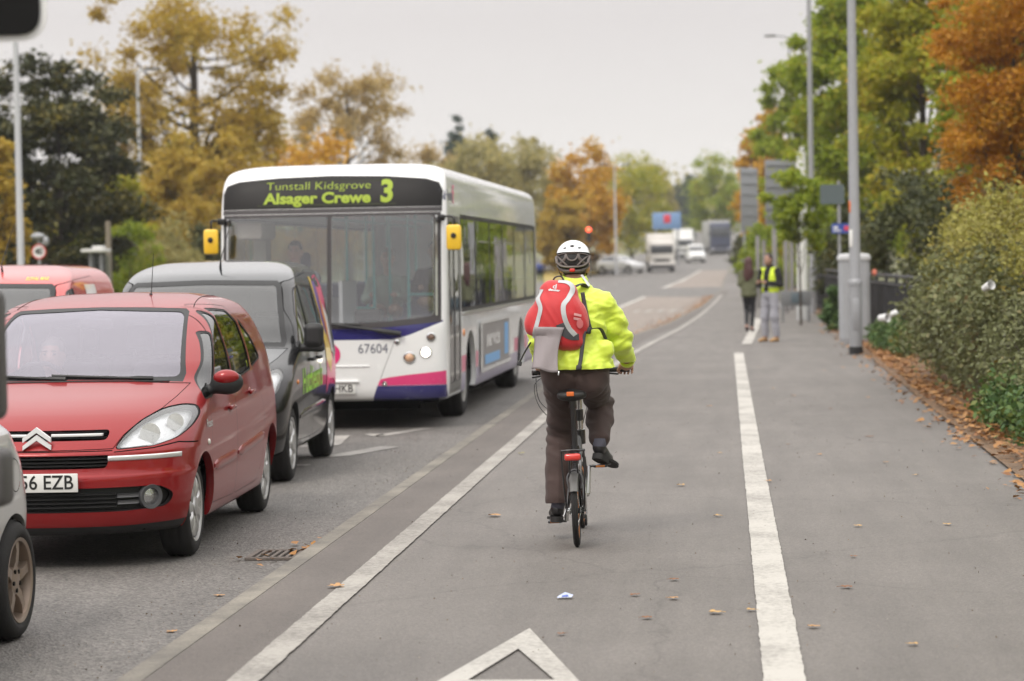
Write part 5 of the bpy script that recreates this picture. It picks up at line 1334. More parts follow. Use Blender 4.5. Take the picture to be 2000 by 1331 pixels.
# ------------------------------------------------------------------ cyclist
M_SKIN = mat('skin_cyclist', (.48, .26, .18), .5, var=.1, scale=25, sub=.1)
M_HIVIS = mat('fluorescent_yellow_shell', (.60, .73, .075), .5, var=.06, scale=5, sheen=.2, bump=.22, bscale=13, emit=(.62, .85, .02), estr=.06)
M_TROU = mat('brown_trouser_cloth', (.052, .031, .027), .85, var=.2, scale=14, bump=.15, bscale=220, sheen=.08)
M_SHOE = mat('black_shoe_leather', (.014, .013, .014), .32, var=.2, scale=30)
M_SOCK = mat('grey_sock', (.10, .10, .13), .9)
M_REFLECT = mat('reflective_silver', (.48, .49, .50), .4, metal=.3)
def fold(amp, f, axis=(0, 0, 1), seed=0, ridged=True):
    """cloth folds running across the axis"""
    ax = Vector(axis).normalized()
    def d(v, n):
        h = v.dot(ax); q = v-ax*h
        w = mnoise.noise(Vector((q.x*f*.45+seed, q.y*f*.45, h*f)))+.5*mnoise.noise(Vector((q.x*f, q.y*f+seed, h*f*1.9)))
        if ridged: w = .6-abs(w)*1.6
        return amp*w
    return d
def cyclist():
    T = thing('person', 'cyclist in fluorescent yellow jacket, brown trousers and white helmet riding away', 'person', (BX, BY, 0), 0)
    H = [(-.005, .20, 1.0)]
    shl = {-1: (-.158, .37, 1.425), 1: (.158, .37, 1.42)}; elb = {-1: (-.232, .46, 1.20), 1: (.250, .46, 1.20)}; wri = {-1: (-.255, .735, 1.048), 1: (.288, .735, 1.048)}
    hip = {-1: (-.105, .25, .995), 1: (.085, .25, .995)}; kne = {-1: (-.125, .54, .64), 1: (.110, .68, .80)}; ank = {-1: (-.135, .36, .235), 1: (.120, .385, .595)}
    # body: head, neck, trunk, arms, hands, legs in one skin
    P = [('e', (-.02, .50, 1.675), (.075, .098, .115)), ('e', (-.02, .565, 1.635), (.05, .055, .065)), ('c', (-.015, .42, 1.50), (-.02, .475, 1.62), .058, .054), ('e', (-.02, .607, 1.65), (.014, .02, .022)),
         ('e', (-.102, .49, 1.648), (.013, .024, .036)), ('e', (.062, .49, 1.648), (.013, .024, .036)),
         ('e', (0, .33, 1.28), (.125, .075, .20)), ('e', (0, .27, 1.03), (.14, .09, .13))]
    for s in (-1, 1):
        P += [('c', shl[s], elb[s], .052, .044), ('c', elb[s], wri[s], .042, .028), ('c', hip[s], kne[s], .085, .055), ('c', kne[s], ank[s], .052, .036)]
        w = Vector(wri[s]); g = Vector(((.274 if s > 0 else -.248), .818, 1.008))
        P.append(('c', tuple(w), (g.x, g.y-.055, g.z+.022), .027, .030)); P.append(('b', (g.x, g.y-.045, g.z+.020), (.040, .036, .015), (rad(-18), 0, s*rad(-18)), .012, .015))
        for i, L in enumerate((.9, 1.0, .95, .78)):
            x = g.x+s*(-.034+.0225*i); dy = s*(-.0)+(.012-.008*i)
            k0 = (x, g.y-.016+dy, g.z+.026); k1 = (x, g.y+.022*L+dy, g.z+.016); k2 = (x, g.y+.026*L+dy, g.z-.016); k3 = (x-s*.002, g.y+.006+dy, g.z-.026*L-.004)
            P += [('c', k0, k1, .0095, .009, .006), ('c', k1, k2, .009, .0085, .004), ('c', k2, k3, .0085, .0075, .004)]
        t0 = (g.x-s*.040, g.y-.055, g.z+.012); t1 = (g.x-s*.052, g.y-.025, g.z-.008); t2 = (g.x-s*.046, g.y+.004, g.z-.022)
        P += [('c', t0, t1, .0115, .010, .008), ('c', t1, t2, .010, .0085, .004)]
    blob('body', P, M_SKIN, T, .0055, .022, 2)
    # jacket with blouson waist and full sleeves
    J = [('e', (0, .35, 1.37), (.178, .122, .15)), ('e', (0, .30, 1.24), (.166, .122, .21)), ('e', (-.01, .245, 1.10), (.170, .164, .12)), ('c', (-.012, .415, 1.50), (-.02, .455, 1.585), .080, .070)]
    for s in (-1, 1):
        m = tuple((Vector(shl[s])+Vector(elb[s]))/2+Vector((s*.012, -.01, 0)))
        J += [('c', shl[s], m, .066, .064), ('c', m, elb[s], .064, .060), ('c', elb[s], tuple(Vector(elb[s]).lerp(Vector(wri[s]), .93)), .062, .043), ('c', shl[s], (0, .38, 1.475), .058, .072)]
    # loose fold of cloth bulging behind the right arm
    J += [('e', (.165, .20, 1.145), (.055, .05, .06), (0, .5, 0))]
    fa, fb_ = fold(.017, 8.5, (.55, .1, 1), 3), fold(.009, 19, (-.45, .2, 1), 8)
    fd = lambda v, n: fa(v, n)+fb_(v, n)
    def jd(v, n):
        # creases round the elbows and the waist
        e = 0
        for s in (-1, 1):
            a = (v-Vector(elb[s])).length
            e += .010*math.exp(-(a/.13)**2)*math.sin(v.z*85+v.y*35+s)
        w = .006*math.exp(-((v.z-1.05)/.05)**2)*math.sin(math.atan2(v.y-.24, v.x)*17)
        return fd(v, n)+e+w
    J += [('c', (-.085, .245, 1.04), (.065, .245, 1.04), .155, .155, .02)]
    jk = blob('jacket', J, M_HIVIS, T, .007, .045, 2, jd, planes=[((0, .1, 1.043), (0, -.03, 1)), ((0, .45, 1.605), (0, .25, -1))])
    # hem band and cuffs
    b = MB(); 
    for s in (-1, 1):
        a = Vector(wri[s]); d = (Vector(wri[s])-Vector(elb[s])).normalized(); a = a-d*.03; b.tube([a-d*.02, a-d*.002, a+d*.012], [.046, .048, .042], 18)
    b.build('cuff', M_HIVIS, jk)
    # reflective piping on back panel
    b = MB(); b.tube(smooth_path([(.03, .395, 1.60), (.06, .36, 1.56), (.075, .33, 1.53)], 4), .011, 6, flat=.5); b.build('reflective_piping', M_REFLECT, jk)
    # trousers
    Q = [('e', (-.012, .24, 1.01), (.170, .13, .10)), ('e', (-.092, .205, .975), (.096, .086, .092)), ('e', (.074, .20, .965), (.096, .086, .10)), ('c', (-.09, .255, 1.06), (.07, .255, 1.06), .125, .125)]
    for s in (-1, 1): Q += [('c', hip[s], kne[s], .100, .074)]
    a = Vector(ank[-1]); k = Vector(kne[-1]); Q += [('c', tuple(k), tuple(k.lerp(a, .5)), .080, .074, .02), ('c', tuple(k.lerp(a, .5)), tuple(k.lerp(a, .98)), .074, .072)]
    a = Vector(ank[1]); k = Vector(kne[1]); Q += [('c', tuple(k), tuple(k.lerp(a, .4)), .078, .072, .02), ('c', tuple(k.lerp(a, .4)), tuple(k.lerp(a, .92)), .070, .054)]
    f1 = fold(.015, 5.5, (.55, -.4, 1), 11); f2 = fold(.006, 13, (.7, 0, 1), 5)
    def td(v, n):
        e = 0
        for s in (-1, 1):
            a = (v-Vector(kne[s])).length; e += .009*math.exp(-(a/.12)**2)*math.sin(v.z*100+v.x*40)
        seam = -.006*math.exp(-(v.x/.010)**2) if v.z > .93 and n.y < 0 else 0
        crease = .004*math.exp(-((v.x+.128)/.008)**2) if v.z < .58 and v.x < 0 and n.y < 0 else 0
        return f1(v, n)*(.4 if v.z > .9 else 1)+f2(v, n)+e+seam+crease
    tr = blob('trousers', Q, M_TROU, T, .007, .04, 2, td, planes=[((0, 0, 1.10), (0, 0, -1)), ((0, .35, .222), (0, .12, 1))])
    b = MB(); b.tube([(-.012+.165*math.cos(a), .25+.13*math.sin(a), 1.058) for a in [2*PI*i/40 for i in range(41)]], .014, 8, cap=False); b.build('belt', M_SHOE, tr)
    for s in (-1, 1):  # back pocket welts
        b = MB(); b.tube([(s*.055-.01, .108, 1.018), (s*.10-.01, .112, 1.028), (s*.138-.01, .135, 1.022)], .0045, 6); b.build('pocket_edge', M_TROU, tr)
    # socks and shoes
    for s, heel, toe, tilt in ((-1, (-.142, .345, .168), (-.160, .505, .150), 0), (1, (.118, .365, .540), (.160, .495, .472), 0)):
        a = Vector(ank[s]); b = MB(); b.tube([a+Vector((0, .0, .012)), a+Vector((0, -.005, -.02)), Vector(heel)+Vector((0, .03, .02))], [.041, .041, .041], 14); b.build('sock', M_SOCK, T)
        h = Vector(heel); t = Vector(toe); d = (t-h).normalized()
        up = Vector((0, 0, 1))
        prm = [('e', tuple(h+Vector((0, .018, .012))), (.036, .042, .046)), ('c', tuple(h+Vector((0, .03, .018))), tuple(h.lerp(t, .55)+Vector((0, 0, .012))), .038, .036), ('e', tuple(h.lerp(t, .72)+Vector((0, 0, -.002))), (.047, .075, .032), (0, 0, -s*.12)), ('e', tuple(h.lerp(t, 1.02)+Vector((0, 0, -.006))), (.038, .05, .026))]
        sh = blob('shoe', prm, M_SHOE, T, .005, .02, 2, cut=None)
        # sole: flat plate with heel block
        O = [(x*1.14, y*1.05) for x, y in ((-.032, -.028), (-.034, .02), (-.028, .07), (-.044, .13), (-.042, .18), (-.02, .225), (.008, .23), (.036, .20), (.047, .14), (.034, .07), (.034, .02), (.03, -.028), (0, -.04))]
        zc = h.z-.038; ang = -math.atan2(d.x, d.y)*1.25
        M = Matrix.Translation((h.x, h.y, zc)) @ Matrix.Rotation(ang, 4, 'Z') @ Matrix.Rotation(math.asin(d.z)*.8, 4, 'X')
        if s < 0: O = [(-x, y) for x, y in O][::-1]
        b = MB(); b.prism(rounded(O, .02, 2), -.004, .012, 'z', M=M); b.prism(rounded([(x, y) for x, y in O if y < .075], .015, 2), -.024, -.003, 'z', M=M); b.build('sole', mat('rubber_sole', (.012, .011, .011), .7), sh)
    # helmet
    C = Vector((-.026, .50, 1.708))
    hp = [('e', tuple(C+Vector((0, 0, .005))), (.104, .132, .101)), ('e', tuple(C+Vector((0, -.066, -.010))), (.102, .082, .068))]
    hm = blob('helmet', hp, mat('helmet_white', (.74, .75, .77), .28, coat=.8, var=.02), T, .005, .03, 2, planes=[((0, C.y-.13, C.z+.034), (0, .10, 1))])
    blob('helmet_liner', [('e', tuple(C+Vector((0, -.002, -.004))), (.1, .128, .088)), ('e', tuple(C+Vector((0, -.062, -.030))), (.096, .074, .064))], mat('helmet_vent', (.012, .011, .011), .7), hm, .005, .03, 2, planes=[((0, 0, C.z+.045), (0, 0, -1)), ((0, C.y-.06, C.z-.078), (0, -.4, 1))])
    hb = BVHTree.FromObject(hm, bpy.context.evaluated_depsgraph_get())
    b = MB(); bd = MB()
    def vent(pts, mb, off):  # dark opening drawn on the shell as a shallow lens shape
        for i in (0,):
            pass
    D = Vector((0, 1, 0))
    def back(u, w, off=.004):
        p = Vector((C.x+u, C.y-.5, C.z+w)); h = hb.ray_cast(p, D)
        return (h[0]+h[1]*off) if h[0] is not None else Vector((C.x+u, C.y-.13*math.sqrt(max(0.01, 1-(u/.1)**2)), C.z+w))
    def openg(poly, m, name, off, par):
        o = MB(); n = len(poly); c = (sum(p[0] for p in poly)/n, sum(p[1] for p in poly)/n)
        V = [back(c[0], c[1], off)]; 
        for p in poly: V.append(back((p[0]+c[0])/2, (p[1]+c[1])/2, off))
        for p in poly: V.append(back(p[0], p[1], off))
        F = [(0, 1+i, 1+(i+1) % n) for i in range(n)]+[(1+i, 1+n+i, 1+n+(i+1) % n, 1+(i+1) % n) for i in range(n)]
        o.add(V, F); return o.build(name, m, par)
    DK = mat('helmet_vent', (.012, .011, .011), .7)
    for q in ([(-.018, .068), (0, .074), (.018, .068), (.0, .060)], [(-.058, .056), (-.034, .062), (-.040, .050)], [(.058, .056), (.034, .062), (.040, .050)], [(-.062, .018), (-.03, .030), (.03, .030), (.062, .018), (.03, .012), (-.03, .012)]):
        openg(q, DK, 'vent', .003, hm)
    # lower rear ribs and openings
    lb = BVHTree.FromObject([c for c in hm.children if c.name.startswith('helmet_liner')][0], bpy.context.evaluated_depsgraph_get()); hb = lb
    TP = mat('helmet_taupe', (.12, .10, .092), .45); b = MB()
    def rib(pts, r): b.tube(smooth_path([back(u, w, .002) for u, w in pts], 5), r, 8, flat=.6)
    rib([(-.088, .012), (-.06, .020), (0, .026), (.06, .020), (.088, .012)], .009)
    rib([(-.092, -.028), (-.06, -.050), (0, -.056), (.06, -.050), (.092, -.028)], .013)
    for s in (-1, 1):
        rib([(s*.095, .004), (s*.093, -.014), (s*.090, -.032)], .011); rib([(s*.036, .018), (s*.044, -.008), (s*.076, -.042)], .010); rib([(s*.090, .010), (s*.06, -.018), (s*.030, -.048)], .008)
    rib([(-.036, .02), (-.022, -.01), (0, -.018), (.022, -.01), (.036, .02)], .007)
    b.build('rear_ribs', TP, hm)
    b = MB(); b.tube(smooth_path([(C.x-.09, C.y-.03, C.z-.05), (C.x-.055, C.y-.10, C.z-.078), (C.x, C.y-.122, C.z-.082), (C.x+.055, C.y-.10, C.z-.078), (C.x+.09, C.y-.03, C.z-.05)], 5), .012, 8); b.build('fit_cradle', mat('helmet_taupe', .08), hm)
    b = MB(); b.box((C.x, C.y-.132, C.z-.076), (.034, .02, .022), .007); b.build('red_dial', M_REDL, hm)
    b = MB()
    for s in (-1, 1): b.tube(smooth_path([(C.x+s*.088, C.y-.05, C.z-.045), (C.x+s*.082, C.y+.0, C.z-.09), (C.x+s*.06, C.y+.04, C.z-.135), (C.x, C.y+.06, C.z-.155)], 4), .006, 6, flat=.5)
    b.build('chin_strap', mat('strap_brown', (.10, .07, .05), .8), hm)
    blob('hair', [('e', (-.02, .475, 1.655), (.078, .085, .085))], mat('hair_brown', (.05, .03, .02), .8), T, .008, .02, 1, cut=lambda v: v[1] < .54)
    f = MB()
    for s in (-1, 1): f.ell((-.02+s*.03, .588, 1.68), (.012, .008, .007), 8, 0, None, 6)
    f.box((-.02, .60, 1.60), (.042, .008, .009), .003, m=1)
    f.build('face', [mat('eye_dark', .05), mat('lip_red', .3)], T)
cyclist()
# ------------------------------------------------------------------ rucksack on the cyclist's back
M_RED_N = mat('red_nylon', (.50, .014, .019), .6, var=.1, scale=12, bump=.2, bscale=160, sheen=.3)
M_GREYN = mat('grey_nylon', (.30, .265, .275), .7, var=.12, scale=9, bump=.25, bscale=200)
M_STRAP = mat('charcoal_webbing', (.055, .055, .06), .8, bump=.2, bscale=300)
def rucksack():
    T = thing('backpack', 'red rucksack with silver piping and a grey hanging flap on the cyclist\'s back', 'backpack', (BX-.100, BY+.145, 1.385), 0, rot=(rad(-14), rad(7), 0)); T.scale = (.95, .95, .88)
    # local: x across, z up, -y outwards
    P = [('b', (0, 0, -.06), (.148, .085, .14), None, .06), ('b', (-.008, .0, .09), (.122, .078, .128), (0, rad(-3), 0), .085), ('e', (0, -.03, -.02), (.135, .085, .16)), ('e', (-.155, .01, -.075), (.045, .05, .095), (0, .15, 0)), ('e', (.145, .0, -.05), (.052, .055, .105), (0, -.15, 0)), ('e', (.06, .0, -.20), (.12, .07, .06))]
    fd = fold(.006, 14, (1, 0, .6), 21)
    bd = blob('pack_body', P, M_RED_N, T, .006, .05, 2, fd)
    dg = bpy.context.evaluated_depsgraph_get(); bv = BVHTree.FromObject(bd, dg)
    Y = Vector((0, 1, 0))
    bv = BVHTree.FromPolygons([v.co[:] for v in bd.data.vertices], [tuple(p.vertices) for p in bd.data.polygons])
    def on(u, w, off=.004):
        h = bv.ray_cast(Vector((u, -1, w)), Y); return h[0]+h[1]*off if h[0] is not None else Vector((u, 0, w))
    def ribbon(pts, w, m, name, off=.004, n=7, k=4):
        Q = smooth_path([(p[0], p[1], 0) for p in pts], n); V = []; F = []
        for i, q in enumerate(Q):
            d = (Q[min(i+1, len(Q)-1)]-Q[max(i-1, 0)]).normalized(); nn = Vector((-d.y, d.x, 0))
            ww = w if not callable(w) else w(i/(len(Q)-1))
            for j in range(k+1):
                p = q+nn*ww*(j/k-.5); V.append(on(p.x, p.y, off))
        for i in range(len(Q)-1):
            for j in range(k): F.append((i*(k+1)+j, i*(k+1)+j+1, (i+1)*(k+1)+j+1, (i+1)*(k+1)+j))
        o = mobj(name, V, F, m, T); return o
    ribbon([(-.115, .13), (-.13, .06), (-.105, -.01), (-.112, -.09), (-.13, -.20)], .026, M_REFLECT, 'piping')
    ribbon([(-.02, .200), (.04, .195), (.075, .155), (.06, .08), (.035, .02), (.05, -.06), (.085, -.125), (.128, -.165)], .030, M_REFLECT, 'piping')
    ribbon([(.03, -.105), (.06, -.155), (.10, -.175), (.15, -.17)], lambda t: .06*(1-.3*t), mat('charcoal_nylon', (.05, .05, .055), .7), 'pocket_panel', .003)
    for z in (-.028, -.055): ribbon([(.105, z), (.150, z)], .016, mat('pale_patch', (.62, .30, .30), .5), 'reflective_patch', .004, 4, 2)
    # bottle pocket mesh disc
    o = MB(); c = on(.146, -.082, .006); pts = [on(.146+.020*math.cos(a), -.082+.030*math.sin(a), .005) for a in [2*PI*i/20 for i in range(20)]]
    o.add([c]+pts, [(0, 1+i, 1+(i+1) % 20) for i in range(20)]); o.build('pocket_mesh', mat('pink_mesh', (.60, .16, .17), .7), T)
    # emblem and word
    for txt, x, z, s in (('d', -.035, .152, .048), ('deuter', -.035, .125, .024)):
        V, F = text_mesh(txt, s, .001, 0, 'CENTER', 1.1); mobj('lettering', [on(x+v.x, z+v.y, .003) for v in V], F, M_REFLECT, T, smooth=False)
    # grey flap hanging below
    V = []; F = []; nx, nz = 12, 16
    for j in range(nz+1):
        t = j/nz
        for i in range(nx+1):
            u = i/nx; x0 = -.130+.012*t+.02*math.sin(t*3)*.3; x1 = .055-.018*math.sin(t*PI)-.005*t
            x = x0+(x1-x0)*u; z = -.140-.285*t+.008*math.sin(u*5+1)*t+.012*u*(1-t)
            if t < .2: p = on(x, z, .006); y = p.y
            else: y = V[-(nx+1)][1]*.985-.0+.006*math.sin(u*7+t*4)*.25 if len(V) > nx else 0
            y = min(y, -.02)
            V.append((x, y, z))
    w = nx+1
    for j in range(nz):
        for i in range(nx): F.append((j*w+i, j*w+i+1, (j+1)*w+i+1, (j+1)*w+i))
    fl = mobj('flap', V, F, M_GREYN, T)
    so = fl.modifiers.new('thick', 'SOLIDIFY'); so.thickness = .004
    b = MB(); b.box((.054, V[-1][1]-.004, -.437), (.008, .006, .03), .003); b.build('zip_pull', M_ALU, fl)
    # straps
    b = MB()
    def strap(pts, w=.013): b.tube(smooth_path(pts, 5), w, 6, flat=.22)
    strap([(.085, .05, .20), (.125, .10, .235), (.155, .20, .21)], .024)
    strap([(-.06, .05, .20), (-.04, .11, .235), (-.02, .2, .21)], .018)
    b.tube(smooth_path([(-.06, .02, .2), (-.045, -.005, .235), (-.005, .0, .245), (.02, .02, .20)], 5), .006, 6)
    b.build('shoulder_strap', M_STRAP, T)
    b = MB(); strap([(.135, .03, .16), (.165, .045, .05), (.20, .03, -.06), (.215, .04, -.09)]); strap([(.19, .02, -.105), (.235, .03, -.08), (.275, .08, -.07), (.31, .15, -.12)], .012); strap([(.30, .13, -.10), (.335, .16, -.2)], .008)
    strap([(.180, -.03, -.12), (.178, -.02, -.2), (.176, -.01, -.32), (.172, -.02, -.365)], .012)
    strap([(-.15, .04, -.22), (-.185, .05, -.30), (-.205, .04, -.37)], .012)
    b.build('waist_strap', M_STRAP, T)
    b = MB(); b.box((.195, -.005, -.108), (.05, .03, .045), .01); b.box((.172, -.025, -.372), (.036, .012, .034), .006); b.box((-.205, .04, -.375), (.03, .012, .03), .005); b.build('buckle', M_BLACKP, T)
rucksack()
# ------------------------------------------------------------------ two people on the path ahead
def walker(name, label, loc, rz, J, clothes, skin, hair_fn, h=.011):
    """standing figure: J joints; one skinned body, clothing over it"""
    T = thing(name, label, 'person', loc, rz)
    hd = Vector(J['head']); nk = Vector(J['neck'])
    P = [('e', tuple(hd), (.073, .09, .112)), ('e', tuple(hd+Vector((0, -.045, -.055))), (.05, .055, .065)), ('c', tuple(nk), tuple(hd-Vector((0, -.01, .06))), .058, .05), ('e', tuple(hd+Vector((0, -.095, -.015))), (.013, .02, .02)), ('e', tuple(hd+Vector((.073, .005, -.01))), (.01, .02, .03)), ('e', tuple(hd+Vector((-.073, .005, -.01))), (.01, .02, .03)),
         ('e', J['chest'], (.15, .095, .21)), ('e', J['hips'], (.145, .10, .13))]
    for s in ('l', 'r'):
        sh, el, wr, ha = [Vector(J[k+s]) for k in ('sh', 'el', 'wr', 'ha')]; hp, kn, an = [Vector(J[k+s]) for k in ('hp', 'kn', 'an')]
        P += [('c', tuple(sh), tuple(el), .05, .042), ('c', tuple(el), tuple(wr), .04, .027), ('c', tuple(hp), tuple(kn), .083, .054), ('c', tuple(kn), tuple(an), .053, .036), ('c', tuple(an), tuple(an+Vector((0, -.12, -.05))), .036, .03)]
        d = (ha-wr).normalized(); x = d.cross(Vector((0, 1, .3))).normalized(); P.append(('c', tuple(wr), tuple(wr+d*.06), .026, .034))
        for i in range(4): b0 = wr+d*.08+x*(.012*(i-1.5)*1.5); P += [('c', tuple(b0), tuple(b0+d*(.045-.004*abs(i-1.5))+Vector((0, -.012, -.008))), .009, .0075, .007)]
        P.append(('c', tuple(wr+d*.03+x*.025), tuple(wr+d*.065+x*.045), .0105, .009, .007))
    blob('body', P, skin, T, h*.8, .028, 2)
    for nm, prims, m, kw in clothes(J): blob(nm, prims, m, T, h, kw.pop('k', .04), 2, **kw)
    hair_fn(T, hd)
    f = MB()
    for s in (-1, 1): f.ell((hd.x+s*.028, hd.y-.083, hd.z+.012), (.011, .008, .007), 8, 0, None, 6); f.box((hd.x+s*.028, hd.y-.088, hd.z+.032), (.03, .008, .006), .002, m=1)
    f.box((hd.x, hd.y-.092, hd.z-.062), (.04, .008, .009), .003, m=2); f.build('face', [mat('eye_dark', .05), mat('brow_brown', .05), mat('lip_red', .3)], T)
    return T
def shoes(J, m, lift=0):
    out = []
    for s in ('l', 'r'):
        a = Vector(J['an'+s]); t = Vector(J.get('toe'+s, tuple(a+Vector((0, -.20, -.065)))))
        out += [('e', tuple(a+Vector((0, .01, -.04))), (.042, .055, .045)), ('c', tuple(a+Vector((0, -.01, -.03))), tuple(a.lerp(t, .6)+Vector((0, 0, .0))), .042, .036), ('e', tuple(a.lerp(t, .85)+Vector((0, 0, .002))), (.044, .06, .032))]
    return ('shoes', out, m, {'k': .02, 'planes': [((0, 0, .004), (0, 0, 1))]} if not lift else {'k': .02})
# man: facing the camera side-on left, looking down at the phone in his hand
JM = dict(head=(.0, -.04, 1.665), neck=(0, .03, 1.50), chest=(0, .01, 1.27), hips=(0, .01, .95),
          shl=(-.19, .01, 1.44), ell=(-.25, -.03, 1.15), wrl=(-.10, -.26, 1.19), hal=(-.02, -.33, 1.24), shr=(.19, .01, 1.44), elr=(.25, .02, 1.16), wrr=(.07, -.25, 1.20), har=(-.0, -.32, 1.24),
          hpl=(-.095, .01, .93), knl=(-.12, -.02, .50), anl=(-.14, .02, .085), hpr=(.095, .01, .93), knr=(.12, -.02, .50), anr=(.135, .03, .085))
def man_clothes(J):
    BLK = mat('black_jumper', (.014, .013, .014), .9); HV = mat('hi_vis_vest', (.60, .74, .03), .55, emit=(.6, .85, .02), estr=.05); GT = mat('pale_grey_joggers', (.30, .30, .335), .9, bump=.2, bscale=60); TB = mat('tan_boots', (.42, .25, .11), .7)
    jp = [('e', J['chest'], (.175, .118, .23)), ('e', (0, .015, 1.05), (.165, .12, .12)), ('c', J['neck'], (0, .01, 1.55), .075, .062)]
    for s in 'lr': jp += [('c', J['sh'+s], J['el'+s], .068, .06), ('c', J['el'+s], tuple(Vector(J['el'+s]).lerp(Vector(J['wr'+s]), .9)), .055, .04)]
    vs = [('e', (0, .012, 1.27), (.192, .138, .25)), ('e', (0, .016, 1.06), (.188, .142, .15)), ('c', (-.15, .02, 1.46), (.15, .02, 1.46), .07, .07)]
    tr = [('e', (0, .01, .96), (.165, .125, .12))]
    for s in 'lr': tr += [('c', J['hp'+s], J['kn'+s], .10, .082), ('c', J['kn'+s], tuple(Vector(J['an'+s])+Vector((0, 0, .05))), .08, .068)]
    return [('jumper', jp, BLK, {'disp': fold(.008, 9, (.3, 0, 1), 2)}), ('vest', vs, HV, {'disp': fold(.006, 7, (.4, 0, 1), 6), 'planes': [((0, 0, .965), (0, 0, 1)), ((0, 0, 1.50), (0, 0, -1))], 'cut': lambda v: not (abs(v[0]) < .055+.06*max(0, v[2]-1.15) and v[1] < 0)}),
            ('joggers', tr, GT, {'disp': fold(.010, 6, (.4, 0, 1), 4), 'planes': [((0, 0, 1.04), (0, 0, -1)), ((0, 0, .11), (0, 0, 1))]}), shoes(J, TB)]
def short_hair(T, hd):
    blob('hair', [('e', tuple(hd+Vector((0, .015, .025))), (.080, .096, .105)), ('e', tuple(hd+Vector((0, .05, -.02))), (.072, .06, .08))], M_DARKH, T, .01, .02, 1, cut=lambda v: v[1] > hd.y-.045 or v[2] > hd.z+.075)
pm = gnd(1505, 668)
MAN = walker('person', 'man in yellow high-visibility vest and pale grey joggers looking down at his phone', (pm.x, pm.y, 0), rad(-38), JM, man_clothes, mat('skin_tan', (.36, .21, .15), .55, var=.08), short_hair)
b = MB(); b.box((0, -.325, 1.262), (.07, .012, .14), .005, rot=(.6, 0, 0)); ph = b.build('phone', M_BLACKP)
ph.location = (pm.x, pm.y, 0); ph.rotation_euler = (0, 0, rad(-38)); tag(ph, 'dark phone held by the man in the high-visibility vest', 'phone')
e_ = MB(); 
for z in (1.08, 1.0): pass
# reflective bands on the vest
b = MB(); n = 40
for z in (1.13,):
    ring = [(.198*math.cos(a), .015+.149*math.sin(a), z) for a in [2*PI*i/n for i in range(n)]]
    V = []; 
    for x, y, zz in ring: V += [(x, y, zz-.025), (x, y, zz+.025)]
    b.add(V, [(2*i, 2*((i+1) % n), 2*((i+1) % n)+1, 2*i+1) for i in range(n) if not (abs(ring[i][0]) < .06 and ring[i][1] < 0)])
b.build('reflective_band', M_REFLECT, MAN)
# woman: walking away, long hair, olive jacket
JW = dict(head=(.0, -.01, 1.60), neck=(0, .02, 1.44), chest=(0, .0, 1.22), hips=(0, .0, .92),
          shl=(-.165, .0, 1.37), ell=(-.20, .03, 1.10), wrl=(-.17, -.16, 1.05), hal=(-.15, -.25, 1.07), shr=(.165, .0, 1.37), elr=(.20, .04, 1.10), wrr=(.15, -.16, 1.05), har=(.12, -.25, 1.08),
          hpl=(-.085, 0, .90), knl=(-.075, -.06, .49), anl=(-.06, .02, .09), hpr=(.085, 0, .90), knr=(.07, -.10, .50), anr=(.05, .10, .13), toer=(.05, -.03, .02))
def woman_clothes(J):
    OL = mat('olive_parka', (.10, .105, .055), .85, bump=.3, bscale=40); LG = mat('black_leggings', (.012, .012, .015), .7); BO = mat('dark_maroon_boots', (.05, .018, .018), .6)
    jk = [('e', (0, .0, 1.22), (.175, .12, .23)), ('e', (0, .0, .98), (.185, .135, .19)), ('e', (0, .0, .86), (.195, .145, .10)), ('c', J['neck'], (0, .02, 1.50), .085, .085)]
    for s in 'lr': jk += [('c', J['sh'+s], J['el'+s], .068, .062), ('c', J['el'+s], tuple(Vector(J['el'+s]).lerp(Vector(J['wr'+s]), .92)), .058, .045)]
    lg = [('e', (0, .0, .92), (.15, .11, .12))]
    for s in 'lr': lg += [('c', J['hp'+s], J['kn'+s], .088, .060), ('c', J['kn'+s], J['an'+s], .058, .042)]
    return [('parka', jk, OL, {'disp': fold(.010, 7, (.3, 0, 1), 9), 'planes': [((0, 0, .80), (0, 0, 1))]}), ('leggings', lg, LG, {'planes': [((0, 0, .06), (0, 0, 1))]}), shoes(J, BO, 1)]
def long_hair(T, hd):
    blob('hair', [('e', tuple(hd+Vector((0, .02, .02))), (.092, .105, .112)), ('e', tuple(hd+Vector((0, .075, -.10))), (.10, .075, .17)), ('e', tuple(hd+Vector((-.01, .10, -.25))), (.115, .055, .17)), ('e', tuple(hd+Vector((.03, .10, -.33))), (.07, .045, .13))], mat('hair_auburn', (.055, .016, .014), .55, bump=.5, bscale=60), T, .011, .05, 2, disp=fold(.010, 16, (1, 0, .1), 4), cut=lambda v: v[1] > hd.y-.06 or v[2] > hd.z+.08)
pw = gnd(1464, 648)
walker('person', 'woman with long auburn hair, olive parka and black leggings beside the vest man', (pw.x, pw.y, 0), rad(172), JW, woman_clothes, mat('skin_pale', (.5, .31, .24), .55), long_hair)
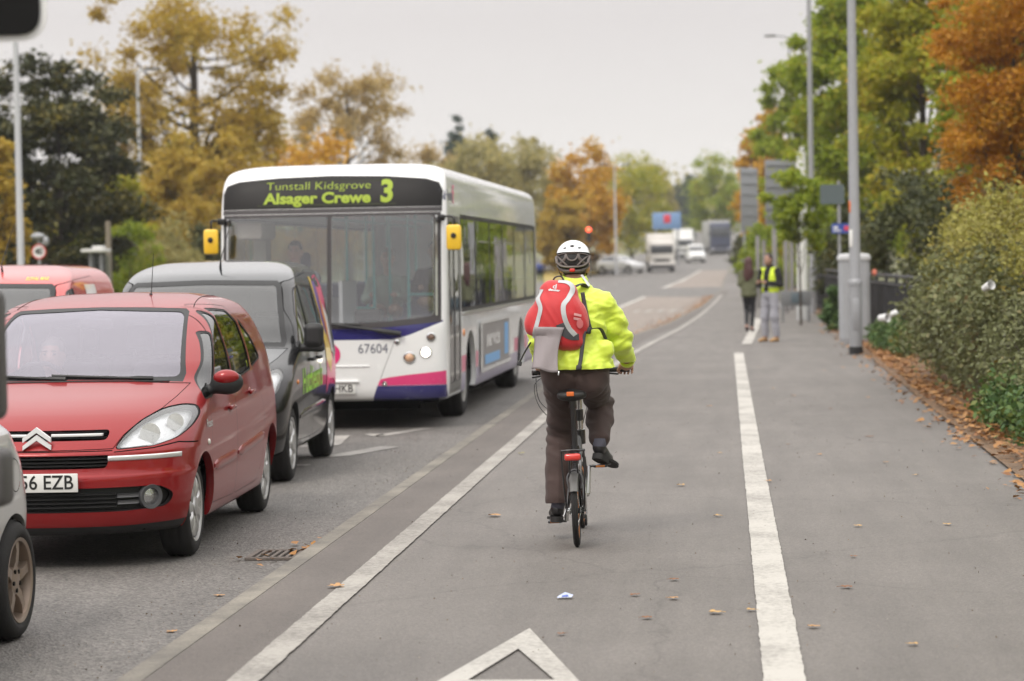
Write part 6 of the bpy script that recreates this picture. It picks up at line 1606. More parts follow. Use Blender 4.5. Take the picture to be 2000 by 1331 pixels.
# ------------------------------------------------------------------ street furniture
M_GALV = mat('galvanised_steel', (.30, .305, .32), .5, metal=.25, var=.12, scale=5)
M_PALEPOLE = mat('pale_lamp_column', (.42, .43, .45), .5, var=.06)
M_SIGNB = mat('sign_back_grey', (.24, .25, .27), .55, var=.08)
M_IRON = mat('black_railing_paint', (.014, .013, .016), .5)
def pole_at(px, py_base, Y):
    p = at(px, 500, Y); return p.x
def lamp_post(label, x, y, z0, h, r0, r1, arm=0, armd=1, heads=1, m=None, base_h=1.15, group='street lamps along the road', lean=0):
    T = thing('street_lamp', label, 'street lamp', (x, y, z0), 0, group)
    b = MB(); b.tube([(0, 0, -.1), (0, 0, base_h-.04), (0, 0, base_h), (0, 0, base_h+.06), (0, 0, h)], [r0, r0, r0*.98, r1*1.12, r1*.72], 18)
    b.lathe([(r0*1.1, base_h-.03), (r0*1.12, base_h), (r1*1.15, base_h+.05)], 18)
    b.build('column', m or M_PALEPOLE, T)
    d = MB(); d.box((0, -r0*.96, base_h*.55), (r0*1.0, .012, base_h*.45), .005); d.build('access_door', m or M_PALEPOLE, T)
    for k in range(heads):
        s = armd if k == 0 else -armd
        a = MB(); a.tube(smooth_path([(0, 0, h-.02), (s*arm*.4, 0, h+.10), (s*arm, 0, h+.13)], 5), r1*.5, 10); a.build('arm', m or M_PALEPOLE, T)
        a = MB(); a.box((s*(arm+.28), 0, h+.14), (.62, .22, .11), .05); hd = a.build('lantern', M_GREYP, T)
        a = MB(); a.box((s*(arm+.30), 0, h+.085), (.46, .17, .03), .012); a.build('diffuser', mat('lantern_diffuser', (.6, .6, .58), .3), hd)
    return T
# the tall galvanised column in front of the cabinet
p = gnd(1672, 692)
T = lamp_post('tall galvanised street lamp column standing in front of the grey cabinet', p.x, p.y, 0, 8.2, .115, .088, 1.2, -1, m=M_GALV, base_h=1.25)
b = MB(); b.tube([(0, 0, -.02), (0, 0, .13)], .122, 18); b.build('base_sleeve', M_BLACKP, T)
b = MB(); b.box((-.06, -.075, 2.0), (.07, .02, .30), .004); b.build('white_notice', mat('notice_white', (.7, .7, .68), .5), T)
b = MB(); b.box((-.075, -.05, 2.55), (.035, .03, .2), .004); b.build('orange_tag', mat('orange_tag', .5), T)
b = MB(); b.lathe([(.122, 1.18), (.126, 1.22), (.122, 1.26)], 18); b.build('collar', M_GALV, T)
p = gnd(1588, 612); lamp_post('street lamp column further along rising behind the leaning sign boards', p.x, p.y, 0, 10, .11, .085, 1.4, -1, m=M_GALV, base_h=1.4)
q = at(1547, 500, 128); lamp_post('distant street lamp against the sky at the end of the right hand trees', q.x, q.y, gz(128), 13.0, .11, .075, .7, -1, m=M_GALV)
for px, Y, h, lab in ((41, 62, 10, 'street lamp at far left with its head hidden behind the signal head'), (277, 99, 9.9, 'pale street lamp in front of the large golden tree'), (563, 150, 9.2, 'street lamp peeping over the bus roof at its left'), (713, 160, 9.4, 'street lamp rising over the middle of the bus roof')):
    q = at(px, 515, Y); lamp_post(lab, q.x, Y, gz(Y)-.1, h, .12, .085, .35, 1, base_h=1.3)
q = at(1203, 500, 185); lamp_post('twin headed street lamp between the orange and green trees far ahead', q.x, 185, gz(185), 8.2, .11, .08, .6, 1, 2)
# traffic signal at the near kerb, its head and boxes entering at the left edge
def signal():
    T = thing('traffic_light', 'black backed traffic signal pole at the near kerb, cut by the left frame edge', 'traffic light', (-2.45, 7.5, .035))
    b = MB(); b.tube([(0, 0, -.05), (0, 0, 3.5)], .057, 18); b.lathe([(.07, 0), (.07, .06), (.058, .09)], 18); b.build('pole', M_GREYP, T)
    bp = rounded([(-.32, 2.40), (.295, 2.40), (.295, 3.55), (-.32, 3.55)], .07, 5)
    b = MB(); b.prism(bp, .05, .065, 'y'); bb = b.build('backing_board', mat('signal_black', (.008, .008, .008), .75, spec=.15), T)
    b = MB(); b.prism(rounded(offset(bp, .022), .07, 5), .066, .072, 'y'); b.build('white_border', M_WHITE, bb)
    b = MB(); b.box((0, .14, 2.98), (.30, .16, .98), .04); b.tube([(0, .0, 2.6), (0, .1, 2.6)], .03, 8); b.tube([(0, .0, 3.35), (0, .1, 3.35)], .03, 8); hd = b.build('signal_head', M_BLACKP, T)
    for i, c in enumerate(((.5, .02, .02), (.5, .25, .02), (.02, .3, .12))):
        z = 3.28-.3*i; b = MB(); b.lathe([(.105, .22), (.1, .235), (0, .245)], 24, axis='y', M=Matrix.Translation((0, 0, z))); b.build('lens', mat('signal_lens_%s' % ('red', 'amber', 'green')[i], c, .3, coat=1), hd)
        b = MB(); V = []; F = []
        for k in range(13):
            a = rad(-20)+rad(220)*k/12
            for dy in (.2, .38): V.append((.118*math.cos(a), dy, z+.118*math.sin(a)))
        b.add(V, [(2*k, 2*k+1, 2*k+3, 2*k+2) for k in range(12)]); b.build('hood', M_BLACKP, hd)
    # pedestrian units facing along the path
    b = MB(); b.box((.075, -.02, 1.385), (.20, .13, .42), .035, seg=3); u = b.build('pedestrian_unit', mat('unit_grey', (.07, .066, .066), .6), T)
    b = MB(); b.box((.065, -.088, 1.37), (.15, .014, .27), .012); b.build('display_face', M_DARK, u)
    b = MB(); b.box((.09, -.02, .995), (.195, .13, .185), .03, seg=3); u = b.build('push_button_unit', mat('unit_grey', .13), T)
    b = MB(); b.box((.08, -.088, .995), (.14, .014, .12), .01); b.lathe([(.022, -.105), (.02, -.112), (0, -.114)], 16, axis='y', M=Matrix.Translation((.05, 0, .985))); b.build('button_plate', M_BLACKP, u)
signal()
# roadside cabinet
def cabinet():
    p = gnd(1668, 672); T = thing('utility_cabinet', 'weathered grey fluted roadside cabinet with domed lid behind the tall column', 'cabinet', (p.x+.03, p.y+.25, 0))
    M_CAB = mat('cabinet_grey_paint', (.33, .34, .36), .55, var=.16, scale=4)
    O = []
    w, d = .30, .22
    n = 56
    for i in range(n):
        a = 2*PI*i/n; c, s = math.cos(a), math.sin(a); k = (abs(c)**5+abs(s)**5)**(-1/5); r = 1-.028*(i % 2)
        O.append((w*c*k*r, d*s*k*r))
    b = MB(); b.prism(O, .10, 1.62, 'z'); b.build('casing', M_CAB, T, sharp=20)
    b = MB(); b.prism([(x*.99, y*.99) for x, y in O], -.05, .10, 'z'); b.build('plinth', mat('cabinet_plinth', (.27, .27, .28), .7), T, sharp=20)
    b = MB(); V = []; L = [(1.62, 1.07), (1.665, 1.08), (1.70, 1.05), (1.735, .92), (1.75, .6)]
    E = [(w*math.cos(a)*((abs(math.cos(a))**5+abs(math.sin(a))**5)**(-.2)), d*math.sin(a)*((abs(math.cos(a))**5+abs(math.sin(a))**5)**(-.2))) for a in [2*PI*i/n for i in range(n)]]
    for z, k in L: V += [(x*k, y*k, z) for x, y in E]
    F = [(i*n+j, i*n+(j+1) % n, (i+1)*n+(j+1) % n, (i+1)*n+j) for i in range(len(L)-1) for j in range(n)]+[tuple(range(n-1, -1, -1)), tuple((len(L)-1)*n+j for j in range(n))]
    b.add(V, F); b.build('lid', mat('cabinet_lid', (.48, .485, .50), .5, var=.1), T)
    b = MB(); b.box((0, -d-.002, .86), (.008, .01, 1.5)); b.box((.08, -d-.006, .95), (.03, .02, .12), .008); b.build('door_seam', M_GREYP, T)
    b = MB(); b.ell((.33, -.05, 1.37), (.05, .05, .065)); o = b.build('orange_ball', mat('faded_orange', (.7, .2, .13), .6)); o.location = (p.x+.09, p.y+.25, 0); tag(o, 'small faded orange plastic ball hooked beside the cabinet at the railing end', 'litter')
cabinet()
def sign_post(label, px, pyt, pyb, Y, zt, parts, cat='sign', r=.035):
    x = at(px, 500, Y).x; T = thing('road_sign', label, cat, (x, Y, gz(Y)))
    b = MB(); b.tube([(0, 0, -.1), (0, 0, zt)], r, 12); b.build('post', M_GALV, T)
    for nm, (x0, x1, z0, z1), m, dy in parts:
        o = MB(); o.prism(rounded([(x0, z0), (x1, z0), (x1, z1), (x0, z1)], .03, 3), dy-.008, dy+.008, 'y'); o.build(nm, m, T)
    return T
# post with grey sign back and blue plate behind the cabinet
T = sign_post('slim post with a dark grey sign back and small blue plate behind the cabinet', 1640, 0, 0, 55, 3.40, [('sign_back', (-.42, .12, 2.88, 3.32), mat('sign_back_slate', (.085, .11, .115), .55), -.05), ('route_plate', (-.18, .24, 2.22, 2.44), mat('plate_blue', (.035, .07, .30), .4), -.06)])
b = MB(); b.box((.155, -.072, 2.33), (.10, .006, .10), .003); b.build('red_symbol', mat('symbol_red', (.6, .05, .08), .4), T)
b = MB(); b.box((-.08, -.072, 2.35), (.1, .006, .05), .003); b.box((-.05, -.072, 2.28), (.18, .006, .03), .003); b.build('white_symbol', M_WHITE, T)
# large grey sign backs on posts
def big_board(label, px0, px1, py0, py1, Y, rz, yaw_w, posts=2):
    a = at(px0, py1, Y); c = at(px1, py0, Y); W = yaw_w; x = (a.x+c.x)/2
    T = thing('road_sign', label, 'sign', (x, Y, gz(Y)), rz)
    z0, z1 = a.z-gz(Y), c.z-gz(Y)
    b = MB(); b.box((0, 0, (z0+z1)/2), (W, .03, z1-z0), .01); bd = b.build('sign_back', M_SIGNB, T)
    b = MB()
    for i in range(6): b.box((0, -.035, z0+(z1-z0)*(i+.5)/6), (W*.97, .035, .045))
    b.build('stiffener_rail', M_SIGNB, bd)
    for i in range(posts):
        b = MB(); X = W*(.5/posts+i/posts-.5); b.tube([(X, .08, -.1), (X, .08, z1)], .055, 10); b.build('post', M_GALV, T)
    return T
big_board('narrow looking grey road sign back seen obliquely, left of the broader one', 1447, 1480, 328, 452, 105, rad(52), 1.2)
big_board('broad grey road sign back half hidden by green leaves', 1496, 1562, 312, 440, 88, rad(12), 1.3)
a = at(1554, 577, 64); T = thing('low_board', 'low grey board on short legs behind the man in the vest', 'sign', (a.x, 64, 0))
b = MB(); b.box((0, 0, .62), (.80, .05, .40), .012); b.build('panel', mat('low_board_grey', (.15, .155, .16), .6), T)
b = MB(); b.box((.03, -.03, .63), (.30, .012, .26), .004); b.build('notice', mat('notice_slate', (.085, .115, .135), .5), T)
for s in (-.34, .34): b = MB(); b.box((s, 0, .2), (.06, .06, .5), .01); b.build('leg', mat('low_board_grey', .15), T)
for i, (px, top) in enumerate(((1513, 452), (1535, 470), (1546, 455), (1480, 462), (1492, 470))):
    a = at(px, 500, 70+4*i); T = thing('wooden_post', ['weathered grey post left of the white pole', 'middle weathered grey post behind the low board', 'tall weathered grey post just left of the white pole', 'leaning grey post behind the woman', 'short grey post behind the man'][i], 'post', (a.x, 70+4*i, 0), group='weathered posts by the path')
    z = at(px, top, 70+4*i).z; b = MB(); b.box((0, 0, z/2), (.13, .13, z), .02); b.build('shaft', mat('weathered_timber', (.24, .23, .23), .85, bump=.4, bscale=20), T); b = MB(); b.box((0, 0, z+.01), (.15, .15, .03), .01); b.build('cap', mat('weathered_timber', .2), T)
# white pole behind the leaves
a = at(1568, 600, 66); T = thing('white_pole', 'thick white pole rising into the leaves behind the low board', 'pole', (a.x, 66, 0))
b = MB(); b.tube([(0, 0, 0), (0, 0, 4.55)], [.155, .135], 16); b.build('shaft', mat('white_pole_paint', (.66, .67, .64), .5, var=.1), T); b = MB(); b.lathe([(.17, 0), (.17, .7), (.158, .74)], 16); b.build('base_sleeve', mat('white_pole_grey', (.42, .43, .43), .6), T)
# pale sacks at the foot of the pole
for i, (px, py, r) in enumerate(((1538, 606, .20), (1558, 600, .17))):
    a = gnd(px, py); o = blob('sack', [('e', (0, 0, .14), (r*1.2, r, .15)), ('e', (.12, .03, .2), (r*.7, r*.6, .12)), ('e', (0, 0, .30), (.06, .05, .06))], mat('white_sack', (.5, .5, .52), .6), None, .014, .05, 2, fold(.02, 9, (.3, 0, 1), i)); o.location = (a.x, a.y+.1, 0); tag(o, ['larger pale plastic sack left of the white pole base', 'smaller pale plastic sack against the white pole base'][i], 'sack', 'pale sacks by the pole')
# black railings
def railing(label, pts, h=1.32):
    x0, y0 = pts[0]; T = thing('railing', label, 'railing', (x0, y0, 0), 0)
    tr = MB(); 
    for (a, b_), (c, d) in zip(pts, pts[1:]):
        for z in (h, h-.16, .16): tr.tube([(a-x0, b_-y0, z), (c-x0, d-y0, z)], .024 if z != h else .03, 8)
    tr.build('rail', M_IRON, T)
    bars = MB()
    for (a, b_), (c, d) in zip(pts, pts[1:]):
        L = math.hypot(c-a, d-b_); n = int(L/.115)
        for i in range(n+1):
            t = i/max(1, n); x, y = a+(c-a)*t-x0, b_+(d-b_)*t-y0
            if i % 22 == 0: p = MB(); p.box((x, y, h/2), (.06, .06, h+.02), .006); p.lathe([(.035, h+.01), (.02, h+.05), (0, h+.07)], 10, M=Matrix.Translation((x, y, 0))); p.build('post', M_IRON, T)
            else: bars.box((x, y, h/2+.02), (.018, .018, h-.26))
    bars.build('infill_bars', M_IRON, T)
railing('black iron railing running behind the hedge from the cabinet', [(2.99, 54), (3.1, 44), (3.15, 33), (3.2, 22)])
railing('black iron railing further off behind the second lamp column', [(3.0, 88), (2.95, 72), (3.0, 58)])
# 40 sign, its lamp unit, and bus stop
def speed_sign():
    Y = 62; a = at(76, 492, Y); T = thing('speed_sign', 'round white 40 speed limit sign with red ring and a lamp unit over it', 'sign', (a.x, Y, gz(Y)-.1))
    T.scale = (.8,)*3; z = (a.z-gz(Y)+.1)/.8; b = MB(); b.tube([(0, .04, 0), (0, .04, z+.5)], .045, 12); b.build('post', M_GALV, T)
    b = MB(); b.lathe([(0, -.012), (.24, -.012), (.24, .01), (0, .01)], 36, axis='y', M=Matrix.Translation((0, 0, z))); ds = b.build('disc', M_WHITE, T)
    b = MB(); b.lathe([(.20, -.017), (.24, -.017), (.245, -.008), (.20, -.008)], 36, axis='y', M=Matrix.Translation((0, 0, z)), closed=True); b.build('red_ring', mat('sign_red', (.55, .03, .03), .4), ds)
    V, F = text_mesh('40', .30, .012, 0, 'CENTER', .9); b = MB(); b.add(V, F, 0, Matrix.Translation((0, -.02, z)) @ Matrix.Rotation(PI/2, 4, 'X')); b.build('numerals', M_LETTER, ds, smooth=False)
    b = MB(); b.ell((-.02, -.02, z+.50), (.24, .14, .12)); b.tube([(.12, 0, z+.2), (.22, 0, z+.48)], .04, 8); b.ell((.24, 0, z+.34), (.10, .10, .16)); b.build('lamp_unit', M_GALV, T)
speed_sign()
Y = 60; a = at(188, 520, Y); T = thing('bus_shelter', 'small pale roofed shelter on thin posts left of the black van', 'shelter', (a.x, Y, gz(Y)-.1))
T.scale = (.8,)*3; zt = (at(188, 490, Y).z-gz(Y)+.1)/.8
b = MB(); b.box((0, 0, zt), (.78, .8, .11), .03); b.box((.1, 0, zt+.1), (.35, .4, .1), .03); b.build('roof', mat('shelter_white', (.55, .55, .53), .5), T)
for x in (-.18, .16): b = MB(); b.tube([(x, 0, 0), (x, 0, zt)], .035, 8); b.build('post', M_GALV, T)
b = MB(); b.box((0, .36, zt*.55), (.7, .02, zt*.8)); b.build('back_panel', glass('shelter_glass', (.7, .75, .72), .6, .08), T)
a = at(213, 520, 61); z = at(213, 432, 61).z; T = thing('wooden_pole', 'weathered wooden pole beside the pale shelter', 'pole', (a.x, 61, 0)); b = MB(); b.tube([(0, 0, -.2), (0, 0, z)], [.085, .07], 12); b.build('shaft', mat('pole_timber', (.20, .17, .13), .85, bump=.4, bscale=15), T)
# far traffic light showing red
Y = 170; a = at(1150, 449, Y); T = thing('traffic_light', 'distant traffic light showing a red lamp before the orange tree', 'traffic light', (a.x, Y, gz(Y)))
z = a.z-gz(Y); b = MB(); b.tube([(0, 0, 0), (0, 0, z+.3)], .06, 10); b.build('pole', M_GREYP, T); b = MB(); b.box((0, -.12, z-.3), (.36, .2, 1.05), .05); hd = b.build('signal_head', M_BLACKP, T)
b = MB(); b.ell((0, -.23, z), (.15, .05, .15)); b.build('red_lamp', mat('lit_red_lamp', (.9, .1, .05), .3, emit=(1, .10, .04), estr=4), hd)
for k in (1, 2): b = MB(); b.ell((0, -.22, z-.3*k), (.11, .03, .11)); b.build('unlit_lamp', M_DARK, hd)
# blue information board far ahead
Y = 222; a = at(1302, 432, Y); T = thing('gantry_sign', 'large pale blue board with a red square far ahead above the lorries', 'sign', (a.x, Y, gz(Y)))
z = a.z-gz(Y); b = MB(); b.box((0, 0, z), (2.6, .12, 1.55), .05); bd = b.build('panel', mat('board_blue', (.16, .27, .47), .5), T)
b = MB(); b.box((.05, -.07, z+.2), (.62, .03, .75), .02); b.build('red_square', mat('symbol_red', .5), bd)
for s in (-1.0, 1.0): b = MB(); b.tube([(s, .1, -1), (s, .1, z)], .1, 10); b.build('post', M_GALV, T)
# drain gully
def drain():
    T = thing('drain_grate', 'rusty cast iron gully grate in the gutter beside the kerb', 'drain', (-2.72, 14.75, ROADZ))
    b = MB(); b.box((0, 0, -.004), (.44, .40, .02), .004); b.build('pit', M_DARK, T)
    b = MB(); IR = mat('rusty_iron', (.12, .10, .088), .75, var=.4, scale=20, bump=.4)
    for s in (-1, 1): b.box((s*.21, 0, .01), (.035, .42, .02), .004); b.box((0, s*.20, .01), (.42, .035, .02), .004)
    for i in range(8): b.box((-.16+.046*i, 0, .011), (.022, .40, .018), .003)
    b.build('bars', IR, T)
drain()
# ------------------------------------------------------------------ vehicles far ahead
def far_lorry(label, px, pyb, Y, W, Hc, Hb, L, cab_m, box_m, rz=0, group='vehicles far ahead'):
    a = at(px, pyb, Y); T = thing('lorry', label, 'lorry', (a.x, Y, gz(Y)+ROADZ), rz, group)
    b = MB(); b.box((0, 1.0, .55+(Hc-.55)/2), (W*.96, 2.0, Hc-.55), .16, seg=3); b.box((0, .2, .62), (W*.97, .5, .45), .08); cab = b.build('cab', cab_m, T)
    b = MB(); b.box((0, .0, .55+(Hc-.55)*.66), (W*.84, .08, (Hc-.55)*.34), .03); b.build('windscreen', mat('far_screen', (.05, .055, .065), .15, coat=1), cab)
    b = MB(); b.box((0, -.06, .42), (W*.94, .16, .34), .05); b.build('bumper', M_GREYP, T)
    b = MB(); b.box((0, -.01, .95), (W*.6, .06, .22), .02); b.build('grille', M_BLACKP, cab)
    b = MB(); b.box((0, 2.1+L/2, .9+(Hb-.9)/2), (W, L, Hb-.9), .04); b.build('box_body', box_m, T)
    b = MB(); b.box((0, 1.2+L/2, .7), (W*.7, L, .3)); b.build('chassis', M_DARK, T)
    for s in (1, -1):
        b = MB(); b.box((s*W*.38, -.1, .62), (.3, .08, .18), .03); b.build('headlight', M_CHROME, cab)
        b = MB(); b.box((s*(W*.5+.12), .25, Hc*.66), (.14, .08, .42), .03); b.build('mirror', M_BLACKP, cab)
        for y in (1.0, L*.75+1.5): make_wheel(T, s*(W*.5-.16), y, .45, .26, .28, 'alloy', M_SILVERP, s, n=20, ns=6)
    return T
OW = mat('off_white_paint', (.66, .64, .61), .45, coat=.3); 
far_lorry('cream white box lorry with pink lettering on its side, nearest of the far traffic', 1293, 519, 196, 2.15, 2.5, 3.15, 4.2, OW, OW, rad(4))
sl_ = [o for o in bpy.data.objects if o.name.startswith('lorry')][-1]
b = MB(); b.box((1.08, 4.0, 2.2), (.02, 2.2, .9)); b.build('side_lettering', mat('faded_pink', .4), sl_)
far_lorry('plain white box van partly behind the cream lorry', 1337, 500, 262, 2.1, 2.4, 3.3, 5, M_WHITE, M_WHITE, rad(3))
far_lorry('tall dark blue articulated lorry with grey trailer, farthest of the traffic', 1408, 489, 286, 2.5, 3.75, 4.1, 10, mat('lorry_navy', (.045, .055, .10), .4, coat=.5), mat('trailer_grey', (.36, .36, .35), .6), rad(5))
a = at(1362, 512, 240)
WV, shw = small_van('white panel van between the cream lorry and the dark articulated lorry', (a.x, 240, gz(240)+ROADZ), rad(5), M_WHITE, None, 'vehicles far ahead', 1.15)
# pale cars queueing beside the grass island
def far_car(label, px, Y, m, rz, group='pale cars beyond the grass island'):
    a = at(px, 505, Y); T = thing('car', label, 'car', (a.x, Y, gz(Y)), rz, group)
    rows = [(.22, .1, 4.0, .74, .5, .4), (.45, 0, 4.1, .82, .6, .4), (.7, .05, 4.1, .83, .6, .4), (.85, .5, 4.05, .82, .6, .4), (.95, 1.0, 4.0, .79, .4, .4), (1.25, 1.6, 3.7, .68, .35, .4), (1.4, 2.0, 3.3, .55, .3, .3), (1.45, 2.4, 2.9, .2, .15, .15)]
    sh = Shell([r+(2.4, 2.4) for r in rows], nz=24, nf=12, ns=20, nr=8)
    for v in ('side', 'left'): sh.cut('window', [(1.5, .96), (3.5, 1.0), (3.2, 1.28), (1.9, 1.3)], v)
    sh.cut('windscreen', [(-.68, .99), (.68, .99), (.55, 1.32), (-.55, 1.32)], 'front', sel=lambda c: c.y > .8)
    arches(sh, T, (.75, 3.3), .33, .29, m)
    GD = mat('far_screen', .05)
    sh.part('body', m, T); sh.part('window', GD, T); sh.part('windscreen', GD, T)
    for y in (.75, 3.3):
        for s in (1, -1): make_wheel(T, s*.7, y, .29, .19, .2, 'alloy', M_SILVERP, s, n=16, ns=5)
SILV = carpaint('silver_metallic_paint', .5)
far_car('silver car nearest the cream lorry in the pale group', 1254, 186, SILV, rad(55)); far_car('white car in the middle of the pale group', 1226, 190, M_WHITE, rad(60)); far_car('white car farthest left in the pale group', 1196, 194, M_WHITE, rad(70))
far_car('blue car glimpsed between the bus and the cyclist', 1066, 190, carpaint('blue_paint', (.03, .06, .28)), rad(75))
# ------------------------------------------------------------------ trees and plants
M_BARK = mat('bark_dark', (.055, .042, .032), .9, var=.3, scale=6, bump=.8, bscale=14)
M_BARKG = mat('bark_grey', (.13, .115, .10), .9, var=.3, scale=6, bump=.8, bscale=14)
LM = {
 'gold': leafmat('leaves_gold', [(.27, .17, .026), (.43, .29, .042), (.52, .375, .058), (.25, .24, .05)], trans=.5),
 'tan': leafmat('leaves_tan', [(.30, .21, .09), (.45, .325, .135), (.53, .40, .17), (.36, .31, .13)], trans=.5),
 'orange': leafmat('leaves_orange', [(.38, .19, .016), (.56, .30, .024), (.62, .38, .034), (.40, .30, .04)]),
 'rust': leafmat('leaves_rust', [(.23, .09, .012), (.47, .20, .018), (.60, .31, .03), (.20, .16, .03)], trans=.4, scale=.8),
 'green': leafmat('leaves_green', [(.13, .18, .016), (.25, .33, .026), (.37, .42, .035), (.52, .38, .04)], trans=.45),
 'lime': leafmat('leaves_lime', [(.18, .22, .02), (.35, .37, .03), (.46, .42, .04), (.54, .36, .035)], trans=.45),
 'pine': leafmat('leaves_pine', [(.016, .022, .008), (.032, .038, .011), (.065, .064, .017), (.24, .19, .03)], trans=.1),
 'olive': leafmat('leaves_olive', [(.22, .21, .075), (.34, .31, .12), (.46, .40, .16), (.42, .32, .10)], trans=.45),
 'conifer': leafmat('leaves_conifer', [(.02, .042, .03), (.035, .065, .045), (.05, .08, .055)], trans=.1),
 'dark': leafmat('leaves_dark', [(.028, .036, .012), (.052, .062, .018), (.09, .095, .026), (.18, .14, .03)], trans=.15),
 'greygreen': leafmat('leaves_greygreen', [(.07, .066, .032), (.125, .135, .055), (.20, .215, .09), (.20, .12, .055)], trans=.2, scale=1.1),
 'yellowgreen': leafmat('leaves_yellowgreen', [(.11, .09, .03), (.23, .205, .04), (.34, .32, .07), (.30, .19, .06)], trans=.3, scale=1.1),
 'ivy': leafmat('leaves_ivy', [(.03, .065, .02), (.06, .12, .03), (.12, .19, .05), (.34, .20, .04)], trans=.15, scale=1.2),
 'litter': leafmat('leaves_litter', [(.11, .045, .018), (.27, .115, .035), (.40, .20, .06), (.20, .13, .06)], trans=.1, scale=2),
}
def leaf_quads(P, size, rng, flat=.35, aspect=.55, stretch=None):
    n = len(P); d = rng.normal(size=(n, 3)); d[:, 2] *= .7; d /= np.linalg.norm(d, axis=1)[:, None]
    e = rng.normal(size=(n, 3)); e -= d*(e*d).sum(1)[:, None]; e /= np.linalg.norm(e, axis=1)[:, None]
    s = (size*rng.uniform(.6, 1.35, n))[:, None]
    c = np.cross(d, e)*s*.12
    V = np.stack([P-d*s*.5, P+e*s*.5*aspect+c, P+d*s*.5, P-e*s*.5*aspect+c], 1).reshape(-1, 3)
    F = np.arange(4*n).reshape(-1, 4)
    return V, F
def np_mesh(name, V, F, m, parent):
    me = bpy.data.meshes.new(name); me.vertices.add(len(V)); me.vertices.foreach_set('co', V.astype(np.float32).ravel())
    me.loops.add(F.size); me.loops.foreach_set('vertex_index', F.astype(np.int32).ravel())
    me.polygons.add(len(F)); me.polygons.foreach_set('loop_start', np.arange(0, F.size, F.shape[1], dtype=np.int32)); me.polygons.foreach_set('loop_total', np.full(len(F), F.shape[1], dtype=np.int32))
    me.materials.append(m); me.update(calc_edges=True); me.validate()
    o = bpy.data.objects.new(name, me); COL.objects.link(o)
    if parent: o.parent = parent
    return o
def tree(label, x, y, h, w, mk, seed, th=.25, n=9000, leaf=.3, ncl=110, gap=.35, rc=.11, trunk=.16, cat='tree', name='tree', depth=None, group=None, shape=0, low=0, bark=None, z0=None, squash=.75):
    rng = np.random.default_rng(seed); rr = random.Random(seed); z0 = gz(y)-.1 if z0 is None else z0
    T = thing(name, label, cat, (x, y, z0), rr.uniform(0, 6.2), group)
    dep = depth or w; H0 = h*th; cz = (h+H0)/2; rz_ = (h-H0)/2
    C = []; t = 0
    while len(C) < ncl and t < ncl*60:
        t += 1
        v = rng.normal(size=3); v /= np.linalg.norm(v); r = rng.uniform(.25, 1)**.55
        p = np.array([v[0]*r, v[1]*r, v[2]*r])
        if shape == 1:   # narrow to the top
            k = .25+.75*(1-(p[2]+1)/2); p[0] *= k*1.2; p[1] *= k*1.2
        if shape == 2:   # broad low dome
            p[2] = abs(p[2])*1.9-.9
        q = Vector((p[0]*2.2+seed, p[1]*2.2, p[2]*2.2))
        if mnoise.noise(q) < gap-.5: continue
        lump = 1+.22*mnoise.noise(Vector((v[0]*1.7, v[1]*1.7+seed, v[2]*1.7)))
        C.append((p[0]*w/2*lump, p[1]*dep/2*lump, cz+p[2]*rz_*lump))
    C = np.array(C)
    wts = rng.uniform(.4, 1.6, len(C)); idx = rng.choice(len(C), n, p=wts/wts.sum())
    R = (rng.uniform(.6, 1.4, len(C))*rc*w)[idx][:, None]
    P = C[idx]+rng.normal(size=(n, 3))*R*np.array([.6, .6, .6*squash])
    P[:, 2] = np.maximum(P[:, 2], low+.02)
    V, F = leaf_quads(P, leaf, rng)
    np_mesh('crown', V, F, LM[mk], T)
    b = MB(); lean = Vector((rr.uniform(-.05, .05)*h, 0, 0))
    tp = [Vector((0, 0, -.2)), Vector((0, 0, H0*.5))+lean*.2, Vector((0, 0, H0))+lean*.4, Vector((0, 0, cz))+lean*.8, Vector((0, 0, h*.88))+lean]
    r0 = trunk*h/9
    b.tube(smooth_path(tp, 4), [r0*(1.15-1.0*i/16) for i in range(17)], 9)
    for i in rng.choice(len(C), min(len(C), 46), replace=False):
        c = Vector(C[i]); zb = max(H0*.75, min(h*.75, c.z-rr.uniform(.12, .4)*h*.6)); k = zb/h
        a = Vector((lean.x*k, 0, zb)); m = a.lerp(c, .5)+Vector((0, 0, -.05*h*rr.random()))
        r = r0*(1.05-k)*.42
        b.tube(smooth_path([a, m, c], 3), [r*(1-.8*j/6) for j in range(7)], 6)
    b.build('trunk', bark or M_BARK, T)
    return T
def tpx(label, px, Y, pyt, wpx, mk, seed, **k):
    """tree placed by where its crown stands: photo column, distance, crown top row and width in the photo"""
    a = at(px, pyt, Y); s = FPX/Y; h = a.z-gz(Y)+.1
    return tree(label, a.x, Y, h, wpx/s, mk, seed, **k)
# left of the road
tpx('golden leaved tree at the far left edge in front of the dark pine', -12, 64, 245, 120, 'gold', 11, th=.15, n=6000, leaf=.17, ncl=70, gap=.3)
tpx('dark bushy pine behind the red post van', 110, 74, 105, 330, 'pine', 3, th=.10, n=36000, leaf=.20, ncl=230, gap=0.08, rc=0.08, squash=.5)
tpx('tall golden tree with an open crown and thick dark trunk, highest on the left', 365, 112, -45, 430, 'gold', 8, th=.20, n=26000, leaf=0.24, ncl=230, gap=0.42, rc=0.058, trunk=.30)
tpx('tan autumn tree with sky showing through its round crown over the bus front', 672, 150, 103, 285, 'tan', 21, th=.24, n=13000, leaf=0.26, ncl=130, gap=0.46, rc=0.06, trunk=.18)
tpx('bright orange tree low behind the bus roof', 590, 132, 268, 240, 'orange', 31, th=.08, n=10000, leaf=.3, ncl=90, gap=.2)
tpx('golden lower tree under the tall golden tree at its right', 440, 104, 255, 180, 'gold', 41, th=.06, n=9000, leaf=.24, ncl=90, gap=.25)
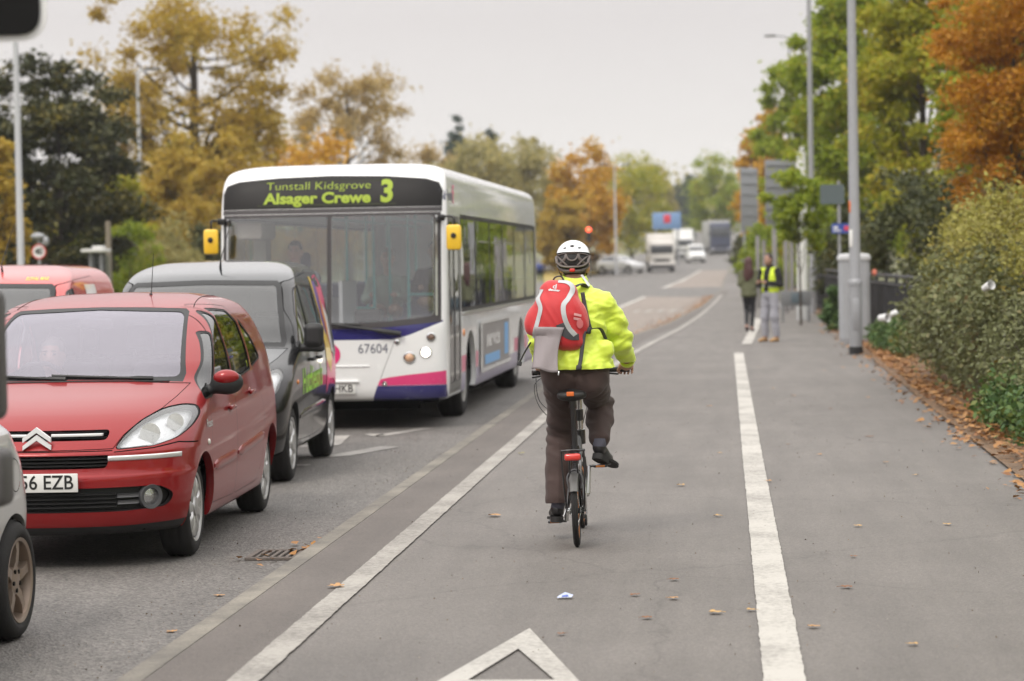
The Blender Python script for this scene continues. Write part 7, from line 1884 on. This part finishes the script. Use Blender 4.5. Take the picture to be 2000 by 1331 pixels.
tpx('golden lower tree under the tall golden tree at its left', 330, 98, 270, 150, 'gold', 42, th=.06, n=8000, leaf=.24, ncl=80, gap=.25)
tpx('yellow green small tree between the pine and the pale shelter', 235, 90, 330, 120, 'lime', 43, th=.06, n=6500, leaf=.2, ncl=70, gap=.25)
tpx('orange brown tree just left of the bus front behind the yellow mirror', 395, 120, 300, 170, 'orange', 44, th=.05, n=7000, leaf=.28, ncl=80, gap=.2)
for i, (px, Y, pt, wp, mk, lb) in enumerate(((55, 86, 430, 150, 'gold', 'low golden shrub behind the speed sign'), (140, 88, 425, 150, 'lime', 'yellow green shrub right of the speed sign'), (255, 80, 415, 110, 'green', 'green shrub behind the wooden pole'), (335, 82, 440, 130, 'olive', 'olive shrub behind the black van roof'), (405, 86, 425, 90, 'dark', 'dark green shrub beside the left bus mirror'))):
    tpx(lb, px, Y, pt, wp, mk, 60+i, th=.02, n=4200, leaf=.15, ncl=50, gap=.2, rc=.14, trunk=.08, cat='shrub', name='shrub')
# centre distance
for i, (px, Y, pt, wp, mk, th, lb) in enumerate((
    (845, 205, 275, 150, 'tan', .1, 'russet tree at the left end of the far row beside the tan tree'),
    (888, 262, 226, 80, 'conifer', .12, 'taller dark conifer standing above the far olive trees'), (958, 270, 236, 50, 'conifer', .12, 'narrow dark conifer top right of the taller conifer'),
    (930, 195, 262, 190, 'olive', .08, 'dull olive tree over the rear of the bus'), (1035, 200, 270, 150, 'olive', .08, 'dull olive tree above the cyclist helmet, right of its olive neighbour'),
    (1140, 190, 286, 150, 'orange', .08, 'vivid orange tree behind the distant red traffic light'), (1095, 182, 385, 90, 'gold', .05, 'small golden tree at the foot of the vivid orange tree'),
    (1232, 250, 286, 150, 'lime', .05, 'yellow green tree behind the twin headed lamp'), (1285, 330, 322, 70, 'olive', .05, 'hazy olive tree left of the blue board'),
    (1395, 300, 294, 110, 'green', .05, 'green tree behind the dark articulated lorry'), (1350, 400, 340, 70, 'conifer', .05, 'far blue green tree where the road meets the sky'), (1318, 420, 362, 50, 'conifer', .05, 'farthest grey green tree left of the road top'),
    (1478, 178, 240, 80, 'orange', .05, 'orange tree at the left end of the right hand row'), (1512, 160, 190, 80, 'orange', .05, 'taller orange tree next along the right hand row'))):
    tpx(lb, px, Y, pt, wp, mk, 80+i, th=th, n=9500, leaf=.36, ncl=90, gap=.18, rc=.11, shape=1 if mk == 'conifer' else 0)
# right of the path
tpx('pale green tree at the left of the big green trees, behind the broad sign board', 1545, 118, 95, 150, 'green', 101, th=.10, n=16000, leaf=.26, ncl=90, gap=0.15, rc=.09)
tpx('big leafy green tree between the two lamp columns reaching the top of the frame', 1668, 84, -110, 240, 'green', 102, th=.10, n=38000, leaf=.22, ncl=230, gap=0.08, rc=0.08)
tpx('big green tree turning yellow behind the dark shrub, right of the tall column', 1800, 70, -160, 260, 'lime', 103, th=.12, n=34000, leaf=.19, ncl=220, gap=0.1, rc=0.08)
tpx('big dense green tree filling the space behind the orange tree', 1960, 62, -140, 260, 'green', 104, th=.12, n=26000, leaf=.19, ncl=190, gap=0.1, rc=.08)
tpx('feathery rust orange tree at the top right corner', 1985, 44, -130, 330, 'rust', 105, th=.30, n=44000, leaf=.085, ncl=300, gap=0.04, rc=0.085, squash=.5, trunk=.10)
tpx('slender young tree whose green sprays hang over the white pole', 1560, 61, 300, 130, 'green', 106, th=.40, n=6500, leaf=.12, ncl=60, gap=.4, rc=.08, trunk=.07)
for i, (px, Y, pt, wp, mk, lb, th) in enumerate(((1768, 56, 315, 210, 'dark', 'dark evergreen shrub behind the railing and cabinet', .02), (1905, 50, 290, 230, 'dark', 'dark evergreen shrub under the rust orange tree', .02), (1660, 72, 420, 150, 'dark', 'dark green shrub behind the slim sign post', .02), (1600, 80, 400, 120, 'green', 'mid green shrub behind the second lamp column', .02),
    (1500, 98, 430, 110, 'green', 'green shrub at the foot of the broad sign board', .02), (1640, 56, 560, 60, 'ivy', 'low ivy covered shrub left of the cabinet foot', .0), (1455, 150, 455, 60, 'dark', 'dark shrub behind the couple of walkers', .0))):
    tpx(lb, px, Y, pt, wp, mk, 120+i, th=th, n=7000, leaf=.13, ncl=70, gap=.22, rc=.12, trunk=.06, cat='shrub', name='shrub')
# distant wood closing the view
def woodland():
    rng = np.random.default_rng(5); P = []
    for k in range(230):
        y = rng.uniform(430, 900); x = rng.uniform(-190, 190); 
        if abs(x-bend(min(y, 450))) < 4 and y < 470: continue
        hh = rng.uniform(8, 15); c = np.array([x, y, gz(y)+hh*.5]); P.append(c+rng.normal(size=(150, 3))*np.array([2.6, 2.6, hh*.24]))
    for k in range(150):
        y = rng.uniform(170, 420); x = rng.choice([-1, 1])*rng.uniform(26, 100)-5; hh = rng.uniform(5, 10); c = np.array([x, y, gz(y)+hh*.45]); P.append(c+rng.normal(size=(150, 3))*np.array([2.2, 2.2, hh*.22]))
    P = np.concatenate(P); V, F = leaf_quads(P, 1.2, rng, aspect=.8)
    o = np_mesh('far_woodland', V, F, LM['olive'], None); tag(o, 'hazy mass of autumn woodland closing the far distance', 'woodland', kind='stuff')
woodland()
# near hedge: two bushes and ivy over the railing
def bush(name, label, c, r, mk, n, leaf, seed, cat='bush', stems=26, ncl=90):
    rng = np.random.default_rng(seed); rr = random.Random(seed)
    T = thing(name, label, cat, (c[0], c[1], 0))
    C = []
    while len(C) < ncl:
        v = rng.normal(size=3); v /= np.linalg.norm(v); v *= rng.uniform(.55, 1)**.5*(1+.25*mnoise.noise(Vector((v[0]*2+seed, v[1]*2, v[2]*2))))
        p = np.array([v[0]*r[0], v[1]*r[1], c[2]+v[2]*r[2]])
        if p[2] > .03: C.append(p)
    C = np.array(C); idx = rng.integers(0, len(C), n)
    P = C[idx]+rng.normal(size=(n, 3))*np.array([.10, .16, .10])*r[0]*1.6
    P[:, 2] = np.maximum(P[:, 2], .03)
    V, F = leaf_quads(P, leaf, rng); np_mesh('foliage', V, F, LM[mk], T)
    b = MB()
    for i in range(stems):
        p = Vector(C[rr.randrange(len(C))]); a = Vector((0, p.y*.75, .02)); b.tube(smooth_path([a, a.lerp(p, .5)+Vector((0, 0, .12)), p*1.0], 3), [.016-.002*j for j in range(7)], 5)
    b.tube([(0, -r[1]*.8, .015), (.01, 0, .02), (0, r[1]*.8, .015)], .022, 6)
    b.build('stems', M_BARKG, T)
    return T
bush('hedge_bush', 'long grey green bush spilling over the railing toward the path', (3.12, 29.6, .92), (.70, 6.3, .86), 'greygreen', 20000, .075, 201, stems=60, ncl=200)
bush('hedge_bush', 'yellow green bush, highest part of the hedge at the right edge', (3.55, 29.3, 1.52), (.84, 5.2, .86), 'yellowgreen', 19000, .066, 202, stems=40, ncl=170)
bush('hedge_bush', 'dark twiggy bush in the nearest right part of the hedge', (3.15, 24.2, .62), (.55, 3.6, .62), 'greygreen', 11000, .06, 203, stems=70, ncl=120)
bush('ivy_patch', 'dark green ivy creeping at the hedge foot near the right edge', (2.98, 22.2, .22), (.52, 3.8, .30), 'ivy', 8000, .07, 204, 'ivy', 14, 110)
bush('ivy_patch', 'ivy and nettles between the cabinet and the hedge', (3.0, 42.8, .25), (.40, 3.4, .34), 'ivy', 5000, .07, 205, 'ivy', 10, 70)
bush('ivy_patch', 'green weeds left of the cabinet along the path edge', (2.85, 55, .25), (.32, 6, .32), 'ivy', 4500, .08, 206, 'weeds', 10, 70)
def spiky():
    T = thing('spiky_plant', 'cordyline with long pale sword leaves rising from the hedge top', 'plant', (3.35, 31.8, 0)); rr = random.Random(4); b = MB(); V = []; F = []
    for i in range(34):
        a = rr.uniform(0, 2*PI); el = rr.uniform(.15, 1.4); L = rr.uniform(.55, .95); d = Vector((math.cos(a)*math.cos(el), math.sin(a)*math.cos(el), math.sin(el))); s = d.cross(Vector((0, 0, 1))).normalized()
        o = len(V); base = Vector((0, 0, 1.72))
        for k in range(7):
            t = k/6; p = base+d*L*t+Vector((0, 0, -.28*L*t*t*(1.3-el*.8))); w = .022*(1-t)**.6*(.5+t*2 if t < .25 else 1)
            V += [p-s*w, p+Vector((0, 0, -.006)), p+s*w]
        for k in range(6):
            for j in range(2): F.append((o+k*3+j, o+k*3+j+1, o+k*3+3+j+1, o+k*3+3+j))
    mobj('sword_leaves', V, F, leafmat('leaves_sword', [(.16, .17, .05), (.27, .27, .09), (.38, .27, .09)], trans=.25), T)
    b.tube([(0, 0, 0), (.02, 0, .9), (0, 0, 1.75)], [.05, .045, .05], 9); b.build('stem', M_BARKG, T)
spiky()
# ------------------------------------------------------------------ fallen leaves
def litter():
    rng = np.random.default_rng(9); P = []
    n = 15000; y = rng.uniform(13, 62, n); y = y[[mnoise.noise(Vector((v*.55, 3, 0)))+.6*mnoise.noise(Vector((v*2.3, 9, 0))) > rng.uniform(-.75, .35) for v in y]]; y = y[: 7500]; n = len(y); e = np.array([edge_x(v) for v in y]); u = rng.exponential(.10, n)*rng.choice([-1, 1], n, p=[.30, .70]); u = np.where(u > 0, u*4, u)
    x = e+.12+u; k = (x < 4.2) & (x > e-.9); P.append(np.stack([x, y, np.where(x < e, .012, .045+rng.uniform(0, .05, n))], 1)[k])
    n = 2600; y = rng.uniform(55, 112, n); kx = np.array([kerb_x(v) for v in y]); x = kx-.14-rng.exponential(.16, n); P.append(np.stack([x, y, np.array([gz(v) for v in y])+ROADZ+.02], 1))
    n = 30; P.append(np.stack([-2.56-rng.exponential(.16, n), 14.85+rng.normal(size=n)*.45, np.full(n, ROADZ+.018)], 1))
    P = np.concatenate(P); n = len(P)
    # nearly flat curled leaves
    s = rng.uniform(.035, .095, n)[:, None]; a = rng.uniform(0, 2*PI, n); d = np.stack([np.cos(a), np.sin(a), rng.normal(size=n)*.18], 1); e = np.stack([-np.sin(a), np.cos(a), rng.normal(size=n)*.25], 1); up = np.array([0, 0, 1.])
    V = np.stack([P-d*s*.5, P-d*s*.15+e*s*.34+up*s*.10, P+d*s*.5+up*s*.12, P-d*s*.1-e*s*.34+up*s*.14], 1).reshape(-1, 3)
    o = np_mesh('leaf_litter', V, np.arange(4*n).reshape(-1, 4), LM['litter'], None); tag(o, 'drift of fallen brown leaves along the path edge and gutter', 'leaf litter', kind='stuff')
litter()
def fallen(variant):
    rr = random.Random(variant); b = MB(); V = [(0, 0, .004)]; n = 20
    for i in range(n):
        a = 2*PI*i/n; r = .050*(.62+.38*abs(math.cos(a*2.5)))*(1.15 if abs(a-PI) < 2.4 else .8); V.append((r*math.cos(a), r*math.sin(a)*.85, .002+.011*rr.random()*(r/.05)))
    b.add(V, [(0, 1+i, 1+(i+1) % n) for i in range(n)]); b.tube([(-.035, 0, .006), (-.08, .012, .004)], .002, 5)
    return b
LFM = [mat('dry_leaf_%s' % n, c, .75, var=.25, scale=60) for n, c in (('tan', (.40, .22, .09)), ('brown', (.20, .09, .04)), ('ochre', (.42, .26, .10)))]
lv = []
for v in range(3): o = fallen(v).build('fallen_leaf', LFM[v], None); lv.append(o)
spots = [(966, 1010, 0), (655, 1150, 0), (1675, 1030, 2), (1655, 1150, 1), (1590, 1228, 0), (1395, 1200, 2), (1317, 1172, 0), (1265, 1210, 1), (1240, 1165, 1), (1095, 1242, 1), (1318, 1135, 1), (1850, 1027, 2), (1940, 908, 0), (1785, 1262, 2), (1400, 1010, 2), (1385, 795, 0), (1550, 775, 0), (1620, 800, 1), (1480, 718, 0), (1510, 760, 2), (1540, 870, 1), (1600, 890, 0), (1405, 887, 2), (1730, 905, 0), (1790, 930, 2), (1700, 855, 1), (1610, 725, 2), (1500, 942, 0), (1330, 950, 2), (1668, 1090, 1), (1465, 1195, 2)]
used = set()
for px, py, v in spots:
    g = gnd(px, py); o = lv[v] if v not in used else lv[v].copy()
    if v in used: COL.objects.link(o)
    used.add(v); o.location = (g.x, g.y, .009 if px not in (655,) else .013); o.rotation_euler = (0, 0, rnd.uniform(0, 6.2)); sc = rnd.uniform(.35, .75) if px not in (966, 655) else .95; o.scale = (sc, sc, sc)
    tag(o, ['tan curled fallen leaf lying on the grey path', 'dark brown fallen leaf lying on the grey path', 'ochre fallen leaf lying on the grey path'][v], 'leaf', ['tan leaves on the path', 'dark brown leaves on the path', 'ochre leaves on the path'][v])
for px, py in ((430, 1165), (335, 1235), (485, 1290), (1018, 888)):
    g = gnd(px, py, ROADZ if px < 1000 else 0); o = lv[0].copy(); COL.objects.link(o); o.location = (g.x, g.y, (ROADZ+.003) if px < 1000 else .012); o.rotation_euler = (0, 0, rnd.uniform(0, 6)); o.scale = (.6,)*3
    if px < 1000: tag(o, 'small tan leaf lying on the road near the kerb', 'leaf', 'leaves on the road')
    else: tag(o, 'greenish leaf on the path just left of the cyclist', 'leaf', None); o.data = o.data.copy(); o.data.materials[0] = mat('dry_leaf_green', (.30, .27, .06), .7); o['group'] = 'leaves on the path'
# scraps of litter
g = gnd(1103, 1170); b = MB(); b.add([(-.055, -.03, 0), (.05, -.035, .004), (.06, .03, .012), (.0, .045, .03), (-.045, .03, .006)], [(0, 1, 2, 3, 4)]); b.add([(-.02, -.02, .006), (.03, -.02, .008), (.02, .015, .016), (-.02, .012, .01)], [(0, 1, 2, 3)], 1)
o = b.build('paper_scrap', [mat('pale_blue_paper', (.45, .50, .68), .6), mat('blue_print', (.08, .12, .42), .6)]); o.location = (g.x, g.y, .009); o.scale = (.7,)*3; tag(o, 'crumpled pale blue paper scrap on the path near the frame bottom', 'litter')
def cup(label, p, s=1, rot=(1.2, .3, .5)):
    b = MB(); b.lathe([(.03, 0), (.042, .10), (.044, .102), (.040, .10), (.028, .004)], 18); o = b.build('paper_cup', mat('white_paper_cup', (.68, .68, .68), .5)); o.location = p; o.rotation_euler = rot; o.scale = (s, s, s); tag(o, label, 'litter'); return o
a = at(1947, 561, 26.3); cup('white paper cup caught in the hedge near the right edge', (a.x-.25, 25.2, a.z+.0), 1.15)
a = at(1718, 622, 40); cup('white bottle lying in the weeds right of the cabinet', (a.x, 40, a.z), 1.7, (1.5, 0, .8)); a = at(1738, 615, 40.3); cup('second white cup end beside the bottle in the weeds', (a.x, 40.3, a.z), 1.3, (1.4, .2, 2.2))
# grass island and side road in the distance
flat_poly('grass_island', [[(-11, 148), (-8.4, 232), (-10.5, 250), (-14.5, 195)]], .0, ground_mat('island_grass', (.25, .20, .03), (.36, .24, .05), patch=.3, sscale=5))
flat_poly('side_road', [[(-14.6, 195), (-10.5, 251), (-13, 290), (-34, 205)]], .14, M_ROAD)

def debris():
    """grit, crumbs and leaf fragments scattered on the tarmac"""
    rng = np.random.default_rng(15); n = 800; y = rng.uniform(9.3, 30, n); x = rng.uniform(-2.3, 2.15, n); P = np.stack([x, y, np.full(n, .008)], 1)
    m = 500; y = rng.uniform(9.3, 26, m); x = -2.55-rng.exponential(.35, m); P = np.concatenate([P, np.stack([x, y, np.full(m, ROADZ+.006)], 1)])
    V, F = leaf_quads(P, .011, rng, aspect=.7); o = np_mesh('grit', V, F, leafmat('grit_bits', [(.09, .065, .05), (.18, .14, .10), (.34, .31, .28)], trans=0, scale=3), None); tag(o, 'grit and leaf crumbs scattered over path and gutter', 'grit', kind='stuff')
debris()

def hedgerow():
    """the roadside trees carry on beside and behind the photographer: seen in the car windows and shading the path"""
    rng = np.random.default_rng(77); P = []
    for k in range(150):
        y = rng.uniform(-28, 19.5); x = rng.uniform(3.4, 8); z = rng.uniform(.3, 3.4)+(x-3.4)*.75
        P.append(np.array([x, y, z])+rng.normal(size=(220, 3))*np.array([.35, .6, .5]))
    P = np.concatenate(P); P[:, 2] = np.abs(P[:, 2]); V, F = leaf_quads(P, .2, rng)
    o = np_mesh('hedgerow', V, F, LM['green'], None); tag(o, 'leafy roadside hedgerow carrying on beside the path', 'hedgerow', kind='stuff')
hedgerow()
# ------------------------------------------------------------------ loose pieces become parts of their own
def split_loose(o):
    me = o.data; n = len(me.vertices); par = list(range(n))
    def find(a):
        while par[a] != a: par[a] = par[par[a]]; a = par[a]
        return a
    for e in me.edges: par[find(e.vertices[0])] = find(e.vertices[1])
    groups = {}
    for p in me.polygons: groups.setdefault(find(p.vertices[0]), []).append(p)
    if len(groups) < 2: return
    for ps in groups.values():
        ix = {}; V = []; F = []
        for p in ps:
            F.append([ix.setdefault(v, len(ix)) for v in p.vertices])
        V = [None]*len(ix)
        for v, k in ix.items(): V[k] = me.vertices[v].co[:]
        q = mobj(o.name.split('.')[0], V, F, list(me.materials), o.parent, [p.material_index for p in ps], 0)
    bpy.data.objects.remove(o)
for o in [o for o in bpy.data.objects if o.type == 'MESH' and o.parent and o.name.split('.')[0] in ('pink_panel', 'navy_panel', 'waist_strap', 'shoulder_strap', 'buckle', 'window_seal', 'roof_seam', 'pillar_trim', 'skirt_band', 'pink_band', 'bumper_strip', 'chrome_bar', 'tail_light', 'panel_gap', 'shoes', 'brake_caliper')]: split_loose(o)
# thin autumn haze over the whole place
hb = MB(); hb.box((0, 520, 60), (1130, 1240, 190))
HM = bpy.data.materials.new('haze_air'); HM.use_nodes = True; nt = HM.node_tree; nt.nodes.remove(nt.nodes['Principled BSDF'])
pv = nd(nt, 'ShaderNodeVolumePrincipled'); pv.inputs['Color'].default_value = (.97, .975, .98, 1); pv.inputs['Density'].default_value = .00033; pv.inputs['Anisotropy'].default_value = .2
nt.links.new(pv.outputs[0], nt.nodes['Material Output'].inputs['Volume'])
hz = hb.build('haze', HM, None, smooth=False); tag(hz, 'thin pale haze that softens the far trees', 'haze', kind='stuff')
SC.cycles.volume_bounces = 0
